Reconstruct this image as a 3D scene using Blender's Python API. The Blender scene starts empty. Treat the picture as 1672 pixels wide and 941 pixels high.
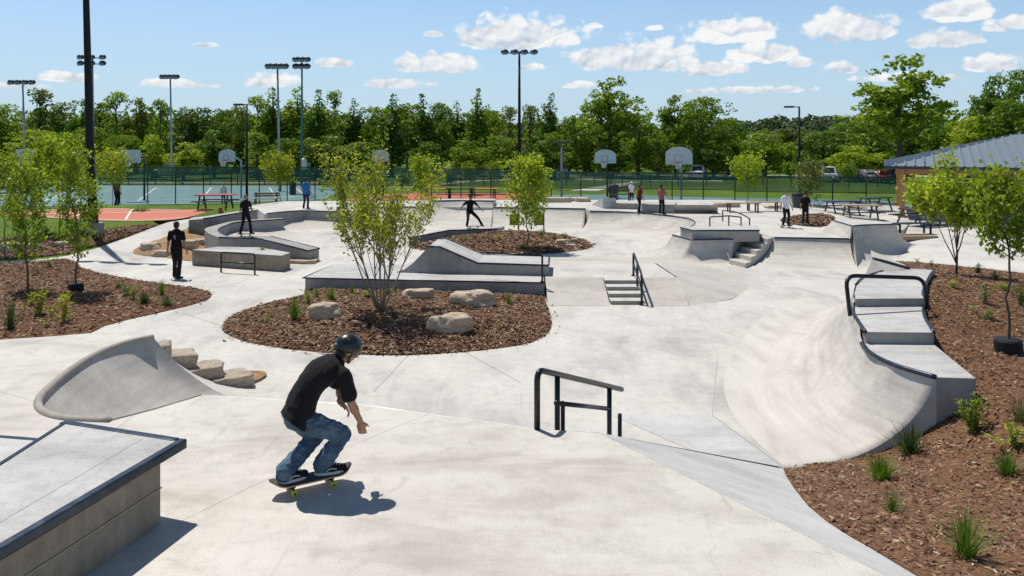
import bpy, bmesh, math, random
import numpy as np
from mathutils import Vector, Matrix, noise
from mathutils.geometry import delaunay_2d_cdt
random.seed(7); rng = np.random.default_rng(7)
S = bpy.context.scene; COL = S.collection
F = 1300.0; HC = 4.4; CX = 836.0; HY = 222.0
R_ = math.radians
def W(px, py, z=0.0):
    d = F*(HC-z)/(py-HY); return Vector(((px-CX)/F*d, d, z))
def D(px, py, d):
    return Vector(((px-CX)/F*d, d, HC-(py-HY)/F*d))
def ss(a, b, x):
    t = min(1, max(0, (x-a)/(b-a))); return t*t*(3-2*t)
def lerp(a, b, t): return a+(b-a)*t
RING = 0.7; DECK = 1.3
def G(x, d):
    fc = -0.1*ss(22, 27, d)
    fl = 0.7*ss(28, 41, d)*(1-ss(43, 52, d)) - 0.2*ss(43, 52, d)
    z = lerp(fc, fl, ss(-12.5, -15, x))
    z = lerp(z, 0.45-0.5*ss(42, 52, d), ss(12.5, 16.5, x)*ss(18, 24, d))
    if d > 42: z = lerp(z, -0.2, ss(42, 52, d))
    return z
def ray(px, py, zf=G, d0=3.0):
    a = (px-CX)/F; b = (py-HY)/F; d = d0; st = 0.25
    while d < 400:
        if HC-b*d <= zf(a*d, d):
            lo, hi = d-st, d
            for _ in range(25):
                m = (lo+hi)/2
                if HC-b*m <= zf(a*m, m): hi = m
                else: lo = m
            return Vector((a*hi, hi, zf(a*hi, hi)))
        d += st
    return Vector((a*400, 400, 0))
# ---------------------------------------------------------------- objects
def tag(o, label=None, cat=None, group=None, kind=None):
    if label: o['label'] = label
    if cat: o['category'] = cat
    if group: o['group'] = group
    if kind: o['kind'] = kind
    return o
def thing(name, label, cat, loc=(0, 0, 0), group=None, rz=0):
    o = bpy.data.objects.new(name, None); COL.objects.link(o)
    o.location = loc; o.rotation_euler = (0, 0, rz); o.empty_display_size = 0.2
    return tag(o, label, cat, group)
def wloc(o):
    v = Vector((0, 0, 0))
    while o is not None:
        v += o.location; o = o.parent
    return v
def copy_tree(o, parent=None):
    c = o.copy(); COL.objects.link(c)
    if parent: c.parent = parent
    for ch in list(o.children): copy_tree(ch, c)
    return c
def link_mesh(name, me, mats, parent=None, smooth=False):
    for m in (mats if isinstance(mats, (list, tuple)) else [mats]): me.materials.append(m)
    if smooth: me.polygons.foreach_set('use_smooth', [True]*len(me.polygons))
    o = bpy.data.objects.new(name, me); COL.objects.link(o)
    if parent: o.parent = parent
    return o
class MB:
    def __init__(s): s.v = []; s.f = []; s.m = []; s.uv = {}
    def add(s, vs, fs, mi=0):
        n = len(s.v); s.v += [tuple(q) for q in vs]
        for q in fs: s.f.append(tuple(i+n for i in q)); s.m.append(mi)
        return s
    def quad(s, *p, mi=0): return s.add(p, [tuple(range(len(p)))], mi)
    def box(s, x0, y0, z0, x1, y1, z1, mi=0):
        v = [(x, y, z) for z in (z0, z1) for y in (y0, y1) for x in (x0, x1)]
        return s.add(v, [(0, 2, 3, 1), (4, 5, 7, 6), (0, 1, 5, 4), (2, 6, 7, 3), (0, 4, 6, 2), (1, 3, 7, 5)], mi)
    def obox(s, c, ax, ay, az, mi=0):   # centre + three half-axes
        c = Vector(c); ax = Vector(ax); ay = Vector(ay); az = Vector(az)
        v = [c+i*ax+j*ay+k*az for k in (-1, 1) for j in (-1, 1) for i in (-1, 1)]
        return s.add(v, [(0, 2, 3, 1), (4, 5, 7, 6), (0, 1, 5, 4), (2, 6, 7, 3), (0, 4, 6, 2), (1, 3, 7, 5)], mi)
    def bar(s, p, q, w, h, mi=0):       # rectangular bar p->q
        p = Vector(p); q = Vector(q); t = (q-p); L = t.length; t.normalize()
        up = Vector((0, 0, 1)) if abs(t.z) < .95 else Vector((1, 0, 0))
        a = t.cross(up).normalized(); b = a.cross(t)
        return s.obox((p+q)/2, t*L/2, a*w/2, b*h/2, mi)
    def prism(s, top, z0, mi=0, mt=None):        # top: 3D points; sides down to z0 (number or list)
        n = len(top); zb = z0 if isinstance(z0, (list, tuple)) else [z0]*n
        v = [tuple(p) for p in top]+[(p[0], p[1], zb[i]) for i, p in enumerate(top)]
        fs = [tuple(range(n)), tuple(range(2*n-1, n-1, -1))]
        fs += [(i, n+i, n+(i+1) % n, (i+1) % n) for i in range(n)]
        s.add(v, fs, mi)
        if mt is not None: s.m[-len(fs)] = mt
        return s
    def loft(s, rows, mi=0, close=False):
        n = len(rows[0])
        if not close and len(rows) > 8:
            acc = 0.0
            for j in range(n):
                if j: acc += (Vector(rows[0][j])-Vector(rows[0][j-1])).length*.5+(Vector(rows[-1][j])-Vector(rows[-1][j-1])).length*.5
                for i in range(len(rows)): s.uv[len(s.v)+i*n+j] = (acc, i/(len(rows)-1))
        v = [q for r in rows for q in r]; fs = []
        for i in range(len(rows)-1):
            for j in range(n if close else n-1):
                k = (j+1) % n; fs.append((i*n+j, i*n+k, (i+1)*n+k, (i+1)*n+j))
        return s.add(v, fs, mi)
    def tube(s, pts, r, n=8, caps=True, mi=0):
        pts = [Vector(p) for p in pts]; rs = r if isinstance(r, (list, tuple)) else [r]*len(pts)
        rows = []; prev = None
        for i, p in enumerate(pts):
            t = (pts[min(i+1, len(pts)-1)]-pts[max(i-1, 0)]).normalized()
            if prev is None:
                u = t.cross(Vector((0, 0, 1)) if abs(t.z) < .9 else Vector((1, 0, 0))).normalized()
            else:
                u = prev-t*prev.dot(t)
                u = u.normalized() if u.length > 1e-6 else t.orthogonal().normalized()
            prev = u; w = t.cross(u)
            rows.append([p+(u*math.cos(2*math.pi*k/n)+w*math.sin(2*math.pi*k/n))*rs[i] for k in range(n)])
        s.loft(rows, mi, True)
        if caps:
            m = len(s.v); s.add(rows[0], [tuple(range(n-1, -1, -1))], mi); s.add(rows[-1], [tuple(range(n))], mi)
        return s
    def cap(s, p, q, r1, r2=None, n=12, mi=0):   # tapered capsule
        r2 = r1 if r2 is None else r2; p = Vector(p); q = Vector(q)
        t = (q-p); L = t.length; t = t.normalized() if L > 1e-6 else Vector((0, 0, 1))
        pts = []; rs = []
        for a in (0.12, .5, .8): pts.append(p-t*r1*math.cos(a*math.pi/2)); rs.append(r1*math.sin(a*math.pi/2))
        for k in (0, .5, 1): pts.append(p.lerp(q, k)); rs.append(lerp(r1, r2, k))
        for a in (.8, .5, 0.12): pts.append(q+t*r2*math.cos(a*math.pi/2)); rs.append(r2*math.sin(a*math.pi/2))
        return s.tube(pts, rs, n, True, mi)
    def ell(s, c, r, rot=None, nu=16, nv=10, mi=0, jit=None):
        c = Vector(c); vs = []; fs = []
        for i in range(nv+1):
            th = math.pi*i/nv
            for j in range(nu):
                ph = 2*math.pi*j/nu
                p = Vector((r[0]*math.sin(th)*math.cos(ph), r[1]*math.sin(th)*math.sin(ph), r[2]*math.cos(th)))
                if rot: p = rot @ p
                vs.append(c+p)
        for i in range(nv):
            for j in range(nu):
                k = (j+1) % nu; fs.append((i*nu+j, (i+1)*nu+j, (i+1)*nu+k, i*nu+k))
        return s.add(vs, fs, mi)
    def mesh(s, name, off=Vector((0, 0, 0)), weld=False):
        me = bpy.data.meshes.new(name)
        me.from_pydata([(a-off.x, b-off.y, c-off.z) for a, b, c in s.v], [], s.f)
        if any(s.m): me.polygons.foreach_set('material_index', s.m)
        if s.uv:
            ul = me.uv_layers.new(name='UVMap')
            for lp_ in me.loops: ul.data[lp_.index].uv = s.uv.get(lp_.vertex_index, (0, 0))
        bm = bmesh.new(); bm.from_mesh(me)
        if weld: bmesh.ops.remove_doubles(bm, verts=bm.verts, dist=1e-4)
        bmesh.ops.recalc_face_normals(bm, faces=bm.faces)
        bm.to_mesh(me); bm.free(); return me
    def build(s, name, mats, parent=None, smooth=False, bevel=0, weld=True, local=False):
        off = Vector((0, 0, 0)) if (parent is None or local) else wloc(parent)
        me = s.mesh(name, off, weld)
        o = link_mesh(name, me, mats, parent, smooth)
        if bevel:
            b = o.modifiers.new('bevel', 'BEVEL'); b.width = bevel; b.segments = 2; b.limit_method = 'ANGLE'; b.angle_limit = R_(35)
        if smooth == 'auto' or (smooth and smooth is not True):
            pass
        return o
def flip_up(me):
    bm = bmesh.new(); bm.from_mesh(me)
    for f in bm.faces:
        if f.normal.z < 0: f.normal_flip()
    bm.to_mesh(me); bm.free()
def cr(pts, n=6, closed=False):      # Catmull-Rom
    pts = [Vector(p) for p in pts]; out = []; m = len(pts)
    rngk = range(m if closed else m-1)
    for i in rngk:
        p1 = pts[i]; p2 = pts[(i+1) % m]
        p0 = pts[(i-1) % m] if (closed or i > 0) else p1*2-p2
        p3 = pts[(i+2) % m] if (closed or i < m-2) else p2*2-p1
        for k in range(n):
            t = k/n
            out.append(0.5*((2*p1)+(p2-p0)*t+(2*p0-5*p1+4*p2-p3)*t*t+(3*p1-p0-3*p2+p3)*t**3))
    if not closed: out.append(pts[-1])
    return out
def resample(pts, n):
    pts = [Vector(p) for p in pts]; L = [0]
    for a, b in zip(pts, pts[1:]): L.append(L[-1]+(b-a).length)
    out = []; j = 0
    for i in range(n):
        s = L[-1]*i/(n-1)
        while j < len(L)-2 and L[j+1] < s: j += 1
        t = (s-L[j])/max(1e-9, L[j+1]-L[j]); out.append(pts[j].lerp(pts[j+1], t))
    return out
def in_poly(poly, x, y):
    c = False; n = len(poly); j = n-1
    for i in range(n):
        xi, yi = poly[i][0], poly[i][1]; xj, yj = poly[j][0], poly[j][1]
        if (yi > y) != (yj > y) and x < (xj-xi)*(y-yi)/(yj-yi)+xi: c = not c
        j = i
    return c
def poly_arr(poly):
    a = np.array([(p[0], p[1]) for p in poly]); return a, np.roll(a, -1, axis=0)
def edge_dist(ab, x, y):
    a, b = ab; d = b-a; q = np.array((x, y))-a
    t = np.clip((q*d).sum(1)/np.maximum(1e-9, (d*d).sum(1)), 0, 1)
    return float(np.sqrt(((q-d*t[:, None])**2).sum(1).min()))
def drape(name, poly, zf, step, mats, parent=None, skirt=0, smooth=True):
    pts = [(p[0], p[1]) for p in poly]; n = len(pts)
    xs = [p[0] for p in pts]; ys = [p[1] for p in pts]; ab = poly_arr(pts)
    vs = [Vector(p) for p in pts]
    x = min(xs)
    while x < max(xs):
        y = min(ys)
        while y < max(ys):
            if in_poly(pts, x, y) and edge_dist(ab, x, y) > step*.4:
                vs.append(Vector((x+random.uniform(-.1, .1)*step, y+random.uniform(-.1, .1)*step)))
            y += step
        x += step
    r = delaunay_2d_cdt(vs, [], [list(range(n))], 1, 1e-5)
    me = bpy.data.meshes.new(name)
    V = [(v.x, v.y, zf(v.x, v.y)) for v in r[0]]; Fc = [tuple(f) for f in r[2]]
    me.from_pydata(V, [], Fc); flip_up(me)
    if skirt:
        bm = bmesh.new(); bm.from_mesh(me)
        e = [q for q in bm.edges if q.is_boundary]
        g = bmesh.ops.extrude_edge_only(bm, edges=e)['geom']
        for q in g:
            if isinstance(q, bmesh.types.BMVert): q.co.z -= skirt
        bm.to_mesh(me); bm.free(); smooth = False
    return link_mesh(name, me, mats, parent, smooth)
def qprofile(lip, foot, n=12, a0=20):
    a0 = R_(a0); rows = []
    for k in range(n+1):
        a = lerp(a0, math.pi/2, k/n)
        u = (math.cos(a0)-math.cos(a))/math.cos(a0); w = (1-math.sin(a))/(1-math.sin(a0))
        rows.append([Vector((lerp(l.x, f.x, u), lerp(l.y, f.y, u), lerp(f.z, l.z, w))) for l, f in zip(lip, foot)])
    return rows
# ---------------------------------------------------------------- materials
class NT:
    def __init__(s, tree): s.t = tree; s.n = tree.nodes; s.l = tree.links
    def new(s, typ, **kw):
        o = s.n.new(typ)
        for k, v in kw.items():
            if k.startswith('i_'):
                key = k[2:]; key = int(key) if key.isdigit() else key.replace('_', ' ')
                if hasattr(v, 'is_output') or isinstance(v, bpy.types.NodeSocket): s.l.new(v, o.inputs[key])
                else: o.inputs[key].default_value = v
            else: setattr(o, k, v)
        return o
    def math(s, op, a, b=None, c=None, clamp=False):
        o = s.n.new('ShaderNodeMath'); o.operation = op; o.use_clamp = clamp
        for i, q in enumerate((a, b, c)):
            if q is None: continue
            if isinstance(q, bpy.types.NodeSocket): s.l.new(q, o.inputs[i])
            else: o.inputs[i].default_value = q
        return o.outputs[0]
    def noise(s, vec, scale, detail=4, rough=.55, dist=0):
        o = s.new('ShaderNodeTexNoise'); o.inputs['Scale'].default_value = scale
        o.inputs['Detail'].default_value = detail; o.inputs['Roughness'].default_value = rough
        o.inputs['Distortion'].default_value = dist
        if vec is not None: s.l.new(vec, o.inputs['Vector'])
        return o.outputs['Fac']
    def ramp(s, fac, stops):
        o = s.new('ShaderNodeValToRGB'); s.l.new(fac, o.inputs[0]); e = o.color_ramp.elements
        while len(e) < len(stops): e.new(.5)
        for q, (p, c) in zip(e, stops):
            q.position = p; q.color = tuple(c)+(1,) if len(c) == 3 else c
        return o.outputs[0]
    def mix(s, fac, a, b, mode='MIX'):
        o = s.new('ShaderNodeMix'); o.data_type = 'RGBA'; o.blend_type = mode
        for k, q in ((0, fac), (6, a), (7, b)):
            if isinstance(q, bpy.types.NodeSocket): s.l.new(q, o.inputs[k])
            elif k == 0: o.inputs[0].default_value = q
            else: o.inputs[k].default_value = tuple(q)+(1,)
        return o.outputs[2]
    def vscale(s, vec, sc, rot=None):
        o = s.new('ShaderNodeMapping'); s.l.new(vec, o.inputs[0]); o.inputs['Scale'].default_value = sc
        if rot: o.inputs['Rotation'].default_value = rot
        return o.outputs[0]
def newmat(name):
    m = bpy.data.materials.new(name); m.use_nodes = True; nt = NT(m.node_tree)
    b = m.node_tree.nodes['Principled BSDF']; return m, nt, b
def bump(nt, b, h, strength=.3, dist=.01):
    o = nt.new('ShaderNodeBump'); o.inputs['Strength'].default_value = strength; o.inputs['Distance'].default_value = dist
    nt.l.new(h, o.inputs['Height']); nt.l.new(o.outputs[0], b.inputs['Normal'])
def plain(name, col, rough=.5, metal=0, var=.15, scale=8, bmp=0):
    m, nt, b = newmat(name); p = nt.new('ShaderNodeTexCoord').outputs['Object']
    n = nt.noise(p, scale, 4)
    nt.l.new(nt.mix(n, [c*(1-var) for c in col], [min(1, c*(1+var)) for c in col]), b.inputs['Base Color'])
    b.inputs['Roughness'].default_value = rough; b.inputs['Metallic'].default_value = metal
    if bmp: bump(nt, b, nt.noise(p, scale*6, 3), bmp, .01)
    return m
def concrete(name, lo, hi, stain=.25, streak=(1, 1, 1), rot=0, form=False, grit=.25, rough=.75, uv=False):
    m, nt, b = newmat(name); p = nt.new('ShaderNodeNewGeometry').outputs['Position']
    big = nt.noise(p, .45, 5, .6); st = nt.noise(nt.vscale(p, streak, (0, 0, rot)), 1.1, 6, .62, .6)
    fine = nt.noise(p, 60, 3, .7); md = nt.noise(p, 5, 5, .65)
    f = nt.math('ADD', nt.math('MULTIPLY', big, .45), nt.math('MULTIPLY', st, .55))
    c = nt.ramp(f, [(.36, lo), (.5, [(a+2*q)/3 for a, q in zip(lo, hi)]), (.64, hi)])
    c = nt.mix(nt.math('MULTIPLY', nt.ramp(md, [(.46, (0, 0, 0)), (.7, (1, 1, 1))]), stain), c, [q*.72 for q in lo])
    c = nt.mix(.22, c, nt.ramp(fine, [(.3, (.25, .25, .25)), (.7, (.85, .85, .85))]), 'OVERLAY')
    # fine grime spots and hairline cracks
    sp = nt.noise(p, 2.3, 8, .7, 1.5)
    c = nt.mix(nt.math('MULTIPLY', nt.ramp(sp, [(.60, (0, 0, 0)), (.72, (1, 1, 1))]), stain*1.1), c, [q*.6*w for q, w in zip(lo, (1, .97, .92))])
    scf = nt.noise(nt.vscale(p, (5.5, .32, 1), (0, 0, .8+rot)), 1.3, 4, .6, .4)
    c = nt.mix(nt.math('MULTIPLY', nt.ramp(scf, [(.62, (0, 0, 0)), (.74, (1, 1, 1))]), stain*.9), c, [q*.55 for q in lo])
    if uv:
        uvv = nt.new('ShaderNodeUVMap'); arcs = nt.noise(nt.vscale(uvv.outputs[0], (.16, 7, 1)), 1.6, 6, .62, .25); arcs2 = nt.noise(nt.vscale(uvv.outputs[0], (.4, 1.6, 1)), 1.3, 4, .6)
        c = nt.mix(nt.math('MULTIPLY', nt.ramp(arcs, [(.44, (0, 0, 0)), (.66, (1, 1, 1))]), .55), c, [q*.82 for q in lo]); c = nt.mix(nt.math('MULTIPLY', nt.ramp(arcs2, [(.5, (0, 0, 0)), (.72, (1, 1, 1))]), .3), c, [q*.86 for q in lo])
    if uv:
        su = nt.new('ShaderNodeSeparateXYZ'); nt.l.new(uvv.outputs[0], su.inputs[0])
        lip_stain_shade = nt.math('MULTIPLY', nt.ramp(su.outputs[1], [(.0, (1, 1, 1)), (.55, (0, 0, 0))]), nt.ramp(nt.noise(nt.vscale(uvv.outputs[0], (.7, 1.8, 1)), 1.4, 6, .68, .6), [(.42, (0, 0, 0)), (.66, (1, 1, 1))]))
        c = nt.mix(nt.math('MULTIPLY', lip_stain_shade, .6), c, [q*.66 for q in lo])  # blotchy stains towards the lip that also paint in the lip's shading
        c = nt.mix(nt.ramp(su.outputs[1], [(.45, (0, 0, 0)), (.98, (1, 1, 1))]), c, nt.ramp(f, [(.36, (.43, .402, .36)), (.5, (.543, .515, .47)), (.64, (.60, .572, .525))]))
    vc = nt.new('ShaderNodeTexVoronoi', feature='DISTANCE_TO_EDGE'); vc.inputs['Scale'].default_value = .33
    dv = nt.new('ShaderNodeVectorMath', operation='MULTIPLY_ADD'); nz = nt.new('ShaderNodeTexNoise'); nz.inputs['Scale'].default_value = 1.6; nz.inputs['Detail'].default_value = 5; nt.l.new(p, nz.inputs[0]); nt.l.new(nz.outputs['Color'], dv.inputs[0]); dv.inputs[1].default_value = (.8, .8, .8); nt.l.new(p, dv.inputs[2]); nt.l.new(dv.outputs[0], vc.inputs[0])
    ck = nt.math('MULTIPLY', nt.ramp(vc.outputs[0], [(.0012, (1, 1, 1)), (.004, (0, 0, 0))]), nt.ramp(nt.noise(p, .22, 2), [(.52, (0, 0, 0)), (.6, (1, 1, 1))]))
    c = nt.mix(nt.math('MULTIPLY', ck, .18), c, (.2, .185, .165))
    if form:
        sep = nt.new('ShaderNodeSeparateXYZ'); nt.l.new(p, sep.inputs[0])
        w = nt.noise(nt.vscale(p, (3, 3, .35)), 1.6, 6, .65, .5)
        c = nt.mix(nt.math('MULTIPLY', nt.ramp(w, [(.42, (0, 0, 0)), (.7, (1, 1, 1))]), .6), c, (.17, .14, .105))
    nt.l.new(c, b.inputs['Base Color']); b.inputs['Roughness'].default_value = rough
    b.inputs['Specular IOR Level'].default_value = .3
    bump(nt, b, nt.math('ADD', nt.math('MULTIPLY', fine, .4), nt.math('MULTIPLY', md, .6)), grit, .012)
    return m
def leafmat(name, dark, mid, light, trans=.35):
    m, nt, b = newmat(name); g = nt.new('ShaderNodeNewGeometry'); oi = nt.new('ShaderNodeObjectInfo')
    p = nt.new('ShaderNodeTexCoord').outputs['Object']
    f = nt.math('ADD', nt.math('MULTIPLY', g.outputs['Random Per Island'], .55), nt.math('MULTIPLY', nt.noise(p, .9, 2), .45))
    f = nt.math('ADD', f, nt.math('MULTIPLY', nt.math('SUBTRACT', oi.outputs['Random'], .5), .3))
    c = nt.ramp(f, [(.15, dark), (.5, mid), (.9, light)])
    nt.l.new(c, b.inputs['Base Color']); b.inputs['Roughness'].default_value = .5
    b.inputs['Specular IOR Level'].default_value = .35
    tr = nt.new('ShaderNodeBsdfTranslucent'); nt.l.new(nt.mix(1.0, c, (1.0, 1.05, .45), 'MULTIPLY'), tr.inputs[0])
    mx = nt.new('ShaderNodeMixShader'); mx.inputs[0].default_value = trans
    nt.l.new(b.outputs[0], mx.inputs[1]); nt.l.new(tr.outputs[0], mx.inputs[2])
    nt.l.new(mx.outputs[0], m.node_tree.nodes['Material Output'].inputs[0]); return m
M = {}
M['floor'] = concrete('plaza_concrete', (.385, .368, .342), (.60, .572, .525), .28, (1, .45, 1), .35)
M['deck'] = concrete('deck_concrete', (.41, .38, .335), (.615, .58, .525), .36, (.55, 1.6, 1), .2)
M['bank'] = concrete('bank_concrete', (.34, .34, .345), (.55, .54, .52), .22, (.5, 2.6, 1), .9)
M['trans'] = concrete('transition_concrete', (.39, .357, .315), (.59, .552, .50), .28, (2.2, .28, 2.2), .12, uv=True)
M['trans2'] = concrete('bowl_concrete', (.41, .38, .338), (.60, .565, .512), .25, (.5, 1.2, 1.6), uv=True)
M['wall'] = concrete('shaded_ledge_concrete', (.22, .21, .195), (.37, .355, .33), .35, (1, 1, .6))  # darkened to put shade into the colour of upright faces
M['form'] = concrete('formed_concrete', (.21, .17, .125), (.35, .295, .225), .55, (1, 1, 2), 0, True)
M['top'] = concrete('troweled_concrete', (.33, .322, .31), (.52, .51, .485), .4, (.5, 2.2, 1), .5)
M['steel'] = plain('dark_steel', (.045, .055, .075), .36, .75, .3, 14)
def wornsteel():
    m, nt, b = newmat('dark_steel'); p = nt.new('ShaderNodeNewGeometry').outputs['Position']
    n = nt.noise(p, 7, 6, .7); f = nt.ramp(n, [(.50, (0, 0, 0)), (.75, (1, 1, 1))])
    nt.l.new(nt.mix(f, (.040, .050, .068), (.085, .095, .115)), b.inputs['Base Color']); b.inputs['Metallic'].default_value = .75; nt.l.new(nt.math('MULTIPLY_ADD', n, .35, .2), b.inputs['Roughness']); return m
M['steel'] = wornsteel()
M['coping'] = concrete('coping_concrete', (.25, .22, .19), (.40, .36, .315), .3)
M['black'] = plain('black_paint', (.005, .0052, .006), .75, 0, .3, 10)
M['darkgrey'] = plain('dark_grey_metal', (.06, .065, .07), .45, .5)
M['railblack'] = plain('worn_rail_steel', (.022, .025, .03), .32, .5, .5, 25)
M['galv'] = plain('galvanised_steel', (.34, .38, .42), .42, .6, .15, 6)
M['white'] = plain('white_paint', (.72, .72, .72), .45, 0, .06, 4)
M['joint'] = plain('joint_line', (.40, .375, .34), .9, 0, .2, 3)
def mulchmat():
    m, nt, b = newmat('bark_mulch'); p = nt.new('ShaderNodeNewGeometry').outputs['Position']
    v = nt.new('ShaderNodeTexVoronoi'); v.inputs['Scale'].default_value = 32; nt.l.new(nt.vscale(p, (1, 2.4, 1), (0, 0, .6)), v.inputs[0])
    v2 = nt.new('ShaderNodeTexVoronoi'); v2.inputs['Scale'].default_value = 27; nt.l.new(nt.vscale(p, (2.6, 1, 1), (0, 0, .2)), v2.inputs[0])
    n = nt.noise(p, .9, 5); nf = nt.noise(p, 9, 5, .7)
    s = nt.new('ShaderNodeSeparateColor'); nt.l.new(v.outputs['Color'], s.inputs[0])
    s2 = nt.new('ShaderNodeSeparateColor'); nt.l.new(v2.outputs['Color'], s2.inputs[0])
    f = nt.math('ADD', nt.math('MULTIPLY', s.outputs[0], .4), nt.math('MULTIPLY', s2.outputs[1], .3)); f = nt.math('ADD', f, nt.math('MULTIPLY', nf, .35))
    c = nt.ramp(f, [(.2, (.055, .030, .018)), (.5, (.18, .095, .055)), (.72, (.27, .152, .088)), (.95, (.43, .30, .195))])
    c = nt.mix(nt.ramp(n, [(.35, (0, 0, 0)), (.65, (.55, .55, .55))]), c, (.21, .10, .048))
    nt.l.new(c, b.inputs['Base Color']); b.inputs['Roughness'].default_value = .95; b.inputs['Specular IOR Level'].default_value = .15
    bump(nt, b, nt.math('ADD', nt.math('ADD', s.outputs[0], s2.outputs[0]), nf), .9, .05); return m
M['mulch'] = mulchmat()
def chipmat():
    m, nt, b = newmat('wood_chip'); g = nt.new('ShaderNodeNewGeometry')
    c = nt.ramp(g.outputs['Random Per Island'], [(0, (.065, .032, .018)), (.45, (.195, .103, .058)), (.75, (.30, .175, .10)), (.93, (.36, .26, .17)), (1, (.50, .40, .29))])
    nt.l.new(c, b.inputs['Base Color']); b.inputs['Roughness'].default_value = .9; return m
M['chip'] = chipmat()
def dirtmat():
    m, nt, b = newmat('tan_soil'); p = nt.new('ShaderNodeNewGeometry').outputs['Position']
    c = nt.ramp(nt.noise(p, 6, 6, .7), [(.3, (.20, .11, .05)), (.55, (.36, .22, .11)), (.75, (.5, .35, .2))])
    nt.l.new(c, b.inputs['Base Color']); b.inputs['Roughness'].default_value = .95; bump(nt, b, nt.noise(p, 12, 5, .7), .8, .06); return m
M['dirt'] = dirtmat()
def rockmat(name, a, b_, c_):
    m, nt, b = newmat(name); p = nt.new('ShaderNodeTexCoord').outputs['Object']
    w = nt.noise(nt.vscale(p, (1, 1, 3)), 3.5, 7, .65, .8); c = nt.ramp(w, [(.3, a), (.5, b_), (.7, c_)])
    c = nt.mix(nt.ramp(nt.noise(p, 9, 5, .7), [(.55, (0, 0, 0)), (.7, (.6, .6, .6))]), c, [q*.5 for q in a])
    nt.l.new(c, b.inputs['Base Color']); b.inputs['Roughness'].default_value = .85; bump(nt, b, nt.math('ADD', w, nt.noise(p, 25, 5, .7)), .7, .05); return m
M['rock'] = rockmat('sandstone', (.33, .24, .16), (.53, .42, .30), (.66, .56, .43))
M['greyrock'] = rockmat('weathered_stone', (.25, .20, .145), (.44, .365, .28), (.58, .50, .40))
def grassmat():
    m, nt, b = newmat('lawn'); p = nt.new('ShaderNodeNewGeometry').outputs['Position']
    f = nt.math('ADD', nt.math('MULTIPLY', nt.noise(p, .25, 5), .5), nt.math('MULTIPLY', nt.noise(p, 7, 6, .75), .5))
    c = nt.ramp(f, [(.3, (.065, .115, .015)), (.52, (.115, .185, .026)), (.75, (.19, .25, .05))])
    nt.l.new(c, b.inputs['Base Color']); b.inputs['Roughness'].default_value = .95; b.inputs['Specular IOR Level'].default_value = .1
    bump(nt, b, nt.noise(p, 40, 4, .7), .8, .05); return m
M['grass'] = grassmat()
M['teal'] = plain('teal_court_paint', (.10, .215, .215), .7, 0, .25, .3)
M['tealdark'] = plain('green_court_paint', (.10, .24, .20), .7, 0, .15, .5)
M['orange'] = plain('orange_court_paint', (.50, .14, .07), .8, 0, .28, .35)
M['bark'] = plain('bark', (.11, .085, .065), .9, 0, .4, 20, .4)
M['barkpale'] = plain('pale_bark', (.20, .175, .125), .85, 0, .35, 25, .3)
M['leaf_bg'] = leafmat('leaf_dark', (.045, .098, .010), (.120, .215, .021), (.26, .37, .042), .47)
M['leaf_bg2'] = leafmat('leaf_mid', (.080, .148, .011), (.195, .295, .022), (.36, .45, .046), .5)
M['leaf_olive'] = leafmat('leaf_olive', (.070, .100, .016), (.155, .195, .034), (.27, .31, .07), .45)
M['leaf_lime'] = leafmat('leaf_lime', (.17, .24, .012), (.36, .45, .028), (.54, .60, .07), .5)
M['leaf_young'] = leafmat('leaf_young', (.14, .21, .014), (.31, .41, .030), (.50, .56, .08), .5)
M['leaf_gold'] = leafmat('leaf_gold', (.20, .23, .015), (.40, .425, .032), (.58, .58, .08), .5)
M['leaf_far_haze'] = leafmat('leaf_far_haze', (.06, .10, .045), (.105, .155, .065), (.17, .21, .08), .3)  # distance haze painted into the leaf colour
M['blade'] = leafmat('grass_blade', (.05, .10, .012), (.12, .22, .022), (.26, .36, .06), .3)
M['blade_dk'] = leafmat('grass_blade_dark', (.035, .065, .018), (.075, .13, .035), (.15, .20, .06), .3)
# ================================================================ PEOPLE
def fabric(name, col, var=.25, rough=.9, seam=0):
    m, nt, b = newmat(name); p = nt.new('ShaderNodeTexCoord').outputs['Object']; n = nt.noise(p, 7, 5, .6)
    nt.l.new(nt.mix(n, [c*(1-var) for c in col], [c*(1+var) for c in col]), b.inputs['Base Color']); b.inputs['Roughness'].default_value = rough; b.inputs['Specular IOR Level'].default_value = .2
    b.inputs['Sheen Weight'].default_value = .02
    bump(nt, b, nt.noise(p, 220, 2, .6), .25, .002); return m
M['tee'] = fabric('black_cotton', (.013, .012, .0135)); M['denim'] = None
def denimmat():
    m, nt, b = newmat('faded_denim'); p = nt.new('ShaderNodeTexCoord').outputs['Object']
    f = nt.math('ADD', nt.math('MULTIPLY', nt.noise(p, 4.5, 4, .6), .7), nt.math('MULTIPLY', nt.noise(p, 60, 3, .7), .3))
    nt.l.new(nt.ramp(f, [(.3, (.030, .055, .090)), (.5, (.080, .128, .185)), (.72, (.21, .27, .33))]), b.inputs['Base Color']); b.inputs['Roughness'].default_value = .9; b.inputs['Specular IOR Level'].default_value = .15
    bump(nt, b, nt.noise(p, 260, 2, .6), .35, .002); return m
M['denim'] = denimmat()
M['darkpants'] = fabric('dark_trousers', (.013, .014, .017)); M['whitetee'] = fabric('white_cotton', (.72, .72, .74), .05); M['bluetee'] = fabric('blue_cotton', (.03, .15, .42)); M['mauve'] = fabric('mauve_cotton', (.30, .10, .11)); M['darkred'] = fabric('dark_red_cotton', (.12, .025, .03)); M['navy'] = fabric('navy_denim', (.022, .032, .055))
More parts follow.
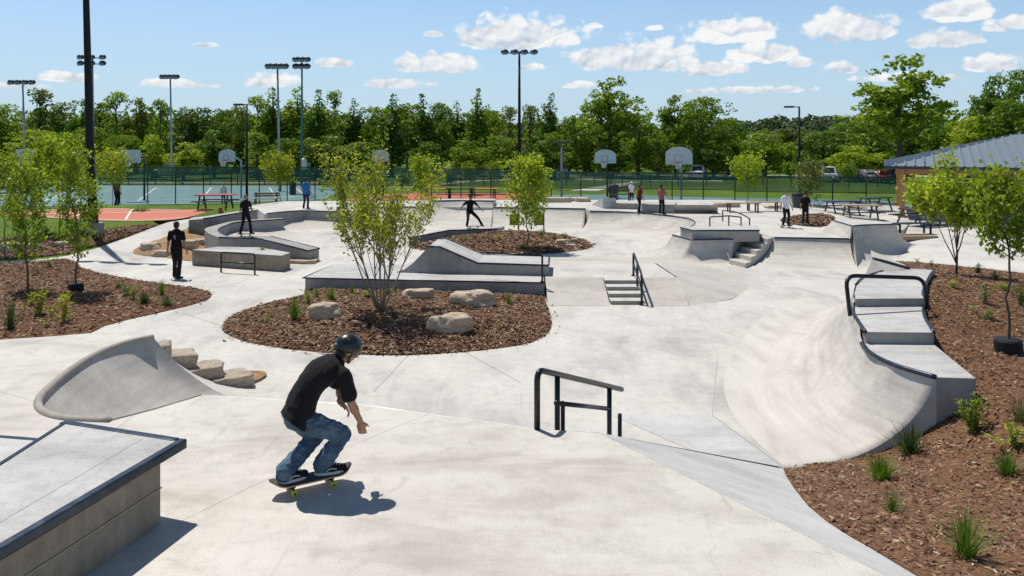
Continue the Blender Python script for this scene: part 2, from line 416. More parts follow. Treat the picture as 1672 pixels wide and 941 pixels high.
def skinmat():
    m, nt, b = newmat('skin'); p = nt.new('ShaderNodeTexCoord').outputs['Object']
    nt.l.new(nt.mix(nt.noise(p, 9, 4), (.34, .165, .09), (.46, .24, .14)), b.inputs['Base Color']); b.inputs['Roughness'].default_value = .5
    b.inputs['Subsurface Weight'].default_value = .08; b.inputs['Subsurface Radius'].default_value = (.02, .008, .004); bump(nt, b, nt.noise(p, 120, 3), .12, .002); return m
M['skin'] = skinmat(); M['hair'] = plain('black_hair', (.012, .010, .009), .5, 0, .5, 60, .6); M['helmet'] = plain('matte_helmet', (.014, .016, .020), .32, 0, .2, 12)
M['eyew'] = plain('eye_white', (.7, .68, .65), .3); M['eyed'] = plain('eye_dark', (.02, .012, .008), .2); M['lips'] = plain('lips', (.30, .11, .08), .5)
M['rubber'] = plain('white_rubber', (.66, .64, .60), .6); M['shoe'] = fabric('black_suede', (.016, .016, .018)); M['maple'] = plain('maple_ply', (.50, .31, .14), .5, 0, .2, 12); M['grip'] = plain('grip_tape', (.075, .072, .07), .95, 0, .35, 60)
M['wheel'] = plain('yellow_urethane', (.52, .58, .03), .4, 0, .08); M['hub'] = plain('dark_hub', (.03, .03, .03), .5); M['grey_mark'] = plain('pale_print', (.42, .42, .43), .8)
TS = bpy.data.scenes.new('workbench')
def remesh(mb, voxel, smooth=4, folds=None, name='body'):
    me = mb.mesh(name); ob = bpy.data.objects.new('tmp', me); TS.collection.objects.link(ob)
    r = ob.modifiers.new('r', 'REMESH'); r.mode = 'VOXEL'; r.voxel_size = voxel; r.use_smooth_shade = True
    s = ob.modifiers.new('s', 'SMOOTH'); s.iterations = smooth; s.factor = .5
    with bpy.context.temp_override(scene=TS, view_layer=TS.view_layers[0]):
        dg = bpy.context.evaluated_depsgraph_get(); dg.update()
    out = bpy.data.meshes.new_from_object(ob.evaluated_get(dg)); out.name = name
    bpy.data.objects.remove(ob); bpy.data.meshes.remove(me)
    if folds:
        amp, fr, st, seed = folds
        nv = len(out.vertices); cs_ = np.empty(nv*3); out.vertices.foreach_get('co', cs_); ns_ = np.empty(nv*3); out.vertices.foreach_get('normal', ns_); cs_ = cs_.reshape(-1, 3); ns_ = ns_.reshape(-1, 3); dsp = np.empty(nv)
        for k in range(nv):
            q = Vector((cs_[k, 0]*fr*st[0]+seed, cs_[k, 1]*fr*st[1], cs_[k, 2]*fr*st[2])); n = noise.noise(q); n2 = noise.noise(q*2.3+Vector((9, 9, 9)))
            dsp[k] = amp*((1-abs(n)*2.2)*.75+n2*.5-.3)
        out.vertices.foreach_set('co', (cs_+ns_*dsp[:, None]).reshape(-1)); out.update()
    out.polygons.foreach_set('use_smooth', [True]*len(out.polygons)); out.materials.clear(); return out
def basis(z, x):
    z = Vector(z).normalized(); x = Vector(x); x = (x-z*x.dot(z)).normalized(); y = z.cross(x); return Matrix((x, y, z)).transposed()
def add_hand(mb, wrist, fd, pn, thumb, s=1, curl=.5, fr=.0085):
    """palm and five fingers: fd finger direction, pn palm-inward normal, thumb side vector"""
    fd = Vector(fd).normalized(); pn = Vector(pn); pn = (pn-fd*pn.dot(fd)).normalized(); sd = fd.cross(pn); sd = sd if sd.dot(Vector(thumb)) > 0 else -sd
    Rm = Matrix((sd, pn, fd)).transposed(); wrist = Vector(wrist); pc = wrist+fd*.05*s
    mb.cap(wrist-fd*.02*s, wrist+fd*.03*s, .026*s, .028*s, 10); mb.ell(pc, (.042*s, .017*s, .052*s), Rm, 14, 8)
    for k, (off, L) in enumerate([(.030, .072), (.010, .080), (-.010, .075), (-.029, .060)]):
        b = wrist+fd*.088*s+sd*off*s; c1 = curl*(.55+.12*k)
        d1 = (fd*math.cos(c1)+pn*math.sin(c1)+sd*off*2.2).normalized(); j1 = b+d1*L*.45*s; c2 = c1+curl*.9; d2 = (fd*math.cos(c2)+pn*math.sin(c2)).normalized(); j2 = j1+d2*L*.32*s
        c3 = c2+curl*.6; d3 = (fd*math.cos(c3)+pn*math.sin(c3)).normalized(); j3 = j2+d3*L*.25*s
        mb.cap(b-fd*.03*s, j1, fr*1.12*s, fr*s, 8); mb.cap(j1, j2, fr*s, fr*.92*s, 8); mb.cap(j2, j3, fr*.92*s, fr*.8*s, 8)
    b = wrist+fd*.025*s+sd*.026*s; d1 = (fd*.72+sd*.72+pn*.25).normalized(); j1 = b+d1*.042*s; d2 = (fd*.9+sd*.3+pn*.45).normalized(); mb.cap(b, j1, fr*1.5*s, fr*1.15*s, 8); mb.cap(j1, j1+d2*.032*s, fr*1.1*s, fr*.9*s, 8)
def figure(label, loc, J, shirt, pants, s=1.0, voxel=.013, hairs='short', baggy=1.0, detail=False, parent_rot=0, shoes=True, shorts=False, curl=.45, emblem=False, helmet=False, fr=.0105, hood=None):
    t = thing('person', label, 'person', loc, 'people in the park')
    V = {k: Vector(v) for k, v in J.items()}
    P, N, Hd = V['pelvis'], V['neck'], V['head']; f = V['face'].normalized(); up = (Hd-N).normalized() if 'up' not in V else V['up'].normalized()
    hl = (V['hipR']-V['hipL']).normalized(); sl_ = (V['shR']-V['shL']).normalized(); bend_ = V.get('back', Vector((0, 0, 0)))
    def spine(u): 
        u_ = max(0, min(1, u)); return P.lerp(N, u)+bend_*4*u_*(1-u_)
    def lat(u): return hl.lerp(sl_, max(0, min(1, u)))
    def tors(mb, k, a, b, grow=0, n=11):
        for i in range(n):
            u = lerp(a, b, i/(n-1)); z = (spine(u+.05)-spine(u-.05)); uu = max(0, min(1, u))
            rx = np.interp(uu, [0, .25, .45, .75, .92, 1.0], [.158, .148, .140, .168, .150, .085])*s*k+grow
            ry = np.interp(uu, [0, .25, .45, .75, .92, 1.0], [.112, .105, .100, .112, .090, .065])*s*k+grow
            mb.ell(spine(u), (rx, ry, .085*s+grow), basis(z, lat(u)), 18, 8)
    # continuous body
    mb = MB(); tors(mb, .90, 0, 1.0)
    mb.cap(spine(.97), Hd-up*.05*s, .056*s, .052*s)
    Bh = basis(up, f.cross(up)*-1 if True else f); right = f.cross(up).normalized(); Bh = Matrix((right, f, up)).transposed()
    mb.ell(Hd+up*.025*s-f*.008*s, (.076*s, .094*s, .098*s), Bh, 20, 14); mb.ell(Hd-up*.035*s+f*.018*s, (.060*s, .070*s, .080*s), Bh, 18, 12); mb.ell(Hd-up*.085*s+f*.052*s, (.030*s, .028*s, .026*s), Bh, 12, 8)
    mb.cap(Hd+up*.012*s+f*.088*s, Hd-up*.028*s+f*.108*s, .011*s, .016*s, 8); mb.ell(Hd+up*.03*s+f*.082*s, (.055*s, .014*s, .012*s), Bh, 12, 6)
    for q in (-1, 1): mb.ell(Hd+right*q*.080*s-f*.008*s-up*.005*s, (.012*s, .022*s, .034*s), Bh, 10, 8); mb.ell(Hd+right*q*.042*s+f*.070*s-up*.02*s, (.024*s, .02*s, .02*s), Bh, 10, 6)
    mb.ell(Hd-up*.055*s+f*.082*s, (.026*s, .014*s, .008*s), Bh, 10, 6); mb.ell(Hd-up*.066*s+f*.078*s, (.022*s, .014*s, .008*s), Bh, 10, 6)
    for sd in 'LR':
        q = -1 if sd == 'L' else 1
        mb.cap(V['sh'+sd], V['el'+sd], .050*s, .040*s); mb.ell(V['sh'+sd].lerp(V['el'+sd], .5), (.047*s, .047*s, .09*s), basis(V['el'+sd]-V['sh'+sd], (1, 0, 0.1)), 12, 8)
        e, w_ = V['el'+sd], V['wr'+sd]; mb.cap(e, w_, .040*s, .026*s); mb.ell(e.lerp(w_, .28), (.043*s, .043*s, .08*s), basis(w_-e, (1, 0, .1)), 12, 8)
        fd = V.get('hd'+sd, w_-e); pn = V.get('pn'+sd, -sl_*q); th = V.get('th'+sd, f); add_hand(mb, w_, fd, pn, th, s, curl, fr)
        mb.cap(V['hip'+sd], V['kn'+sd], .080*s, .054*s); k_, a_ = V['kn'+sd], V['an'+sd]; mb.cap(k_, a_, .052*s, .036*s); mb.ell(k_.lerp(a_, .3)-V['toe'+sd].normalized()*.012*s, (.052*s, .052*s, .10*s), basis(a_-k_, (1, 0.1, 0)), 12, 8)
        td = V['toe'+sd].normalized(); mb.cap(a_-Vector((0, 0, .035*s)), a_+td*.13*s-Vector((0, 0, .055*s)), .034*s, .026*s)
    link_mesh('body', remesh(mb, voxel, 3), M['skin'], t)
    # eyes
    for q in (-1, 1):
        e = MB(); e.ell(Hd+right*q*.032*s+f*.084*s+up*.010*s, (.014*s, .009*s, .008*s), Bh, 10, 6); eo = e.build('eye', M['eyew'], t, True, local=True); e = MB(); e.ell(Hd+right*q*.032*s+f*.0915*s+up*.010*s, (.006*s, .003*s, .006*s), Bh, 8, 6); e.build('pupil', M['eyed'], eo, True, local=True)
    # shirt
    mb = MB(); tors(mb, 1.0, -.14, .95, .014*baggy**1.3, 34); tors(mb, 1.05, -.16, .12, .014*baggy, 5)
    for sd in 'LR':
        a, b = V['sh'+sd], V['el'+sd]; mb.cap(a.lerp(spine(.88), .35), a, .075*s, .066*s); e = a.lerp(b, .70); mb.cap(a, e, .066*s*baggy**.3, .060*s*baggy**.9)
    sme = remesh(mb, voxel, 9 if detail else 4, (.007*s if detail else .006*s, 8 if detail else 11, (1.4, 1.4, .8), 3.1))
    bmq = bmesh.new(); bmq.from_mesh(sme); bmesh.ops.bisect_plane(bmq, geom=bmq.verts[:]+bmq.edges[:]+bmq.faces[:], plane_co=spine(0)+(P-N).normalized()*(.075 if detail else .09)*s, plane_no=(P-N).normalized(), clear_outer=True); bmq.to_mesh(sme); bmq.free()
    sm = link_mesh('tshirt', sme, M[shirt], t)
    if emblem:
        m = MB(); c = spine(.68); bk = -(V['fwd'].normalized()); cc = c+bk*.138*s; rt = sl_
        m.tube([cc+rt*.030*s*math.cos(a)+Vector((0, 0, .045*s*math.sin(a))) for a in [2*math.pi*k/16 for k in range(17)]], .009*s, 5); m.tube([cc+rt*.028*s, cc+rt*.026*s-Vector((0, 0, .07*s))], .008*s, 5)
        m.build('back_print', M['grey_mark'], sm, True, local=True)
    # trousers
    mb = MB(); tors(mb, .96, -.10, .06, .0, 4)
    mb.ell(P-(N-P).normalized()*.05*s, (.158*s, .118*s, .085*s), basis(N-P, hl), 18, 10)
    for sd in 'LR':
        h_, k_, a_ = V['hip'+sd], V['kn'+sd], V['an'+sd]; kb = baggy
        mb.cap(h_.lerp(P, .12), h_.lerp(k_, .5), .104*s, .088*s*kb**.5); mb.cap(h_.lerp(k_, .45), k_, .090*s*kb**.5, .068*s*kb)
        if not shorts:
            mid = k_.lerp(a_, .5); mb.cap(k_, mid, .067*s*kb, .062*s*kb); mb.cap(mid, a_-(a_-k_).normalized()*.0*s+Vector((0, 0, -.005)), .063*s*kb, .066*s*kb**1.15)
        else: mb.cap(k_, k_.lerp(a_, .12), .07*s, .07*s)
    link_mesh('trousers', remesh(mb, voxel, 4, (.013*s if detail else .007*s, 8 if detail else 9, (1, 1, 2.2), 7.7)), M[pants], t)
    # shoes
    if shoes:
        for sd in 'LR':
            a_ = V['an'+sd]; td = V['toe'+sd].normalized(); tx = Vector((td.x, td.y, td.z)); g_ = a_-Vector((0, 0, .062*s)); Rr = basis(Vector((0, 0, 1)).lerp(-tx*0, 0) if abs(td.z) < .05 else (Vector((0, 0, 1))-td*td.z), td)
            m = MB(); m.cap(g_+Vector((0, 0, .03*s)), g_+tx*.10*s+Vector((0, 0, .012*s)), .046*s, .042*s, 14); m.cap(g_+tx*.08*s+Vector((0, 0, .008*s)), g_+tx*.185*s, .044*s, .036*s, 14); m.cap(g_-tx*.035*s+Vector((0, 0, .028*s)), g_+Vector((0, 0, .05*s)), .043*s, .045*s, 12)
            so = link_mesh('shoe', remesh(m, min(voxel, .010), 3), M['shoe'], t)
            m = MB(); Y = Vector((0, 0, 1)).cross(tx).normalized(); Zn = tx.cross(Y)
            rows = []
            for zz in (-.040, -.012):
                row = []
                for k in range(24):
                    a = 2*math.pi*k/24; lx = .065+.138*math.cos(a); wy = (.049+.006*math.cos(a-.6))*math.sin(a); row.append(g_+tx*lx*s+Y*wy*s+Zn*zz*s)
                rows.append(row)
            m.loft(rows, 0, True); m.add(rows[0], [tuple(range(24))]); m.add(rows[1], [tuple(range(24))]); m.build('sole', M['rubber'], so, False, .004, local=True)
            if detail:
                m = MB()
                for k in range(4):
                    c = g_+tx*(.075+.024*k)*s+Zn*(.060-.006*k)*s; m.tube([c-Y*.028*s, c+Zn*.004*s, c+Y*.028*s], .0045*s, 6)
                m.build('laces', M['rubber'], so, True, local=True)
                for q in (-1, 1):
                    m = MB(); m.tube(cr([g_+tx*.03*s+Y*q*.047*s+Zn*.0*s, g_+tx*.07*s+Y*q*.052*s+Zn*.022*s, g_+tx*.12*s+Y*q*.048*s+Zn*.012*s], 4), .006*s, 6); m.build('side_stripe', M['rubber'], so, True, local=True)
    if helmet:
        m = MB(); rows = []
        hc = Hd+up*.032*s-f*.012*s
        for i in range(13):
            th = R_(lerp(2, 106, i/12)); row = []
            for j in range(32):
                ph = 2*math.pi*j/32; lo_ = 1.0
                dz = math.cos(th); rr = math.sin(th)
                p = right*(.108*rr*math.cos(ph))*s+f*(.130*rr*math.sin(ph))*s+up*(.118*dz)*s
                if i > 8: p += up*(.030*max(0, math.sin(ph))**2*(i-8)/4)*s - up*(.025*max(0, -math.sin(ph))*(i-8)/4)*s
                row.append(hc+p)
            rows.append(row)
        m.loft(rows, 0, True); m.add(rows[0], [tuple(range(32))]); ho = m.build('helmet', M['helmet'], t, True, local=True)
        so = ho.modifiers.new('shell', 'SOLIDIFY'); so.thickness = .012; so.offset = -1
        for j, (a, b) in enumerate([(.5, .25), (.9, .25), (-.9, .25), (1.57, .6), (1.57, -.35), (-.5, .3), (2.4, .3), (-2.4, .3), (3.6, .28), (-1.57, .45)]):
            el_ = lerp(.75, .35, abs(b)); d_ = (right*math.cos(a)*math.cos(el_)+f*math.sin(a)*math.cos(el_)+up*math.sin(el_)).normalized(); p = hc+right*d_.dot(right)*.1075*s+f*d_.dot(f)*.1295*s+up*d_.dot(up)*.1175*s
            m = MB(); m.ell(p, (.018*s, .009*s, .004*s), basis(d_, right), 10, 6); m.build('vent', M['hub'], ho, True, local=True)
        m = MB(); m.obox(hc-f*.127*s-up*.010*s+right*.02*s, right*.020*s, f*.002*s, up*.006*s); m.build('badge', M['grey_mark'], ho, False, .001, local=True)
        for q in (-1, 1):
            m = MB(); e_ = Hd+right*q*.086*s; m.tube([e_+up*.03*s+f*.03*s, Hd+right*q*.079*s-up*.045*s+f*.018*s, Hd+right*q*.045*s-up*.098*s+f*.045*s, Hd-up*.112*s+f*.055*s], .007*s, 6); m.tube([e_+up*.02*s-f*.05*s, Hd+right*q*.079*s-up*.045*s+f*.018*s], .006*s, 6); m.build('chin_strap', M['black'], ho, True, local=True)
        m = MB(); m.ell(Hd-f*.045*s-up*.042*s, (.070*s, .055*s, .055*s), Bh, 16, 10); m.build('hair', M['hair'], t, True, local=True)
    else:
        m = MB(); m.ell(Hd+up*.040*s-f*.020*s, (.084*s, .097*s, .090*s), Bh, 18, 12); m.ell(Hd-f*.045*s-up*.02*s, (.076*s, .060*s, .075*s), Bh, 16, 10)
        hm_ = link_mesh('hair', remesh(m, .010, 2, (.006, 30, (1, 1, 1), 2)), M['hair'], t)
        if hairs == 'cap':
            m = MB(); m.ell(Hd+up*.062*s-f*.008*s, (.090*s, .104*s, .078*s), Bh, 18, 10); m.ell(Hd+up*.04*s+f*.115*s, (.068*s, .062*s, .010*s), Bh, 14, 6); m.build('cap', M['darkpants'], t, True, local=True)
        if hairs == 'whitecap':
            m = MB(); m.ell(Hd+up*.062*s-f*.008*s, (.090*s, .104*s, .078*s), Bh, 18, 10); m.ell(Hd+up*.04*s+f*.115*s, (.068*s, .062*s, .010*s), Bh, 14, 6); m.build('cap', M['whitetee'], t, True, local=True)
        if hairs == 'bun':
            m = MB(); m.ell(Hd+up*.11*s-f*.06*s, (.045*s, .045*s, .04*s), Bh, 12, 8); m.build('hair_bun', M['hair'], t, True, local=True)
    return t
def standing(rz=0, legL=(.0, .0), legR=(.0, .0), armL=(.12, .05, .25), armR=(.12, .05, .25), spread=.10, knee=0.0, lean=0.0, head=0.0, s=1.0):
    """canonical pose facing -Y before turning; leg (forward, out), arm (out, forward, elbow bend)"""
    J = {'pelvis': (0, lean*.1, .93-knee*.12), 'neck': (0, -lean, 1.45-knee*.12), 'head': (0, -lean*1.15-.02, 1.62-knee*.12), 'face': (math.sin(head), -math.cos(head), -.05), 'up': (0, 0, 1), 'back': (0, 0, 0), 'fwd': (0, -1, 0)}
    pz = .93-knee*.12
    for sd, q, lg, ar in (('L', 1, legL, armL), ('R', -1, legR, armR)):
        J['hip'+sd] = (q*.085, 0, pz-.02); J['an'+sd] = (q*(spread+lg[1]), -lg[0], .085)
        h = Vector(J['hip'+sd]); a = Vector(J['an'+sd]); m_ = (h+a)/2; L = (a-h).length; o = math.sqrt(max(0, .425**2-(L/2)**2)); J['kn'+sd] = tuple(m_+Vector((q*.03*knee, -max(o, .015), 0)))
        J['toe'+sd] = (q*.25, -1, 0); S_ = Vector((q*.185, -lean*.95, 1.395-knee*.12)); J['sh'+sd] = tuple(S_)
        d1 = Vector((q*math.sin(ar[0]), -math.sin(ar[1]), -math.cos(ar[0])*math.cos(ar[1]))).normalized(); E = S_+d1*.29; J['el'+sd] = tuple(E)
        d2 = (d1+Vector((0, -1, .15))*math.sin(ar[2])).normalized(); J['wr'+sd] = tuple(E+d2*.255); J['hd'+sd] = tuple(d2); J['pn'+sd] = (-q, 0, 0); J['th'+sd] = (0, -1, 0)
    R = Matrix.Rotation(rz, 3, 'Z')
    return {k: tuple((R @ Vector(v))*(s if k not in ('face', 'up', 'toeL', 'toeR', 'fwd', 'pnL', 'pnR', 'thL', 'thR', 'hdL', 'hdR') else 1)) for k, v in J.items()}
# --- skateboards
def make_board():
    t = bpy.data.objects.new('skateboard', None); COL.objects.link(t)
    L = .39; Wd = .104; rows_t = []; xs_ = np.linspace(-1, 1, 33)
    def zk(x): return .105+.055*max(0, (abs(x)-.62)/.38)**1.5
    top = []; bot = []
    for x in xs_:
        w_ = Wd*(1-max(0, (abs(x)-.72)/.28)**2.2*.96) if abs(x) < 1 else .012; w_ = max(.02, w_)
        r_ = [(x*L, w_*q, zk(x)+.006*abs(q)**2) for q in (-1, -.6, 0, .6, 1)]; top.append(r_)
    m = MB(); m.loft(top); o = m.build('grip_tape', M['grip'], t, True, local=True)
    m = MB(); lo_ = [[(p[0]*1.004, p[1]*1.012, p[2]-.002) for p in r_] for r_ in top]; l2 = [[(p[0]*1.004, p[1]*1.012, p[2]-.015) for p in r_] for r_ in top]
    m.loft(lo_); m.loft(l2)
    n = len(lo_); e1_ = [[lo_[i][0] for i in range(n)], [l2[i][0] for i in range(n)]]; e2_ = [[lo_[i][-1] for i in range(n)], [l2[i][-1] for i in range(n)]]; m.loft(e1_); m.loft(e2_); m.loft([lo_[0], l2[0]]); m.loft([lo_[-1], l2[-1]])
    m.build('deck', M['maple'], t, False, local=True)
    for q in (-1, 1):
        m = MB(); m.bar((q*.185, -.085, .048), (q*.185, .085, .048), .022, .024); m.obox((q*.185, 0, .07), (.03, 0, 0), (0, .03, 0), (0, 0, .022)); m.box(q*.185-.04, -.03, .088, q*.185+.04, .03, .093); tr = m.build('truck', M['darkgrey'], t, False, .004, local=True)
        for y in (-1, 1):
            m = MB(); m.tube([(q*.185, y*.078, .030), (q*.185, y*.084, .030), (q*.185, y*.106, .030), (q*.185, y*.112, .030)], [.024, .030, .030, .024], 18); wo = m.build('wheel', M['wheel'], t, True, local=True)
            m = MB(); m.tube([(q*.185, y*.0765, .030), (q*.185, y*.1135, .030)], .012, 10); m.build('hub', M['hub'], wo, local=True)
    return t
BOARD = make_board(); first = [True]
def board(loc, rz, label, tilt=0, s=1):
    t = BOARD if first[0] else copy_tree(BOARD); first[0] = False
    t.location = loc; t.rotation_euler = (0, tilt, rz); t.scale = (s, s, s); return tag(t, label, 'skateboard', 'skateboards in use')
# --- front skater
bc = Vector((-1.765, 7.0, DECK)); ba = math.atan2(.36, .60)
board(tuple(bc), ba, 'large skateboard with yellow-green wheels under the helmeted rider in front', 0, .93)
bx_ = Vector((math.cos(ba), math.sin(ba), 0)); by_ = Vector((-math.sin(ba), math.cos(ba), 0))
dz_ = DECK+.100
aL = bc+bx_*-.235-by_*.0; aR = bc+bx_*.10
Js = {'pelvis': (-1.865, 6.96, 1.965), 'neck': (-1.575, 7.11, 2.365), 'head': (-1.475, 7.155, 2.475), 'face': (.80, .42, -.42), 'up': (.42, .12, .90), 'back': (-.045, -.03, .055), 'fwd': (.6, .6, -.3),
      'hipL': (-1.915, 7.03, 1.935), 'hipR': (-1.815, 6.90, 1.935), 'anL': tuple(aL+Vector((0, 0, .20))), 'anR': tuple(aR+Vector((0, 0, .20))),
      'knL': (-1.765, 7.185, 1.70), 'knR': (-1.515, 7.10, 1.735), 'toeL': (.80, .55, 0), 'toeR': (.92, .33, 0),
      'shL': (-1.69, 7.27, 2.285), 'shR': (-1.475, 6.975, 2.305), 'elL': (-1.60, 7.40, 2.055), 'wrL': (-1.565, 7.27, 1.965), 'elR': (-1.405, 6.97, 2.055), 'wrR': (-1.345, 7.05, 1.875),
      'hdL': (.55, -.12, -.45), 'hdR': (.16, .10, -.95), 'pnL': (-.3, -.3, -.6), 'pnR': (-.2, .95, 0), 'thL': (.3, -.9, .2), 'thR': (.95, .2, .1)}
o3 = Vector((-1.75, 7.0, DECK))
NV = ('face', 'up', 'toeL', 'toeR', 'fwd', 'pnL', 'pnR', 'thL', 'thR', 'hdL', 'hdR', 'back')
Jl = {k: tuple(Vector(v)-(Vector((0, 0, 0)) if k in NV else o3)) for k, v in Js.items()}
figure('crouching skater in black tee, blue jeans and black helmet riding in the foreground', tuple(o3), Jl, 'tee', 'denim', .98, .0075, baggy=1.22, detail=True, helmet=True, curl=.55, fr=.0088)
# --- others
def person(px, feet, head, z, label, shirt, pants, rz, pose=None, hairs='short', d=None, onboard=None, zf=None, **k):
    p = W(px, feet, z) if z is not None else (D(px, feet, d) if d else ray(px, feet))
    s_ = F/p.y; H = (feet-head)/s_; sc = H/1.735
    if onboard: board((p.x, p.y, p.z), onboard[0], onboard[1], 0, max(.75, sc)); p = p+Vector((0, 0, .105*max(.75, sc))); 
    J = standing(rz, s=sc, **(pose or {})); return figure(label, tuple(p), J, shirt, pants, sc, .012, hairs, fr=.0115, **k)
person(288, 455, 362, None, 'person in black tee with pale back print and black trousers walking on the left path', 'tee', 'darkpants', math.pi, dict(legL=(.16, .02), legR=(-.14, .02), armL=(.22, .05, .2), armR=(.22, -.05, .15)), emblem=True)
person(401, 386, 322, .68, 'person in black standing on a board atop the curved left ledge', 'tee', 'darkpants', .9, dict(legL=(.1, .06), legR=(-.1, .06), spread=.14, armL=(.3, .05, .2), armR=(.25, .0, .15), head=-.4), onboard=(.15, 'skateboard under the rider on the curved left ledge'))
person(499, 341, 292, RING, 'person in blue tee and dark jeans standing above the left bowl, seen from behind', 'bluetee', 'navy', math.pi-.2, dict(spread=.13, armL=(.2, .1, .7), armR=(.2, .1, .3)), hairs='cap')
person(1031, 331, 297, RING, 'person in white tee and black shorts near the middle backboard', 'whitetee', 'darkpants', .3, dict(spread=.12), hairs='whitecap', shorts=True)
person(1043, 347, 301, RING, 'person in dark red and black, left of the two riders on the bowl edge', 'darkred', 'darkpants', 1.9, dict(legL=(.1, .05), legR=(-.12, .05), lean=.08, armL=(.3, .5, .4)))
person(1080, 350, 302, RING, 'person in mauve top and black trousers with hair bun on the bowl edge', 'mauve', 'darkpants', 2.3, dict(spread=.16, legL=(.12, .05), legR=(-.08, .04), armL=(.35, .2, .6), armR=(.3, .2, .8)), hairs='bun')
person(1283, 372, 315, RING, 'person in white tee and black trousers on a board on the back right terrace', 'whitetee', 'darkpants', .25, dict(spread=.15, armL=(.25, 0, .2), armR=(.25, 0, .2)), onboard=(.15, 'skateboard under the person in the white tee'))
person(1315, 369, 318, RING, 'person in black with pale shoes on a board, right of the person in white', 'tee', 'darkpants', -.3, dict(spread=.12, armL=(.2, .3, .5), armR=(.15, 0, .2)), hairs='cap', onboard=(-.2, 'skateboard under the rider in black on the back right terrace'))
person(365, 333, 299, None, 'person in white tee standing behind the red-topped table', 'whitetee', 'navy', .2, d=52)
person(190, 337, 292, None, 'person in dark red top behind the olive gold young tree', 'darkred', 'darkpants', 2.8, d=51)
# kicking skater on the low wall
_w0 = W(734, 387, -.1); _w1 = W(814, 378, -.1)
wp = D(733, 376, _w0.y).lerp(D(796, 374.2, 36.9), .55)+Vector((.12, .45, 0)); sc = F/wp.y; Hs = 47/sc/1.42
J = standing(.3, s=Hs, legL=(.0, .52), legR=(.05, .06), spread=.09, knee=1.6, lean=.12, armL=(.75, .1, .15), armR=(.85, .1, .2), head=.2)
q_ = Vector(J['anL'])+Vector((0, 0, .02)); 
board((wp.x+.02, wp.y, wp.z), .05, 'skateboard under the kicking skater on the middle low wall', 0, .95)
figure('skater in black with arms out and one leg stretched on the middle low wall', (wp.x-.18, wp.y, wp.z+.10), J, 'tee', 'darkpants', Hs, .012, 'cap', fr=.0115)
bpy.data.scenes.remove(TS)
# ================================================================ SETTING
def V2(p): return (p[0], p[1])
# --- grass ground reaching the horizon
def ground_z(x, y):
    if y > 60 or x < -60 or x > 60: return -0.2
    g = G(x, y)
    if x < -15 and y > 26: return g-.02
    return min(g, -0.1)-.25 if y < 46 else lerp(-.35, -.2, ss(46, 52, y))
xs = [-2500, -900, -300, -120, -70]+[x*1.5-60 for x in range(81)]+[70, 120, 300, 900, 2500]
ys = [-60, -20, 0, 5]+[8+1.5*k for k in range(40)]+[75, 100, 160, 300, 700, 1500, 3000]
mb = MB(); mb.loft([[(x, y, ground_z(x, y)) for x in xs] for y in ys])
o = mb.build('ground', M['grass'], None, True, weld=False); flip_up(o.data); tag(o, 'green lawn spreading round the skate park', kind='structure')
# --- plaza floor
pl = [(-30, 9), (-30, 22)]
pl += [V2(ray(*q)) for q in [(0, 428), (60, 424), (110, 418), (127, 413), (153, 407), (205, 389), (257, 369), (275, 363), (306, 358), (357, 350), (420, 340)]]
pl += [(-14, 43), (-13, 46), (10, 46.4), (22, 46), (40, 46), (48, 40), (44, 16), (30, 6), (3, 6.5), (3, 8)]
PLZ = drape('plaza', pl, G, .8, M['floor'], skirt=.3); tag(PLZ, 'pale concrete skate plaza floor', kind='structure')
def strip(mb, pts, w, zf, up=.004, n=24):
    pts = resample(pts, n)
    L = []; Rr = []
    for i, p in enumerate(pts):
        t = (pts[min(i+1, n-1)]-pts[max(i-1, 0)]); t.z = 0; t.normalize(); s_ = Vector((-t.y, t.x, 0))*w/2
        a = p+s_; b = p-s_
        L.append((a.x, a.y, zf(a.x, a.y)+up)); Rr.append((b.x, b.y, zf(b.x, b.y)+up))
    mb.loft([L, Rr])
jm = MB()
for line in ([(1172, 580), (1140, 512), (1127, 502)], [(1163, 678), (1172, 580)], [(1278, 763), (1163, 678)], [(666, 581), (610, 640)], [(760, 576), (850, 625)], [(300, 512), (363, 533)], [(160, 405), (218, 420)], [(205, 440), (300, 432)], [(345, 478), (498, 472)]):
    strip(jm, [ray(*q) for q in line], .010, G, .005)
o = jm.build('expansion_joint', M['joint'], PLZ)
# darker pour at the foot of the front bank
dp = [V2(ray(*q)) for q in [(1000, 679), (1163, 679), (1278, 764), (1150, 745)]]
o = drape('dark_slab', dp, lambda x, y: G(x, y)+.004, .6, M['bank'], PLZ)
# --- ring terrace (upper concrete level)
E_ = W(1388, 390, RING); 
ring = [(-14.5, 42.5), V2(W(420, 341, RING)), V2(W(432, 350, RING)), V2(W(445, 347, RING)), V2(W(470, 345.5, RING)), V2(W(495, 344, RING)), V2(W(575, 346.5, RING)), V2(W(586, 338.5, RING)),
        V2(W(648, 337.5, RING)), V2(W(711, 338, RING)), V2(W(800, 338.6, RING)), V2(W(880, 339.5, RING)), V2(W(955.6, 341, RING)), V2(W(963, 344.5, RING))]
lipB = cr([W(963, 344.5, RING), W(1000, 345.5, RING), W(1037, 347, RING), W(1080, 351, RING), W(1119, 356, RING), W(1133, 361, RING), W(1134, 366, RING), W(1128, 370, RING)], 5)
ring += [V2(p) for p in lipB[1:]]
ring += [V2(W(1109, 379, RING)), V2(W(1098, 383.5, RING)), V2(W(1130, 392, RING)), V2(W(1197, 390.5, RING)), V2(W(1235, 380, RING)), V2(W(1264, 388, RING)), V2(W(1388, 390, RING)), (12.3, 28.82), (12.8, 29.2), (14.1, 29.45), (14.3, 31.0), (16, 32.5), (18, 36), (24, 38), (26, 44), (12, 46), (0, 46), (-13, 45.5)]
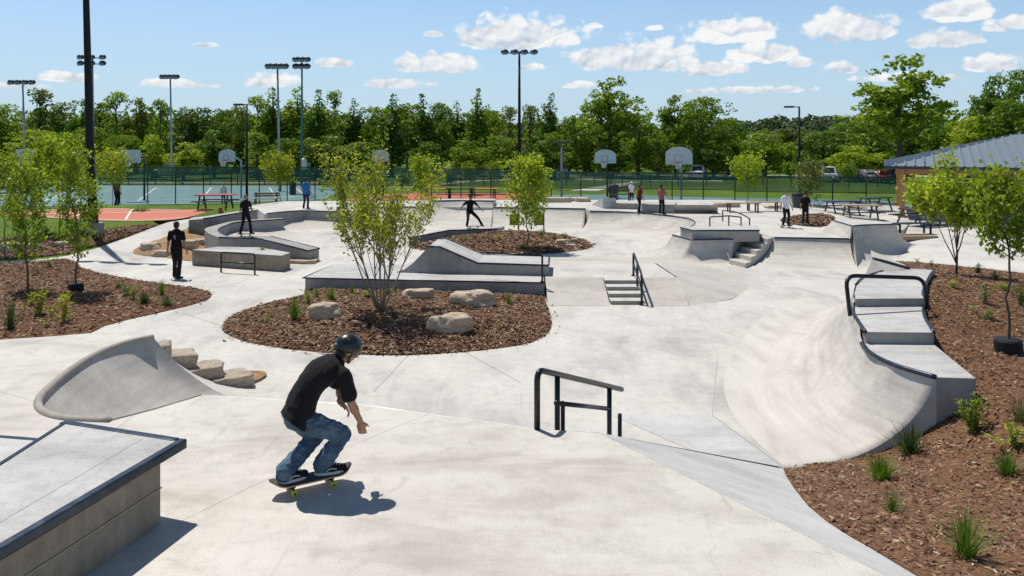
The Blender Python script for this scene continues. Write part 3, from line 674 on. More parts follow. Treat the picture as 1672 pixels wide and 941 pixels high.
def ring_z(x, y):
    return lerp(RING, G(x, y)+.02, max(ss(14.5, 17.5, x), ss(-12.8, -14.3, x)))
RINGO = drape('terrace', ring, ring_z, .9, M['floor'], skirt=1.0); tag(RINGO, 'raised concrete terrace round the bowls', kind='structure')
# --- front deck and bank
lipA = cr([W(250, 550.5, DECK), W(205, 560, DECK), W(152, 581, DECK), W(105, 612, DECK), W(72, 641, DECK), W(62, 657, DECK), W(70, 673, DECK), W(105, 684, DECK), W(180, 688, DECK)], 6)
edge = [W(*q, DECK) for q in [(250, 669), (330, 645), (400, 649), (480, 654.5), (590, 661), (700, 676), (800, 689), (870, 700), (930, 704), (978, 707)]]
bt = [W(978, 707, DECK), W(1200, 824, DECK), W(1448, 941, DECK)]
bdir = (bt[2]-bt[0]).normalized(); bt[1] = bt[0]+bdir*(bt[1]-bt[0]).dot(bdir); bt.append(bt[2]+bdir*3.5)
deck = [(-9.5, 11.9), V2(W(0, 555, DECK)), V2(W(90, 549, DECK)), V2(W(170, 542.5, DECK))]+[V2(p) for p in lipA]+[V2(p) for p in edge]+[V2(p) for p in bt[1:]]+[(4.7, -2), (-9.5, -2)]
DK = drape('deck', deck, lambda x, y: DECK, 1.2, M['deck'], skirt=1.45); tag(DK, 'upper concrete deck under the front skater', kind='structure')
jm = MB(); dz = lambda x, y: DECK
for line in ([(275, 862), (420, 790), (700, 676)], [(0, 640), (62, 657)], [(20, 600), (152, 582)]):
    strip(jm, [W(*q, DECK) for q in line], .0035, dz)
jm.build('expansion_joint', M['joint'], DK)
# pale steel nosing along the deck edge
nb = MB(); nb.tube([p+Vector((0, 0, -.012)) for p in cr(edge[1:], 4)], .014, 8); nb.build('edge_nosing', M['galv'], DK, True)
# stairs hidden behind the deck edge, under the front handrail
sb = MB()
e0 = W(885, 701.5, DECK); e1 = W(970, 706.5, DECK); t = (e1-e0).normalized(); nrm = Vector((-t.y, t.x, 0))
for k in range(7):
    a = e0+nrm*(.02+.3*k); b = e1+nrm*(.02+.3*k); c = b+nrm*.31; d_ = a+nrm*.31; z = DECK-.17*(k+1)
    sb.prism([(p.x, p.y, z) for p in (a, b, c, d_)], -.2)
sb.build('stair', M['wall'], DK)
# sloping bank right of the deck
n_ = Vector((-bdir.y, bdir.x, 0)); n_ = n_ if n_.x > 0 else -n_
far = W(1278, 763, 0.02); run = (far-bt[0]).dot(n_); slope = DECK/run
def bank_z(x, y): return DECK-max(-.02, (Vector((x, y, 0))-Vector((bt[0].x, bt[0].y, 0))).dot(n_))*slope
def bankray(px, py):
    return ray(px, py, bank_z)
bb = [bankray(*q) for q in [(1278, 763), (1284, 778), (1296, 797), (1320, 827), (1350, 852), (1385, 875), (1424, 897), (1460, 919), (1497, 941)]]
bb.append(bb[-1]+(bb[-1]-bb[-2]).normalized()*2.5); BANKEDGE = bb
bankpoly = [V2(bt[0])]+[V2(p) for p in bb]+[V2(bt[3]), V2(bt[2]), V2(bt[1])]
BK = drape('bank', bankpoly, lambda x, y: bank_z(x, y)+.001, .8, M['bank'], DK)
# back bank from the deck edge (faces away, seen from the side only)
m2 = MB(); bk = []
b0 = W(978, 707, DECK)
m2.quad(b0, far, (far.x-.9, far.y+.02, 0.004), (b0.x-.05, b0.y+2.2, 0.004), mi=0)
m2.quad(b0, (b0.x-.05, b0.y+2.2, 0), (b0.x-.03, b0.y+.02, DECK-.02)); m2.build('back_bank', M['bank'], DK)
# --- mulch beds
BEDS = {}
def make_bed(key, bound, hump, zedge, label, chips=0, chipsize=1.0, fall=1.2, step=.35):
    pts = [V2(p) for p in bound]; ab = poly_arr(pts)
    def zf(x, y):
        if not in_poly(pts, x, y): return -5.0
        d = edge_dist(ab, x, y)
        return zedge(x, y)+.015+hump*(1-math.exp(-d/fall))+.035*ss(0, .4, d)*(noise.noise((x*1.7, y*1.7, 3))+.6*noise.noise((x*4.5, y*4.5, 9)))
    def zfe(x, y):
        d = edge_dist(ab, x, y)
        return zedge(x, y)+.015+hump*(1-math.exp(-d/fall))+.035*ss(0, .4, d)*(noise.noise((x*1.7, y*1.7, 3))+.6*noise.noise((x*4.5, y*4.5, 9)))
    o = drape('mulch_bed', pts, zfe, step, M['mulch'], skirt=.12); tag(o, label, kind='structure')
    BEDS[key] = (pts, zf, ab, zfe)
    if chips:
        x0 = min(p[0] for p in pts); x1 = max(p[0] for p in pts); y0 = min(p[1] for p in pts); y1 = max(p[1] for p in pts)
        vs = []; fs = []; n = 0; tries = 0
        while n < chips and tries < chips*6:
            tries += 1
            y = y0+(y1-y0)*random.random()**1.35; x = random.uniform(x0-.2, x1+.2)
            if y < 3 or abs(x) > .72*y+1: continue
            if in_poly(pts, x, y): z = zfe(x, y)
            elif key in ('centre', 'left', 'middle', 'upperleft') and random.random() < .10 and edge_dist(ab, x, y) < .35*random.random()**2: z = G(x, y)+.004
            else: continue
            L = random.uniform(.012, .042)*chipsize*(1.8 if random.random() < .08 else 1); w = random.uniform(.005, .013)*chipsize
            a = random.uniform(0, 6.283); ux = Vector((math.cos(a), math.sin(a), random.uniform(-.35, .35)))*L
            vy = Vector((-math.sin(a), math.cos(a), random.uniform(-.9, .9)))*w; c = Vector((x, y, z+random.uniform(.002, .022)))
            b = len(vs); k = Vector((0, 0, random.uniform(-.008, .012)*chipsize))
            vs += [c-ux-vy*.6, c-ux+vy*.7, c+k-vy, c+k+vy, c+ux-vy*.5, c+ux+vy*.5]; fs += [(b, b+2, b+3, b+1), (b+2, b+4, b+5, b+3)]; n += 1
        me = bpy.data.meshes.new('wood_chips'); me.from_pydata(vs, [], fs)
        c = link_mesh('wood_chips', me, M['chip']); tag(c, 'loose wood chips '+label.split(' ', 1)[1], kind='stuff')
cen = cr([W(*q) for q in [(496, 484), (428, 499), (380, 516), (363, 533), (370, 545), (401, 558), (462, 569), (530, 576), (598, 579.5), (666, 580), (751, 575.5), (836, 566), (880, 554), (899, 537), (898, 515), (892, 496), (889.5, 487)]], 5)
cen += [W(889, 484), W(700, 477), W(498, 473)]
make_bed('centre', cen, .30, G, 'brown mulch bed with boulders round the multi-stem tree', 15000, 1.5)
lf = [ray(*q) for q in [(343, 478), (345, 484), (336, 491), (310, 499), (260, 511), (215, 521), (170, 533)]]
lf = cr(lf, 4)+[Vector((-9.2, 14)), Vector((-11, 12.6)), Vector((-26, 12.6)), Vector((-28, 21))]+[ray(*q) for q in [(0, 431), (60, 428), (108, 423), (124, 428), (132, 437), (160, 446), (205, 455), (270, 465), (320, 471)]]
make_bed('left', lf, .16, G, 'brown mulch bed with young trees beside the left path', 12000, 1.6)
ul = [ray(*q) for q in [(0, 424), (60, 420), (110, 414.5), (130, 408), (160, 399), (205, 386), (252, 370.5), (258, 368.5), (235, 367.5), (190, 372), (120, 379), (60, 384), (0, 390)]]
make_bed('upperleft', ul, .08, G, 'narrow mulch bed between the lawn and the left path', 4000, 2.2)
md = cr([ray(*q) for q in [(905, 414), (940, 410), (962, 405.5), (967, 401), (955, 393), (928, 386), (892, 381), (850, 378)]], 4)
md += [W(814, 378.5, -.1), W(734, 387.5, -.1), W(668, 403, -.1)]+cr([ray(*q) for q in [(672, 406), (720, 412), (800, 415), (870, 416)]], 4)
make_bed('middle', md, .22, G, 'mounded mulch island behind the wedge ramp', 5000, 2.4)
# right bed: terrain through control heights
RB = [(p.x, p.y, p.z) for p in BANKEDGE]+[(4.2, 10.45, .07), (4.88, 10.45, .24), (5.3, 10.45, .42), (5.58, 10.45, .60), (6.1, 10.3, .92), (6.6, 12, 1.12), (6.9, 13.6, 1.28), (7.6, 15, 1.42), (8.6, 16.6, 1.45),
      (7.9, 12.7, 1.12), (10, 12.5, 1.1), (13, 13, 1.05), (9, 8.5, 1.0), (6.5, 6.5, 1.05), (9, 5, 1.1), (5, 3, 1.3), (11, 18, 1.15), (12, 24.2, .55), (15, 22.5, .55), (20, 20.5, .55), (14, 18, 1.0), (10.5, 20.5, .95), (4.6, 8.6, .55), (5.3, 8.6, .72)]
RA = np.array(RB)
def tps(P):
    n = len(P); d = np.hypot(P[:, None, 0]-P[None, :, 0], P[:, None, 1]-P[None, :, 1])
    K = np.where(d > 0, d*d*np.log(np.maximum(d, 1e-9)), 0)+np.eye(n)*.02
    Q = np.hstack([np.ones((n, 1)), P[:, :2]]); A = np.block([[K, Q], [Q.T, np.zeros((3, 3))]])
    return np.linalg.solve(A, np.concatenate([P[:, 2], np.zeros(3)]))
RC = tps(RA)
def rbed_z(x, y):
    d = np.hypot(RA[:, 0]-x, RA[:, 1]-y); k = np.where(d > 0, d*d*np.log(np.maximum(d, 1e-9)), 0)
    return float((k*RC[:-3]).sum()+RC[-3]+RC[-2]*x+RC[-1]*y)
QL1 = [W(*q, 1.23) for q in [(1529, 616), (1500, 608), (1467, 598), (1440, 587), (1420, 575), (1408, 561)]]
rb = [V2(p) for p in BANKEDGE]+[(14, 2), (30, 6), (30, 17), (24, 19.5), V2(W(1672, 462, .55)), V2(W(1610, 445, .55)), V2(W(1540, 433, .55)), V2(W(1490, 427, .55)), V2(W(1462, 426, .55)), (10.8, 21.5), (9.7, 18.8), (9.0, 17.2), (8.1, 15.6), (7.2, 14.2), (6.75, 12.9), (6.0, 11.0), (5.72, 10.52), (5.3, 10.53), (4.9, 10.53), (4.3, 10.55)]
make_bed('right', rb, .0, rbed_z, 'sloping brown mulch bed along the right quarter pipe', 38000, .95, step=.3)
# dirt mound left with rocks, small mulch triangle at the right steps and thin beds
dm = cr([ray(*q) for q in [(217, 413), (228, 403), (258, 393), (290, 379), (318, 372), (345, 371), (362, 386), (358, 400), (330, 409), (314, 418), (314, 427), (270, 421), (236, 418)]], 3, True)
pts = [V2(p) for p in dm]; ab = poly_arr(pts)
def dmz(x, y):
    d = edge_dist(ab, x, y); return G(x, y)+.02+.42*(1-math.exp(-d/.8))+.1*noise.noise((x*1.3, y*1.3, 1))*ss(0, .4, d)+.05*noise.noise((x*4, y*4, 1))*ss(0, .3, d)
o = drape('soil_mound', pts, dmz, .3, M['dirt'], skirt=.2); tag(o, 'tan soil mound beside the curved ledge', kind='structure')
BEDS['mound'] = (pts, lambda x, y: dmz(x, y) if in_poly(pts, x, y) else -5, ab, dmz)
rm = cr([W(*q, RING) for q in [(1268, 372), (1290, 368), (1330, 366), (1357, 366), (1352, 372), (1320, 376)]], 3, True)
rm = cr([W(*q, RING) for q in [(1274, 360), (1300, 354), (1345, 351.5), (1362, 356), (1356, 364), (1345, 370), (1318, 369), (1290, 366)]], 4, True)
make_bed('rear', rm, .25, lambda x, y: RING+.01, 'small mulch bed behind the two standing skaters', 2500, 2.4)
# --- courts, lines, paths beyond
def court(name, px, mat, label, zf=None, step=1.5, up=.02, cls=False):
    zf = zf or ground_z; p = [ray(*q, zf, 20) for q in px]
    if cls: p = cr(p, 4, True)
    o = drape(name, [V2(q) for q in p], lambda x, y: zf(x, y)+up, step, M[mat]); return tag(o, label, kind='structure')
c1 = court('tennis_court', [(-60, 337), (120, 338), (260, 335), (430, 330), (530, 326), (560, 312), (520, 304), (200, 303), (-60, 305)], 'teal', 'teal tennis courts behind the left lawn')
lm = MB(); gz = lambda x, y: ground_z(x, y)
for l in ([(-40, 330), (230, 328), (500, 321)], [(-40, 312), (200, 310), (530, 309)], [(60, 333), (130, 307)], [(225, 329), (255, 307)], [(330, 326), (345, 307)], [(450, 323), (440, 307)], [(500, 321), (482, 307)]):
    strip(lm, [ray(*q, ground_z, 20) for q in l], .12, gz, .028, 20)
lm.build('court_line', M['white'], c1)
c2 = court('sports_court', [(-10, 351), (69, 344), (150, 341), (217, 341.5), (293, 343), (357, 342.5), (372, 345), (306, 356), (230, 361.5), (153, 360.5), (69, 355.5)], 'orange', 'orange court with white lines beside the path', cls=True)
lm = MB()
for l in ([(20, 351), (150, 349), (330, 347)], [(150, 341.5), (120, 357)], [(217, 342), (205, 360)], [(0, 348), (70, 355), (150, 360), (235, 361), (306, 355.5)], [(69, 344.5), (150, 341.5), (217, 342), (293, 343.5)]):
    strip(lm, [ray(*q, ground_z, 20) for q in l], .1, gz, .03, 30)
lm.build('court_line', M['white'], c2)
court('sports_court', [(560, 327), (620, 318), (700, 315.5), (830, 316), (895, 318), (900, 326), (800, 328), (700, 328)], 'orange', 'orange court behind the bowl extension')
court('sports_court', [(890, 332), (895, 319), (1000, 318), (1120, 322), (1260, 325), (1440, 328), (1500, 338), (1500, 346), (1200, 340), (1000, 334)], 'teal', 'teal court under the right basketball hoops')
court('path', [(0, 300), (520, 300), (520, 298), (0, 298)], 'floor', 'pale path across the far lawn on the left', step=3)
court('path', [(640, 309), (790, 296), (900, 294), (1180, 297), (1180, 295), (900, 291.5), (780, 293)], 'floor', 'pale path across the far lawn in the middle', step=3)
court('road', [(600, 287.5), (1500, 289), (1700, 292), (1700, 289), (1500, 287), (600, 286)], 'top', 'access road along the edge of the far trees', step=8)
court('path', [(930, 312), (1010, 300), (1050, 296), (1040, 299), (975, 312)], 'floor', 'short pale path behind the middle hoops', step=2)
M['hillmat'] = plain('wooded_ground', (.035, .06, .02), .95, 0, .3, .05)
# distant wooded hill
hm = MB(); rows = []
for j in range(14):
    row = []
    for i in range(90):
        x = -420+10*i; y = 260+16*j
        h = 11*math.exp(-((j-7)/4.2)**2)*(.62+.38*noise.noise((x/95, 2, 0)))*(1+.22*math.exp(-((x-130)/110)**2))
        row.append((x, y, -1+h))
    rows.append(row)
hm.loft(rows); o = hm.build('hill', M['hillmat'], None, True, weld=False); flip_up(o.data); tag(o, 'low wooded hill on the horizon', kind='structure')
HILLROWS = rows
# ================================================================ SKATE FEATURES (things)
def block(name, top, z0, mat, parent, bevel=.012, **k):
    m = MB(); m.prism(top, z0, 0, 1 if mat in ('wall', 'form') else None); return m.build(name, [M[mat], M['top']] if mat in ('wall', 'form') else M[mat], parent, False, bevel, **k)  # wall sides carry painted shade, tops stay light
def edging(parent, pts, r=.03, mat='steel', name='coping'):
    m = MB(); m.tube(pts, r, 8); return m.build(name, M[mat], parent, True)
def angle_edge(parent, pts, w=.06, h=.05, mat='steel', name='steel_edge', inward=None):
    # steel angle laid over the edge of a ledge, proud by 3 mm
    m = MB()
    for a, b in zip(pts, pts[1:]):
        a = Vector(a); b = Vector(b); t = (b-a).normalized(); s_ = Vector((-t.y, t.x, 0)).normalized()
        m.obox((a+b)/2+Vector((0, 0, .004-h/2)), t*((b-a).length/2+.003), s_*w/2, Vector((0, 0, h/2)))
    return m.build(name, M[mat], parent, False, .004, weld=False)
def side_panel(mb, prof, zb):
    n = len(prof); mb.add([tuple(p) for p in prof]+[(p.x, p.y, min(zb, p.z-.01)) for p in prof], [(k, k+1, n+k+1, n+k) for k in range(n-1)])
# 1 left scoop quarter pipe ------------------------------------------------
t = thing('quarter_pipe', 'scooped concrete quarter pipe with rounded tan lip, sunk in the left deck', 'quarter pipe', (-5, 10.5, 0))
lp = resample(lipA, 40); ft = resample(cr([Vector((-3.35, 12.75, -.0)), Vector((-3.3, 11.8, 0)), Vector((-3.35, 11, 0)), Vector((-3.5, 10.5, 0)), Vector((-3.75, 10.1, 0)), Vector((-4.0, 9.7, 0))], 6), 40)
for q in ft: q.z = G(q.x, q.y)+.006
rows = qprofile(lp, ft, 16, 44)
m = MB(); m.loft(rows); m.build('transition', M['trans'], t, True)
cp = MB(); cp.tube([p+Vector((0, 0, -.005)) for p in lp], [.05]*len(lp), 8); cp.build('coping', M['coping'], t, True)
cp = MB(); cp.tube([W(178, 687.8, DECK), W(250, 669, DECK), W(328, 645.5, DECK)], .016, 6); cp.build('edge_lip', M['coping'], t, True)
# flare between the end profile and the stone steps
prof = [r[0] for r in rows]
out = resample([prof[0]+Vector((.004, .004, 0)), W(265, 575, .88), W(285, 588, .58), W(321, 604, .30), W(343, 611.5, .18), W(373, 621, .06), W(404, 630, .008), W(470, 641, .005)], len(prof))
m = MB(); fl = []
for k in range(7):
    u = k/6; fl.append([Vector((lerp(a.x, b.x, u), lerp(a.y, b.y, u), lerp(a.z, b.z, u)-.12*math.sin(math.pi*u)*max(0, min(1, (a.z-.1)/.6)))) for a, b in zip(prof, out)])
m.loft(fl); side_panel(m, out, -.1); m.build('flare', M['floor'], t, True)
# stone steps
def stone(name, c, r, seed, mat, parent=None, flat=.5, rz=0, box=3.0):
    me = MB(); vs = []; fs = []
    bm = bmesh.new(); bmesh.ops.create_icosphere(bm, subdivisions=4, radius=1)
    for v in bm.verts:
        p = v.co.normalized(); k = (abs(p.x)**box+abs(p.y)**box+abs(p.z)**box)**(-1/box)
        q = p*k; n1 = noise.noise(q*1.1+Vector((seed*7.3, 0, 0))); n2 = noise.noise(q*2.7+Vector((0, seed*3.1, 0))); n3 = noise.noise(q*7+Vector((0, 0, seed)))
        # faceted: quantise the radius a little
        vd = noise.voronoi(q*1.3+Vector((seed*2.7, 0, 0)))[0][0]
        q = q*(1+((vd-.45)*.34 if box < 4 else (vd-.45)*.1))
        q = q*(1+(.28 if box < 4 else .14)*n1+(.15 if box < 4 else .08)*n2+.05*n3)
        if q.z > flat: q.z = flat+(q.z-flat)*.25
        v.co = Vector((q.x*r[0], q.y*r[1], q.z*r[2]))
    bm.transform(Matrix.Rotation(rz, 4, 'Z'))
    mesh = bpy.data.meshes.new(name); bm.to_mesh(mesh); bm.free()
    o = link_mesh(name, mesh, M[mat], parent, True); o.location = c; return o
for i, (px, py, z, sx, sy, lab) in enumerate([(264, 567, .92, .14, .2, 'topmost squared stone step against the quarter pipe end'), (290, 579, .62, .29, .26, 'second stone step down from the quarter pipe end'),
        (331, 598, .40, .32, .28, 'third stone step, broad and flat, beside the scooped quarter pipe'), (375, 612, .22, .33, .28, 'lowest stone step at the tip of the soil strip')]):
    c = W(px, py, z); sz = z/1.5; o = stone('stone_step', (c.x, c.y, z-sz*.55), (sx, sy, sz), i+3, 'greyrock', flat=.55, rz=.35+.1*i, box=9)
    tag(o, lab, 'stone step', 'stone steps beside the scooped quarter pipe')
sp = cr([Vector(q) for q in [(-5.7, 12.75, .0), (-5.9, 13.4, 0), (-5.5, 14.2, 0), (-4.85, 14.75, 0), (-4.5, 14.6, 0), (-4.6, 14.1, 0), (-5.1, 13.6, 0), (-5.35, 12.9, 0)]], 3, True)
o = drape('soil_strip', [V2(p) for p in sp], lambda x, y: G(x, y)+.05+.0*y, .25, M['dirt'], skirt=.05); tag(o, 'orange soil strip under the stone steps', kind='structure')
# 2 front-left grind ledge ---------------------------------------------------
t = thing('grind_ledge', 'large concrete ledge with dark steel edges in the front left corner', 'ledge', (-3.4, 5, DECK))
A = W(108, 685.6, 1.9); B = W(306, 716.5, 1.9); C = W(0, 897, 1.9); Dd = W(0, 753.6, 1.9)
C2 = C+(C-B).normalized()*1.6; D2 = Dd+(Dd-A).normalized()*3.0
ct = (A+B+C2+D2)/4
m = MB(); ja = B+Vector((-.128, -.198, 0)); jb = C2+Vector((-.088, 0, 0)); nn = Vector((1, -.24, 0)).normalized()*.003
for zz in (1.585,): m.tube([Vector((ja.x, ja.y, zz))+nn, Vector((jb.x, jb.y, zz))+nn], .006, 5)
m.build('pour_line', M['coping'], t)
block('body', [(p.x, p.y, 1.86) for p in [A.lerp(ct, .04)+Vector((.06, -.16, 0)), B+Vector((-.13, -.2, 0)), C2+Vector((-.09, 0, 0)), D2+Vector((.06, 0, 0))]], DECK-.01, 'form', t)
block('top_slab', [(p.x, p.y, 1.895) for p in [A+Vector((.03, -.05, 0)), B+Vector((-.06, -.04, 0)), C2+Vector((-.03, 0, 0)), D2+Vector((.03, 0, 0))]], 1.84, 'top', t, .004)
m = MB()
def capbar(a, b, w=.075, h=.08):
    tt = (b-a).normalized(); s_ = Vector((-tt.y, tt.x, 0)); s_ = s_ if s_.dot(ct-a) > 0 else -s_
    m.obox((a+b)/2+s_*w/2+Vector((0, 0, -h/2+.002)), tt*(b-a).length/2, s_*w/2, Vector((0, 0, h/2)))
capbar(B, C2, .07, .08)
m.build('steel_edge', M['steel'], t, False, .012, weld=False)
m = MB(); s1 = (A-B).normalized()*.002
capbar(B+(A-B).normalized()*.072, A); m.build('steel_edge', M['steel'], t, False, .012, weld=False)
m = MB(); capbar(A+(D2-A).normalized()*.085, D2, .05); m.build('steel_edge', M['steel'], t, False, .012, weld=False)
m = MB(); strip(m, [B.lerp(A, .3)+Vector((-.0, -.12, 0)), C2.lerp(D2, .45)], .004, lambda x, y: 1.897, .001); m.build('joint', M['joint'], t)
# low pad just behind it
t = thing('manual_pad', 'low steel-edged concrete pad behind the front left ledge', 'ledge', (-5.2, 7.2, DECK))
pa = [W(-80, 708, 1.42), W(0, 713, 1.42), W(62, 718, 1.42)]
top = [(-6.6, 7.95, 1.42), (pa[1].x, pa[1].y, 1.42), (pa[2].x, pa[2].y, 1.42), (-4.55, 5.2, 1.42), (-6.6, 4.6, 1.42)]
block('slab', top, DECK-.02, 'bank', t); angle_edge(t, top[:3], .06, .05)
# 3 right quarter pipe with stepped ledge ---------------------------------------
t = thing('quarter_pipe', 'long concrete quarter pipe with stepped ledge deck beside the right mulch bed', 'quarter pipe', (6, 12, 0))
L1 = QL1; L2 = [W(*q, 1.41) for q in [(1413, 542), (1403, 527), (1394, 512)]]; L3 = [W(*q, 1.55) for q in [(1396, 488), (1394, 478), (1398, 465), (1410, 454), (1442, 443), (1484, 438.5)]]
lip = [Vector(L1[0]), Vector(L1[2]), Vector(L1[3]), L1[5]+Vector((0, 0, .03)), Vector(L2[1]), Vector(L2[2])]+[Vector(p) for p in L3[1:4]]+[W(1425, 423, 1.75)]
lip = resample(cr(lip, 4), 60)
ft = resample(cr([Vector(q) for q in [(3.62, 10.52, 0), (3.5, 11.6, 0), (3.5, 12.8, 0), (3.9, 14.6, 0), (4.9, 17.0, 0), (6.0, 19.2, 0), (7.6, 21.4, 0), (8.3, 21.7, 0)]], 6), 60)
for q in ft: q.z = G(q.x, q.y)+.004
rows = qprofile(lip, ft, 20, 12)
m = MB(); m.loft(rows); side_panel(m, [r[0] for r in rows], -.2); m.build('transition', M['trans'], t, True)
RE1 = W(1525, 567, 1.23); FR = W(1594, 618, 1.23)
block('ledge_step', [tuple(p) for p in L1]+[tuple(W(1525, 562, 1.23)), tuple(FR)], .2, 'wall', t)
block('ledge_step', [tuple(p+Vector((.012, 0, 0))) for p in L2]+[tuple(W(1396, 494, 1.41)), tuple(W(1508, 499, 1.41)), tuple(W(1510, 518, 1.41)), tuple(W(1525, 543, 1.41))], .2, 'wall', t)
block('ledge_step', [tuple(p+Vector((.012, 0, 0))) for p in L3]+[tuple(W(1525, 441, 1.55)), tuple(W(1517, 453, 1.55)), tuple(W(1507, 477, 1.55)), tuple(W(1511, 487, 1.55))], .2, 'wall', t)
edging(t, [p+Vector((-.01, 0, .0)) for p in cr(L1, 4)], .035); edging(t, cr([p+Vector((0, 0, 0)) for p in L2]+[W(1393, 496, 1.41)], 4), .03)
edging(t, cr(L3[2:], 4), .03)
edging(t, cr([W(1525, 543, 1.41), W(1510, 518, 1.41), W(1508, 500, 1.41)], 4), .028); edging(t, cr([W(1511, 487, 1.55), W(1507, 477, 1.55), W(1517, 453, 1.55), W(1525, 441.5, 1.55)], 4), .028)
# raised wedge at the far end
wa = W(1425, 422, 1.78); wb = W(1485, 439, 1.56)
m = MB(); m.prism([tuple(wa), tuple(wb), (wb.x+.15, wb.y+.5, 1.56), (wa.x+.5, wa.y+1.2, 1.78)], .2); m.build('wedge', M['trans2'], t, False, .01)
edging(t, [wa, wb], .035)
m = MB(); m.quad(wa, wb, W(1442, 444, 1.55), W(1411, 453, 1.55)); m.build('wedge_face', M['trans2'], t)
# rail on it
def railthing(name, label, cat, pts_list, posts, r, loc, mat='railblack', group=None):
    t = thing(name, label, cat, loc, group)
    for i, p in enumerate(pts_list):
        m = MB(); m.tube(p, r if i == 0 else r*.85, 10); m.build('bar' if i == 0 else 'lower_bar', M[mat], t, True)
    for a, b in posts:
        m = MB(); m.tube([a, b], r, 10); m.build('post', M[mat], t, True)
        m = MB(); m.tube([Vector(a)+Vector((0, 0, .003)), Vector(a)+Vector((0, 0, .015))], r*2.2, 12); m.build('base_plate', M[mat], t, False)
    return t
def bend(pts, k=.14, n=5):
    out = [Vector(pts[0])]
    for a, b, c in zip(pts, pts[1:], pts[2:]):
        a, b, c = Vector(a), Vector(b), Vector(c); p = b+(a-b).normalized()*min(k, (a-b).length*.45); q = b+(c-b).normalized()*min(k, (c-b).length*.45)
        for i in range(n+1):
            u = i/n; out.append(p*(1-u)**2+b*2*u*(1-u)+q*u*u)
    out.append(Vector(pts[-1])); return out
p0 = W(1388, 516, 1.40); d0 = p0.y; p1 = D(1394, 466, d0+.15); p2 = D(1516, 466, 13.75); p3 = W(1514, 505, 1.40)
p1 = Vector((p0.x+.05, p0.y+.3, 1.40+.62)); p2 = Vector((p3.x, p3.y+.1, 1.40+.52))
railthing('grind_rail', 'black bent tube rail spanning the stepped ledge of the right quarter pipe', 'rail', [bend([p0, p1, p2, p3], .2)], [], .035, (p0.x, p0.y, 1.4))
# small ledge right of it, half sunk in mulch
t = thing('curb_ledge', 'small pale concrete ledge half sunk in the mulch near the right sapling', 'ledge', (9, 17, 1.2))
block('body', [tuple(W(*q, 1.3)) for q in [(1538, 460), (1571, 455), (1573, 461), (1541, 470)]], .9, 'wall', t)
block('walkway', [(p.x, p.y, p.z) for p in [W(1525, 455, 1.3), W(1538, 456, 1.3), W(1541, 468, 1.3), W(1530, 500, 1.32), W(1513, 499, 1.32), W(1521, 470, 1.32)]], .9, 'floor', t)
# 4 central pad, wedge ramp, stairs, banks -----------------------------------------
PZ = .4
padf = [W(498, 453, PZ), W(700, 457, PZ), W(889, 461, PZ)]
t = thing('manual_pad', 'long low concrete pad behind the central mulch bed', 'ledge', (-2, 22.5, 0))
block('slab', [(-5.57, 24.9, PZ), tuple(padf[0]), tuple(padf[2]), (.93, 24.9, PZ)], -.15, 'wall', t)
m = MB(); m.tube([padf[0]+Vector((0, -.005, -.02)), padf[2]+Vector((0, -.005, -.02))], .022, 6); m.build('steel_edge', M['steel'], t, True)
m = MB(); m.quad((-5.57, 24.9, PZ-.003), (.93, 24.9, PZ-.003), (.93, 29.6, -.09), (-5.57, 29.6, -.09)); m.quad((-5.57, 24.9, PZ-.003), (-5.57, 29.6, -.09), (-6.9, 29.6, -.09), (-6.6, 24.9, -.05)); m.build('rear_bank', M['floor'], t)
t = thing('fun_box', 'raised concrete platform with banks on both sides of the stairs', 'fun box', (2.8, 22, 0))
yb = 24.3
m = MB()
m.prism([(.935, 22.5, PZ), (2.58, 22.5, PZ), (2.58, 23.6, PZ), (3.46, 23.6, PZ), (3.46, 22.5, PZ), (4.65, 22.45, PZ), (4.5, yb+.6, PZ), (.935, yb+.6, PZ)], -.15)
m.build('platform', M['floor'], t)
m = MB()
def bankquad(x0, x1):
    m.prism([(x0, 22.497, PZ), (x1, 22.497, PZ), (x1-.02, 20.62, .005), (x0, 20.62, .005)], -.1)
bankquad(.94, 2.56); m.build('bank', M['trans2'], t)
m = MB(); m.prism([(3.48, 22.497, PZ), (4.65, 22.445, PZ), (4.6, 20.6, .006), (3.40, 20.6, .006)], -.1); m.build('bank', M['trans2'], t)
hp = [(4.65, 22.45), (4.6, 20.6), (5.9, 21.4), (7.0, 23.2), (7.6, 26.5), (7.0, 29.8), (.94, 29.8), (.94, 24.9), (4.5, 24.9)]
def hipz(x, y):
    wdt = lerp(1.3, 2.8, ss(20.6, 25, y)); xe = lerp(4.6, 4.65, ss(20.6, 22.45, y)) if y < 22.45 else lerp(4.65, 4.5, ss(22.45, 24.9, y))
    dx = max(0, (x-xe)/wdt); dy = max(0, (y-24.9)/4.7); k = max(0, 1-math.hypot(dx, dy)); fy = min(1, max(0, (y-20.6)/1.85))
    g = G(x, y); return g+.004+(PZ-.004-g)*k*fy-.012*(1-ss(0, .15, k*fy))
drape('hip_bank', hp, hipz, .25, M['trans2'], t).location = -wloc(t)
edging(t, [Vector((4.5, 24.9, PZ)), Vector((4.65, 22.45, PZ-.004))], .02, 'steel', 'hip_edge'); edging(t, [Vector((4.65, 22.45, PZ-.004)), Vector((4.6, 20.62, .004))], .014, 'floor', 'hip_edge')
for k in range(4):
    y = 20.75+.44*k; z = .1*(k+1)
    y1 = y+(.44 if k < 3 else 1.6); zt_ = z-.004*(k == 3); m = MB(); m.prism([(2.575, y, zt_), (3.46, y, zt_), (3.46, y1, zt_), (2.575, y1, zt_)], -.1, 0, 1); m.build('stair_step', [M['wall'], M['floor']], t, False, .008)  # risers take the shade-darkened concrete, treads the light one
h0 = Vector((3.37, 20.68, .0)); h1 = Vector((3.47, 22.75, PZ)); u = Vector((0, 0, 1))
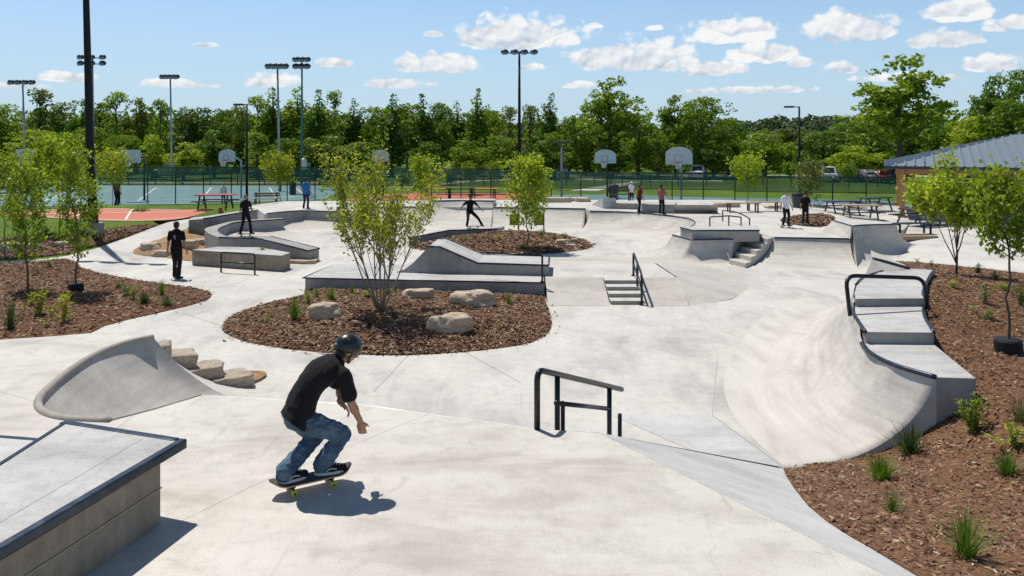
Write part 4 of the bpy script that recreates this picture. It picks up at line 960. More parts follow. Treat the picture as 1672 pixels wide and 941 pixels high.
railthing('handrail', 'dark steel handrail running down the right side of the central stairs', 'rail', [bend([h0+u*.72, h0.lerp(h1, .08)+u*.78, h1+u*.66, h1+u*.4], .12), [h0.lerp(h1, .03)+u*.42, h0.lerp(h1, .97)+u*.36]],
          [(h0, h0+u*.72), (h0.lerp(h1, .5), h0.lerp(h1, .5)+u*.7), (h1, h1+u*.62)], .032, tuple(h0))
# wedge ramp (A frame)
t = thing('wedge_ramp', 'grey concrete wedge ramp with peak and flat ledge on the central pad', 'ramp', (-1, 23.3, PZ))
fz = lambda p: Vector(p)
def prof_pts():
    base = [(647, 444.5), (660, 440), (675, 430), (688, 415), (701, 402)]
    return base
d1 = 23.25
front = [D(647, 444.6, 23.3), D(660, 440, 23.3), D(674, 430, 23.3), D(688, 415.5, 23.3), D(701, 402, 23.3), D(717.5, 402.5, 23.25), D(780, 429.3, 23.05), D(895, 433, 22.75)]
back = [p+Vector((.1, 1.55, 0)) for p in front]
for a, b in zip(front, back): a.z = max(a.z, PZ+.002); b.z = a.z
m = MB(); n = len(front)
vs = [tuple(p) for p in front]+[tuple(p) for p in back]+[(front[-1].x, front[-1].y, PZ), (front[0].x, front[0].y, PZ), (back[-1].x, back[-1].y, PZ), (back[0].x, back[0].y, PZ)]
m.add(vs, [tuple(list(range(n))+[2*n]), tuple([2*n-1-i for i in range(n)]+[2*n+2])]); m.build('side_wall', M['wall'], t)
m = MB(); m.loft([front, back]); m.quad(front[-1], back[-1], vs[2*n+2], vs[2*n]); m.build('riding_surface', M['top'], t, False)
edging(t, [p+Vector((0, -.01, -.01)) for p in front[4:]], .028); edging(t, [front[-1]+Vector((.01, 0, -.01)), back[-1]+Vector((.01, 0, -.01))], .03); edging(t, [p+Vector((0, .01, -.01)) for p in back[4:]], .028)
q0 = W(885.5, 461, PZ); q0 = Vector((q0.x, q0.y+.06, PZ)); q1 = q0+Vector((0, 0, .72)); q2 = Vector((-.62, 23.9, 1.2)); 
railthing('grind_rail', 'thin black flat bar on one post beside the wedge ramp', 'rail', [[q1, q1+Vector((-1.55, .55, .0))]], [(q0, q1)], .028, tuple(q0))
# 5 front handrail on the deck stairs
t = thing('handrail', 'black tube handrail with two short bollards at the edge of the front deck', 'rail', (e0.x, e0.y, DECK))
r = .033
a0 = W(877, 701, DECK); a1 = Vector((a0.x, a0.y, 1.93)); a2 = D(1015, 636, 10.3)
m = MB(); m.tube(bend([a0, a1, a2], .14, 7), r, 14); m.build('top_rail', M['railblack'], t, True)
def along(px):
    k0 = (px-CX)/F; k = (k0*a1.y-a1.x)/((a2.x-a1.x)-k0*(a2.y-a1.y)); return a1.lerp(a2, k)
pA = along(910); pB = along(995)
m = MB(); m.tube([(pA.x, pA.y, DECK-.6), tuple(pA)], r*.92, 12); m.build('post', M['railblack'], t, True)
m = MB(); m.tube([(pB.x, pB.y, pB.z-1.25), tuple(pB)], r*.92, 12); m.build('post', M['railblack'], t, True)
m = MB(); m.tube([pA+Vector((-.02, -.05, -.30)), pB+Vector((0, 0, -.28))], r*.8, 12); m.build('lower_rail', M['railblack'], t, True)
b1 = D(919, 659, 8.95); b2 = D(1012, 676, 10.1)
m = MB(); m.tube([(b1.x, b1.y, .6), tuple(b1), (b1.x, b1.y, b1.z+.03)], [r*.75, r*.75, r*.3], 12); m.build('short_post', M['railblack'], t, True)
m = MB(); m.tube([(b2.x, b2.y, -.1), tuple(b2)], r*.8, 12); m.build('short_post', M['railblack'], t, True)
# 6 middle low wall
t = thing('low_wall', 'low grey concrete wall with steel edge on the middle mulch island', 'ledge', (-2.5, 35, -.1))
wl = [W(667, 402.5, -.1), W(734, 387, -.1), W(814, 378, -.1)]
tops = [(p.x, p.y, h) for p, h in zip(wl, (.27, .33, .10))]
tops = [tuple(D(667, 388.5, wl[0].y)), tuple(D(733, 376, wl[1].y)), tuple(D(796, 374.2, 36.9)), tuple(D(815, 373, wl[2].y+.1))]
bkp = [(q[0]+.25, q[1]+.9, q[2]) for q in tops]
block('wall_body', tops+bkp[::-1], -.2, 'wall', t); edging(t, [Vector(q)+Vector((0, -.01, -.01)) for q in tops], .03)
WALLTOP = tops
# 7 left block + curved ledge + rail
t = thing('concrete_block', 'long tan concrete block ledge behind the left flat rail', 'ledge', (-9.5, 27.2, 0))
bz = .44
tp = [W(313.6, 408, bz), W(460, 417.5, bz), W(474, 412.5, bz), W(425, 404, bz), W(357, 403, bz)]
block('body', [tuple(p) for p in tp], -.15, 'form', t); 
t = thing('curved_ledge', 'U-shaped curved concrete ledge with steel coping round the left bowl', 'ledge', (-11, 31, 0))
z = .68
outer = cr([W(*q, z) for q in [(357, 387.5), (343, 382), (336, 377), (335, 373), (349, 368.7), (384, 360.8), (461, 356)]], 5)
inner = cr([W(*q, z) for q in [(371, 385.7), (360, 381), (356.5, 376), (359, 372.5), (368, 369), (390, 362.8), (463, 358)]], 5)
m = MB(); vz = []
for a, b in zip(outer, inner): vz.append([(a.x, a.y, -.2), (a.x, a.y, z), (b.x, b.y, z), (b.x, b.y, -.2)])
m.loft(vz); m.quad(*vz[0]); m.quad(*vz[-1]); m.build('wall_body', M['wall'], t, False, .015)
edging(t, [p+Vector((0, 0, -.005)) for p in inner], .03)
fa = W(357.5, 387.5, z); fb = W(425, 388.5, .70); fe = W(503, 409.5, .33); fe2 = W(513, 408, .33)
m = MB()
ff = [fa, fb, fe]; wv = Vector((.15, .62, 0)); 
m.prism([tuple(fa), (fb.x, fb.y, z), (fb.x+.2, fb.y+.6, z), (inner[0].x, inner[0].y+.1, z)], -.2)
m.build('front_ledge', M['wall'], t, False, .012)
m = MB(); m.prism([(fb.x+.004, fb.y, z-.002), tuple(fe), (fe.x+.25, fe.y+.6, .33), (fb.x+.204, fb.y+.6, z-.002)], -.2); m.build('sloped_ledge', M['wall'], t, False, .012)
edging(t, [fa+Vector((0, -.01, -.01)), Vector((fb.x, fb.y-.01, z-.01)), fe+Vector((0, -.01, -.01)), Vector((fe.x+.26, fe.y+.6, .32))], .03)
edging(t, [Vector((fb.x+.2, fb.y+.61, z-.01)), Vector((fe.x+.25, fe.y+.61, .32))], .03)
# bowl surface inside
lpp = resample([W(463, 358, z), W(420, 360.2, z), W(392, 363.2, z), W(372, 369, z), W(361, 375, z), W(366, 383, z)], 24)
fft = resample([W(520, 392, -.05), W(500, 392, -.05), W(480, 393, -.05), W(460, 396, -.05), W(440, 398, -.05), W(440, 403, 0)], 24)
lpp = [Vector((p.x+.04, p.y, .30)) for p in lpp]
for p in fft: p.z = G(p.x, p.y)+.004
rows = qprofile(lpp, fft, 12, 45); m = MB(); m.loft(rows); m.build('bowl_surface', M['trans2'], t, True)
# ledge low wall behind it
t = thing('low_wall', 'low concrete wall curving along the path behind the left bowl', 'ledge', (-14.5, 37, .4))
w0 = [W(308, 373, .5), W(332, 371, .55), W(366, 365, .6), (W(395, 360, .62)), W(420, 356.5, .62)]
tt = [Vector((p.x, p.y, p.z+.35)) for p in w0]
block('wall_body', [tuple(q) for q in tt]+[(q.x-.3, q.y+1.0, q.z) for q in tt[::-1]], .0, 'wall', t); edging(t, tt[1:], .03)
w1 = [W(314, 413, -.0)]
g0 = ray(361, 445); g1 = ray(416, 448.5)
railthing('flat_rail', 'black two-bar flat rail in front of the tan concrete block', 'rail', [bend([g0, g0+u*.66, g1+u*.66, g1], .1), [g0+u*.33, g1+u*.35]], [], .03, tuple(g0))
# small stone steps by the block
for i, (px, py, sx) in enumerate([(484, 419, .45), (487, 428, .7)]):
    c = ray(px, py); o = stone('stone_step', (c.x, c.y, c.z+.02), (sx, .4, .16), 20+i, 'rock', flat=.5, rz=-.2, box=6); tag(o, ['upper', 'lower'][i]+' flat stone at the right end of the tan concrete block', 'stone step')
# 8 back bowl ------------------------------------------------------------------
FB = -.1
def bowl(label, lipp, fo, a0=15, coping=True, deckz=None, loc=None, name='quarter_pipe', back=None, mat='trans2'):
    lp = resample(lipp, 40); fp = resample(fo, 40)
    t = thing(name, label, 'quarter pipe', loc or tuple((lp[20].x, lp[20].y, FB)))
    rows = qprofile(lp, fp, 14, a0); m = MB(); m.loft(rows); side_panel(m, [r[0] for r in rows], -.25); side_panel(m, [r[-1] for r in rows], -.25)
    m.build('transition', M[mat], t, True)
    if coping: edging(t, [p+Vector((0, -.01, -.005)) for p in lp], .03)
    if back: block('deck_block', [tuple(p) for p in lp[::4]+[lp[-1]]]+[tuple(q) for q in back], -.2, 'trans2', t)
    return t
f = lambda px, py: W(px, py, FB)
bowl('long concrete quarter pipe behind the middle island, left of the raised extension', [W(586, 338.5, RING), W(648, 337.5, RING), W(711, 338, RING)], [f(590, 373), f(650, 373), f(722, 373)])
bowl('tall bright quarter pipe extension with square block end at its right', [W(706, 328, 1.0), W(750, 327.2, 1.0), W(806, 328, 1.0)], [f(716, 377), f(755, 378), f(800, 376)], back=[(-.85, 43.0, 1.0), (-4.2, 43.0, 1.0)])
bowl('long concrete quarter pipe to the right of the raised extension', [W(806, 338.7, RING), W(880, 339.5, RING), W(956, 341, RING)], [f(796, 373), f(880, 375), f(950, 377)])
bowl('curved concrete bowl wall wrapping round below the two standing riders', lipB, cr([f(945, 378), f(985, 382), f(1030, 386), f(1060, 392), f(1075, 398), f(1078, 402), f(1075, 405), f(1068, 408)], 5))
t = thing('quarter_pipe', 'shaded left bowl wall below the person in blue', 'quarter pipe', (-9, 38, -.1))
lp = resample([W(435.5, 349, RING), W(470, 345.5, RING), W(495, 344, RING), W(575, 346.5, RING), W(586, 338.5, RING)], 30)
m = MB(); m.loft([[p+Vector((0, -.005, 0)) for p in lp], [Vector((p.x, p.y-.005, .32)) for p in lp]]); m.build('vertical_wall', M['wall'], t, False)
rows = qprofile([Vector((p.x, p.y-.02, .34)) for p in lp], resample([f(452, 376), f(480, 377), f(530, 377), f(580, 376), f(600, 373)], 30), 10, 35); m = MB(); m.loft(rows); m.build('transition', M['trans2'], t, True)
edging(t, lp, .03)
# boxes behind the second lip
t = thing('ledge_box', 'grey concrete box ledge behind the two standing riders', 'ledge', (4.5, 41.5, RING))
bx = lambda px, py, z: W(px, py, z)
block('body', [tuple(W(997, 331.5, 1.0)), tuple(W(1102, 334, 1.0)), tuple(W(1105, 330.5, 1.0)), tuple(W(1005, 327, 1.0))], RING-.02, 'wall', t)
t = thing('bank_ramp', 'pale concrete bank ramp left of the grey box ledge', 'ramp', (4, 43, RING))
m = MB(); q = [W(966, 334.5, RING+.01), W(995, 334.5, RING+.01), W(1006, 323.5, 1.25), W(984, 323, 1.25)]; m.prism([tuple(p) for p in q], RING-.05); m.build('slope', M['bank'], t)
t = thing('bank_ramp', 'concrete ramp with grey wedge side to the right of the standing riders', 'ramp', (8, 38, RING))
q = [W(1047, 346, RING+.01), W(1086, 347.5, RING+.01), W(1101, 334.5, 1.12), W(1050, 333.5, 1.12)]
block('wedge_side', [tuple(q[3]), tuple(q[2]), (q[2].x, q[2].y+1.5, 1.12), (q[3].x, q[3].y+1.5, 1.12)], RING-.02, 'wall', t)
m = MB(); lp = resample([W(1101, 334.5, 1.12), W(1172, 335, 1.12)], 16); fp = resample([W(1090, 347, RING+.006), W(1172, 346, RING+.006)], 16)
m.loft(qprofile(lp, fp, 10, 30)); m.build('transition', M['trans2'], t, True)
# back right ledge on terrace
t = thing('grind_ledge', 'rectangular grey concrete ledge above the back right bank', 'ledge', (7.5, 29.3, RING))
zt = 1.02
tp = [W(1130, 376, zt), W(1240, 376, zt), W(1238, 368, zt), W(1111, 371.5, zt)]
block('body', [tuple(p) for p in tp], RING-.1, 'wall', t); edging(t, [p+Vector((0, -.01, -.01)) for p in (tp[3], tp[0], tp[1])], .028)
# bank below ledge
t = thing('quarter_pipe', 'concrete bank below the rectangular ledge with a flared left corner', 'quarter pipe', (7, 28, FB))
lp = resample([W(1098, 383.5, RING), W(1130, 392, RING), W(1197, 390.5, RING)], 30); fp = resample(cr([W(1050, 413, FB), W(1068, 424, FB), W(1108, 432, FB), W(1150, 433, FB), W(1193, 432, FB)], 5), 30)
m = MB(); m.loft(qprofile(lp, fp, 12, 25)); m.build('transition', M['trans2'], t, True); edging(t, [p+Vector((0, -.01, 0)) for p in lp], .025)
m = MB(); m.tube([W(1177, 394, .66)+Vector((0, -.05, 0)), W(1186, 410, .3)+Vector((0, -.05, 0)), W(1192, 428, .0)+Vector((0, -.1, 0))], .012, 5); m.build('crack', M['joint'], t)
# stairs
t = thing('concrete_stairs', 'pale concrete stairs climbing from the plaza to the back right terrace', 'stairs', (8.5, 28, FB))
s0 = W(1190, 431, FB); s1 = W(1217, 438, FB); e_0 = W(1233, 380, RING); e_1 = W(1262, 388, RING)
for k in range(5):
    a = s0.lerp(e_0, k/5); b = s1.lerp(e_1, k/5); c = s1.lerp(e_1, (k+1)/5); d_ = s0.lerp(e_0, (k+1)/5); z = lerp(FB, RING, (k+1)/5)
    m = MB(); m.prism([(p.x, p.y, z-(.004 if k == 4 else 0)) for p in (a, b, c, d_)], FB-.1); m.build('stair_step', M['trans2'], t, False, .008)
# main back right QP and raised corner
t = thing('quarter_pipe', 'wide concrete quarter pipe with raised corner peak at the back right', 'quarter pipe', (11, 28, FB))
lp = resample([W(1264, 388, RING), W(1388, 390, RING)], 30); fp = resample(cr([W(1219, 439, FB), W(1240, 441.5, FB), W(1300, 441, FB), W(1360, 441, FB), W(1402, 440, FB)], 4), 30)
m = MB(); m.loft(qprofile(lp, fp, 16, 12)); m.build('transition', M['trans2'], t, True); edging(t, [p+Vector((0, -.01, -.005)) for p in lp], .03)
zt = 1.15
lp = resample([W(1388, 390, RING), W(1391, 369, zt), W(1409, 366.5, zt)], 16)
PK = [W(1391, 369, zt), W(1409.5, 367.5, zt), W(1464, 366, zt), W(1430, 360.5, zt), W(1360, 360, zt)]
fp = [W(1402, 440, FB), W(1420, 437, FB), W(1452, 422, .08), W(1497, 397, .36)]
fp = [Vector((q.x, q.y, G(q.x, q.y)+.004)) for q in fp]
lipR = resample([W(1389, 371, zt), W(1391, 369, zt), W(1409.5, 367.5, zt), W(1464, 366, zt)], 24); ftR = resample(cr([Vector(p) for p in fp], 5), 24)
m = MB(); m.loft(qprofile(lipR, ftR, 14, 10)); m.build('raised_transition', M['trans2'], t, True)
block('raised_deck', [tuple(p) for p in PK], zt-.05, 'top', t, 0); edging(t, [p+Vector((0, -.008, -.005)) for p in PK[:3]], .028); edging(t, [PK[0], PK[4]], .025)
m = MB(); m.quad(W(1388, 390.5, RING+.005), PK[0]+Vector((-.004, 0, .003)), PK[4]+Vector((-.004, 0, .003)), W(1342, 378, RING+.005)); m.quad(W(1388, 390, RING-.05), PK[0], W(1400, 438, FB)); m.build('side_bank', M['trans2'], t)
# grind rails on the terrace
r0 = W(1159, 373, RING); r1 = W(1190, 373, RING); r2 = W(1210, 372, RING)
railthing('grind_rail', 'low dark rail on three posts behind the rectangular ledge', 'rail', [[r0+u*.45, r1+u*.5, r2+u*.42]], [(r0, r0+u*.45), (r1, r1+u*.5), (r2, r2+u*.42)], .026, tuple(r0))
r0 = W(1180, 361, RING); r1 = W(1224, 373, RING)
railthing('grind_rail', 'curved dark rail sweeping down beside the terrace benches', 'rail', [cr([r0+u*.45, r0.lerp(r1, .4)+u*.52, r0.lerp(r1, .75)+u*.48, r1+u*.38], 4)], [(r0, r0+u*.45), (r1, r1+u*.38)], .026, tuple(r0))
# ================================================================ VEGETATION
def leafmesh(name, cen, size, upbias=.4, asp=.62, out=None):
    """cen: (n,3) leaf centres; each leaf a folded rhombus of two triangles pairs"""
    n = len(cen)
    nr = rng.normal(size=(n, 3)); nr /= np.linalg.norm(nr, axis=1)[:, None]
    nr[:, 2] += upbias
    if out is not None: nr += out*.7
    nr /= np.linalg.norm(nr, axis=1)[:, None]
    t = np.cross(nr, rng.normal(size=(n, 3))); t /= np.linalg.norm(t, axis=1)[:, None]; b = np.cross(nr, t)
    s = (size*rng.uniform(.6, 1.35, n))[:, None]
    tip = cen+t*s; tail = cen-t*s; l = cen+b*s*asp+nr*s*.18+t*s*.1; r = cen-b*s*asp+nr*s*.18+t*s*.1
    V = np.stack([tail, l, tip, r], 1).reshape(-1, 3)
    k = np.arange(n)*4; Fc = np.stack([k, k+1, k+2, k+3], 1).reshape(-1)
    me = bpy.data.meshes.new(name); me.vertices.add(4*n); me.loops.add(4*n); me.polygons.add(n)
    me.vertices.foreach_set('co', V.reshape(-1)); me.loops.foreach_set('vertex_index', Fc.astype(np.int32))
    me.polygons.foreach_set('loop_start', (np.arange(n)*4).astype(np.int32)); me.polygons.foreach_set('loop_total', np.full(n, 4, np.int32))
    me.update(); me.validate(); return me
def clumps(cs, rs, per, size, flat=.75):
    out = []; dirs = []
    for c, r, in zip(cs, rs):
        m = max(6, int(per*r*r)); d = rng.normal(size=(m, 3)); d /= np.linalg.norm(d, axis=1)[:, None]
        rad = r*rng.uniform(.45, 1.05, m)**.6
        p = d*rad[:, None]; p[:, 2] *= flat; out.append(np.array(c)+p); dirs.append(d)
    return np.vstack(out), np.vstack(dirs)
def trunkmesh(segs, n=6):
    m = MB()
    for pts, rs in segs: m.tube(pts, rs, n)
    return m
def tree_proto(kind, seed):
    """height-10 tree at the origin: returns trunk MB, leaf mesh"""
    random.seed(seed); segs = []; cs = []; rs = []
    H = 10.0
    if kind == 'spire':
        segs.append(([(0, 0, -.2), (.05, .02, 3), (0, .05, 8.6)], [.20, .15, .03]))
        def plume(b, d, L, r0):
            e = b+d*L; segs.append(([tuple(b), tuple(b.lerp(e, .5)), tuple(e)], [.07, .045, .012])); u = 0.12
            while u < 1.02:
                r = (r0*(1.05-u)**.7+.10)*random.uniform(.75, 1.2); p = b.lerp(e, u); cs.append((p.x+random.gauss(0, .1), p.y+random.gauss(0, .1), p.z)); rs.append(r); u += r*.75/L
        plume(Vector((0, 0, 4.5)), Vector((random.gauss(0, .04), random.gauss(0, .04), 1)), 5.2, .85)
        for k in range(11):
            z0 = lerp(1.2, 6.0, k/10)+random.uniform(-.3, .3); a = k*2.4+random.uniform(-.5, .5); tl = random.uniform(.30, .60); L = random.uniform(2.6, 4.0)*lerp(1, .72, k/10)
            plume(Vector((0, 0, z0)), Vector((math.cos(a)*tl, math.sin(a)*tl, 1)).normalized(), min(L, 9.4-z0), random.uniform(.65, .95))
        for k in range(12):
            a = k*2.4; q = random.uniform(.5, 1.35); cs.append((q*math.cos(a), q*math.sin(a), random.uniform(.9, 4.6))); rs.append(random.uniform(.6, .95))
    elif kind == 'broad':
        segs.append(([(0, 0, -.2), (.1, 0, 2), (0, .1, 6)], [.28, .22, .08]))
        lobes = [(random.uniform(-1.7, 1.7), random.uniform(-1.7, 1.7), random.uniform(3.6, 7.6), random.uniform(1.3, 2.0)) for _ in range(9)]+[(0, 0, 8.0, 1.6), (.5, -.3, 2.6, 1.8), (-.8, .5, 2.4, 1.7)]
        for lx, ly, lz, lr in lobes:
            segs.append(([(0, 0, 2), (lx*.5, ly*.5, lz*.6+.6), (lx, ly, lz)], [.12, .07, .02]))
            for k in range(15):
                d = Vector((random.gauss(0, 1), random.gauss(0, 1), random.gauss(.25, 1))).normalized()*lr*random.uniform(.55, 1)
                cs.append((lx+d.x, ly+d.y, lz+d.z*.85)); rs.append(random.uniform(.38, .72))
    elif kind == 'oak':
        segs.append(([(0, 0, -.2), (.05, 0, 2.2), (.0, 0, 5), (.15, .1, 8.4)], [.24, .19, .13, .03]))
        for k in range(22):
            z = random.uniform(2.6, 7.6); a = k*2.4; L = lerp(3.6, 1.5, (z-2.6)/5)*random.uniform(.7, 1.1)
            e = Vector((L*math.cos(a), L*math.sin(a), z+L*.62)); mid = Vector((e.x*.45, e.y*.45, z+L*.2)); segs.append(([(0, 0, z-.3), tuple(mid), tuple(e)], [.085, .055, .015]))
            for j in range(15):
                u = random.uniform(.35, 1.05); p = mid.lerp(e, (u-.45)/.55) if u > .45 else Vector((0, 0, z)).lerp(mid, u/.45)
                cs.append((p.x+random.gauss(0, .42), p.y+random.gauss(0, .42), p.z+random.gauss(.08, .33))); rs.append(random.uniform(.22, .48))
        for j in range(24): cs.append((random.gauss(0, .7), random.gauss(0, .7), random.uniform(7.6, 9.6))); rs.append(random.uniform(.25, .48))
    elif kind == 'airy':
        segs.append(([(0, 0, -.2), (.1, 0, 4), (0, .1, 8.5)], [.18, .13, .03]))
        for k in range(60):
            z = random.uniform(2, 9.5); q = random.uniform(.1, 1)*lerp(2.0, .8, abs(z-5)/5); a = random.uniform(0, 6.28)
            cs.append((q*math.cos(a), q*math.sin(a), z)); rs.append(random.uniform(.35, .7))
            if k % 4 == 0: segs.append(([(0, 0, max(1.5, z-1.5)), (cs[-1][0], cs[-1][1], z)], [.06, .015]))
    cs = np.array(cs); per = {'spire': 58, 'broad': 66, 'oak': 85, 'airy': 60}[kind]
    P, Dr = clumps(cs, rs, per*1.55, .2)
    axis = P.copy(); axis[:, 2] = (axis[:, 2]-5)*.4; axis /= np.maximum(.3, np.linalg.norm(axis, axis=1))[:, None]
    return trunkmesh(segs), leafmesh('crown', P, .155, .35, .62, Dr*.6+axis*.6)
PROTO = {}
def bgtree(kind, var, leaf, loc, h, w, label, group, name='tree'):
    key = (kind, var, leaf)
    if key not in PROTO:
        t = bpy.data.objects.new(name, None); COL.objects.link(t)
        tm, lm = TM[(kind, var)]
        link_mesh('trunk', tm.copy(), M['bark'], t, True); link_mesh('crown', lm.copy(), M[leaf], t)
        PROTO[key] = t; o = t
    else: o = copy_tree(PROTO[key])
    o.location = loc; o.rotation_euler = (0, 0, random.uniform(0, 6.28)); o.scale = (w, w, h/10)
    return tag(o, label, 'tree', group)
TM = {}
for kd, n in (('spire', 3), ('broad', 3), ('airy', 1), ('oak', 1)):
    for v in range(n):
        a, b = tree_proto(kd, 40+v*11+len(kd)); TM[(kd, v)] = (a.mesh('trunk'), b)
random.seed(11)
# landmarks used to say where a far tree stands
LMK = [(38, 'the leftmost light mast'), (143, 'the thick black pole'), (213, 'the second backboard from the left'), (280, 'the thin grey light mast'), (370, 'the left fan-shaped backboard'), (402, 'the slim black lamp post'), (453, 'the tall grey light mast'),
       (493, 'the lattice-topped mast'), (622, 'the multi-stem tree'), (690, 'the sapling beside the multi-stem tree'), (770, 'the kicking skater'), (848, 'the tall black light mast'), (916, 'the short grey lamp'), (988, 'the smaller right backboard'), (1108, 'the largest backboard'),
       (1222, 'the sapling right of the largest backboard'), (1305, 'the right street lamp'), (1400, 'the parked cars'), (1462, 'the front pavilion post'), (1560, 'the right sapling'), (1650, 'the right-edge sapling')]
def where(x):
    l = min(LMK, key=lambda q: abs(q[0]-x)); d = x-l[0]
    return ('straight behind ' if abs(d) < 12 else ('to the right behind ' if d > 0 else 'to the left behind '))+l[1]
USED = {}
def ulabel(base):
    return base
BG = []
def put(px, top, wpx, kind, leaf, d, front=''):
    BG.append((px, top, wpx, kind, leaf, d))
for q in [(12, 165, 80, 'broad', 'leaf_bg2', 92), (66, 138, 70, 'airy', 'leaf_olive', 96), (58, 205, 70, 'broad', 'leaf_lime', 86), (103, 162, 70, 'broad', 'leaf_bg', 100), (133, 150, 42, 'broad', 'leaf_bg', 97), (165, 158, 45, 'broad', 'leaf_bg', 104),
          (190, 143, 58, 'airy', 'leaf_bg2', 96), (222, 148, 50, 'broad', 'leaf_olive', 99), (262, 156, 46, 'airy', 'leaf_bg2', 95), (302, 170, 70, 'broad', 'leaf_olive', 97), (338, 165, 60, 'broad', 'leaf_bg', 98), (366, 172, 44, 'broad', 'leaf_bg', 104), (392, 166, 46, 'broad', 'leaf_olive', 100),
          (420, 150, 48, 'airy', 'leaf_bg2', 93), (446, 138, 60, 'spire', 'leaf_bg2', 92), (486, 138, 58, 'spire', 'leaf_bg2', 94), (518, 143, 56, 'spire', 'leaf_bg', 90), (546, 141, 44, 'airy', 'leaf_bg2', 95), (576, 158, 46, 'spire', 'leaf_bg', 93), (606, 163, 48, 'broad', 'leaf_bg2', 97),
          (640, 148, 54, 'spire', 'leaf_bg', 91), (664, 166, 44, 'airy', 'leaf_olive', 98), (692, 150, 50, 'spire', 'leaf_bg', 93), (720, 158, 44, 'broad', 'leaf_bg2', 96), (748, 162, 38, 'spire', 'leaf_bg', 100), (779, 141, 48, 'spire', 'leaf_bg2', 92), (808, 172, 46, 'broad', 'leaf_bg2', 97), (832, 168, 48, 'airy', 'leaf_olive', 95),
          (866, 166, 50, 'airy', 'leaf_olive', 99), (896, 148, 40, 'spire', 'leaf_bg', 96), (930, 186, 56, 'broad', 'leaf_bg', 100), (996, 122, 108, 'oak', 'leaf_bg2', 88), (955, 176, 66, 'broad', 'leaf_bg2', 94), (1042, 180, 72, 'broad', 'leaf_bg2', 92), (1103, 152, 74, 'oak', 'leaf_bg2', 87), (1148, 148, 82, 'broad', 'leaf_bg2', 89),
          (1188, 190, 64, 'broad', 'leaf_bg', 93), (1248, 210, 78, 'broad', 'leaf_bg2', 90), (1290, 204, 66, 'broad', 'leaf_olive', 101), (1216, 196, 60, 'broad', 'leaf_far_haze', 125), (1330, 190, 66, 'broad', 'leaf_far_haze', 128), (1345, 208, 76, 'broad', 'leaf_bg', 96), (1378, 196, 70, 'broad', 'leaf_bg', 104),
          (1392, 232, 84, 'broad', 'leaf_lime', 84), (1468, 84, 158, 'oak', 'leaf_bg2', 78), (1424, 190, 76, 'broad', 'leaf_bg', 92), (1500, 186, 84, 'broad', 'leaf_bg', 96), (1548, 200, 80, 'broad', 'leaf_bg2', 90), (1600, 170, 84, 'broad', 'leaf_bg2', 92), (1632, 108, 78, 'broad', 'leaf_bg', 86), (1672, 100, 86, 'broad', 'leaf_bg', 90),
          (1592, 186, 90, 'broad', 'leaf_lime', 82), (1650, 150, 90, 'broad', 'leaf_bg2', 80), (1740, 110, 100, 'broad', 'leaf_bg2', 86),
          (248, 216, 44, 'broad', 'leaf_lime', 84), (300, 226, 52, 'broad', 'leaf_lime', 83), (205, 214, 48, 'broad', 'leaf_bg2', 86), (420, 212, 50, 'airy', 'leaf_bg2', 85), (350, 205, 56, 'broad', 'leaf_bg', 87), (150, 200, 60, 'broad', 'leaf_bg2', 87), (105, 212, 50, 'broad', 'leaf_bg2', 84), (-40, 150, 90, 'broad', 'leaf_bg', 92),
          (468, 220, 50, 'broad', 'leaf_bg2', 84), (505, 222, 60, 'broad', 'leaf_bg', 85), (540, 215, 60, 'broad', 'leaf_bg2', 86), (590, 226, 60, 'broad', 'leaf_bg', 84), (700, 228, 54, 'broad', 'leaf_bg', 86), (760, 222, 54, 'broad', 'leaf_bg2', 85), (815, 216, 56, 'broad', 'leaf_bg2', 86), (905, 212, 56, 'broad', 'leaf_bg2', 86), (880, 226, 48, 'broad', 'leaf_bg', 84), (1075, 215, 60, 'broad', 'leaf_bg2', 85), (1000, 222, 60, 'broad', 'leaf_bg', 87), (1165, 222, 56, 'broad', 'leaf_bg', 85)]:
    put(*q)
KW = {'spire': 'upright', 'broad': 'rounded', 'oak': 'spreading', 'airy': 'loose'}
LW = {'leaf_bg': 'dark green', 'leaf_bg2': 'mid green', 'leaf_olive': 'olive green', 'leaf_lime': 'bright lime', 'leaf_far_haze': 'hazy far'}
WID = {'spire': 3.0, 'broad': 5.6, 'oak': 6.6, 'airy': 4.2}
for i, (px, top, wpx, kind, leaf, d) in enumerate(BG):
    h = HC+(HY-top)/F*d+.2; wm = wpx/F*d/WID[kind]*1.12
    sz = 'tall' if top < 160 else ('medium' if top < 205 else 'low')
    lab = f"{sz} {LW[leaf]} {KW[kind]} tree {where(px)}"
    k = USED.get(lab, 0); USED[lab] = k+1
    if k: lab = lab.replace(' tree ', ' tree ')+[', another one', ', a further one', ', the deepest one'][0] if False else f"{sz} {LW[leaf]} {KW[kind]} tree, {'farther' if k == 1 else 'farthest'} back, {where(px)}"
    o = bgtree(kind, i % {'spire': 3, 'broad': 3, 'airy': 1, 'oak': 1}[kind], leaf, ((px-CX)/F*d, d, -.25), h, wm, lab, 'trees behind the lawn')
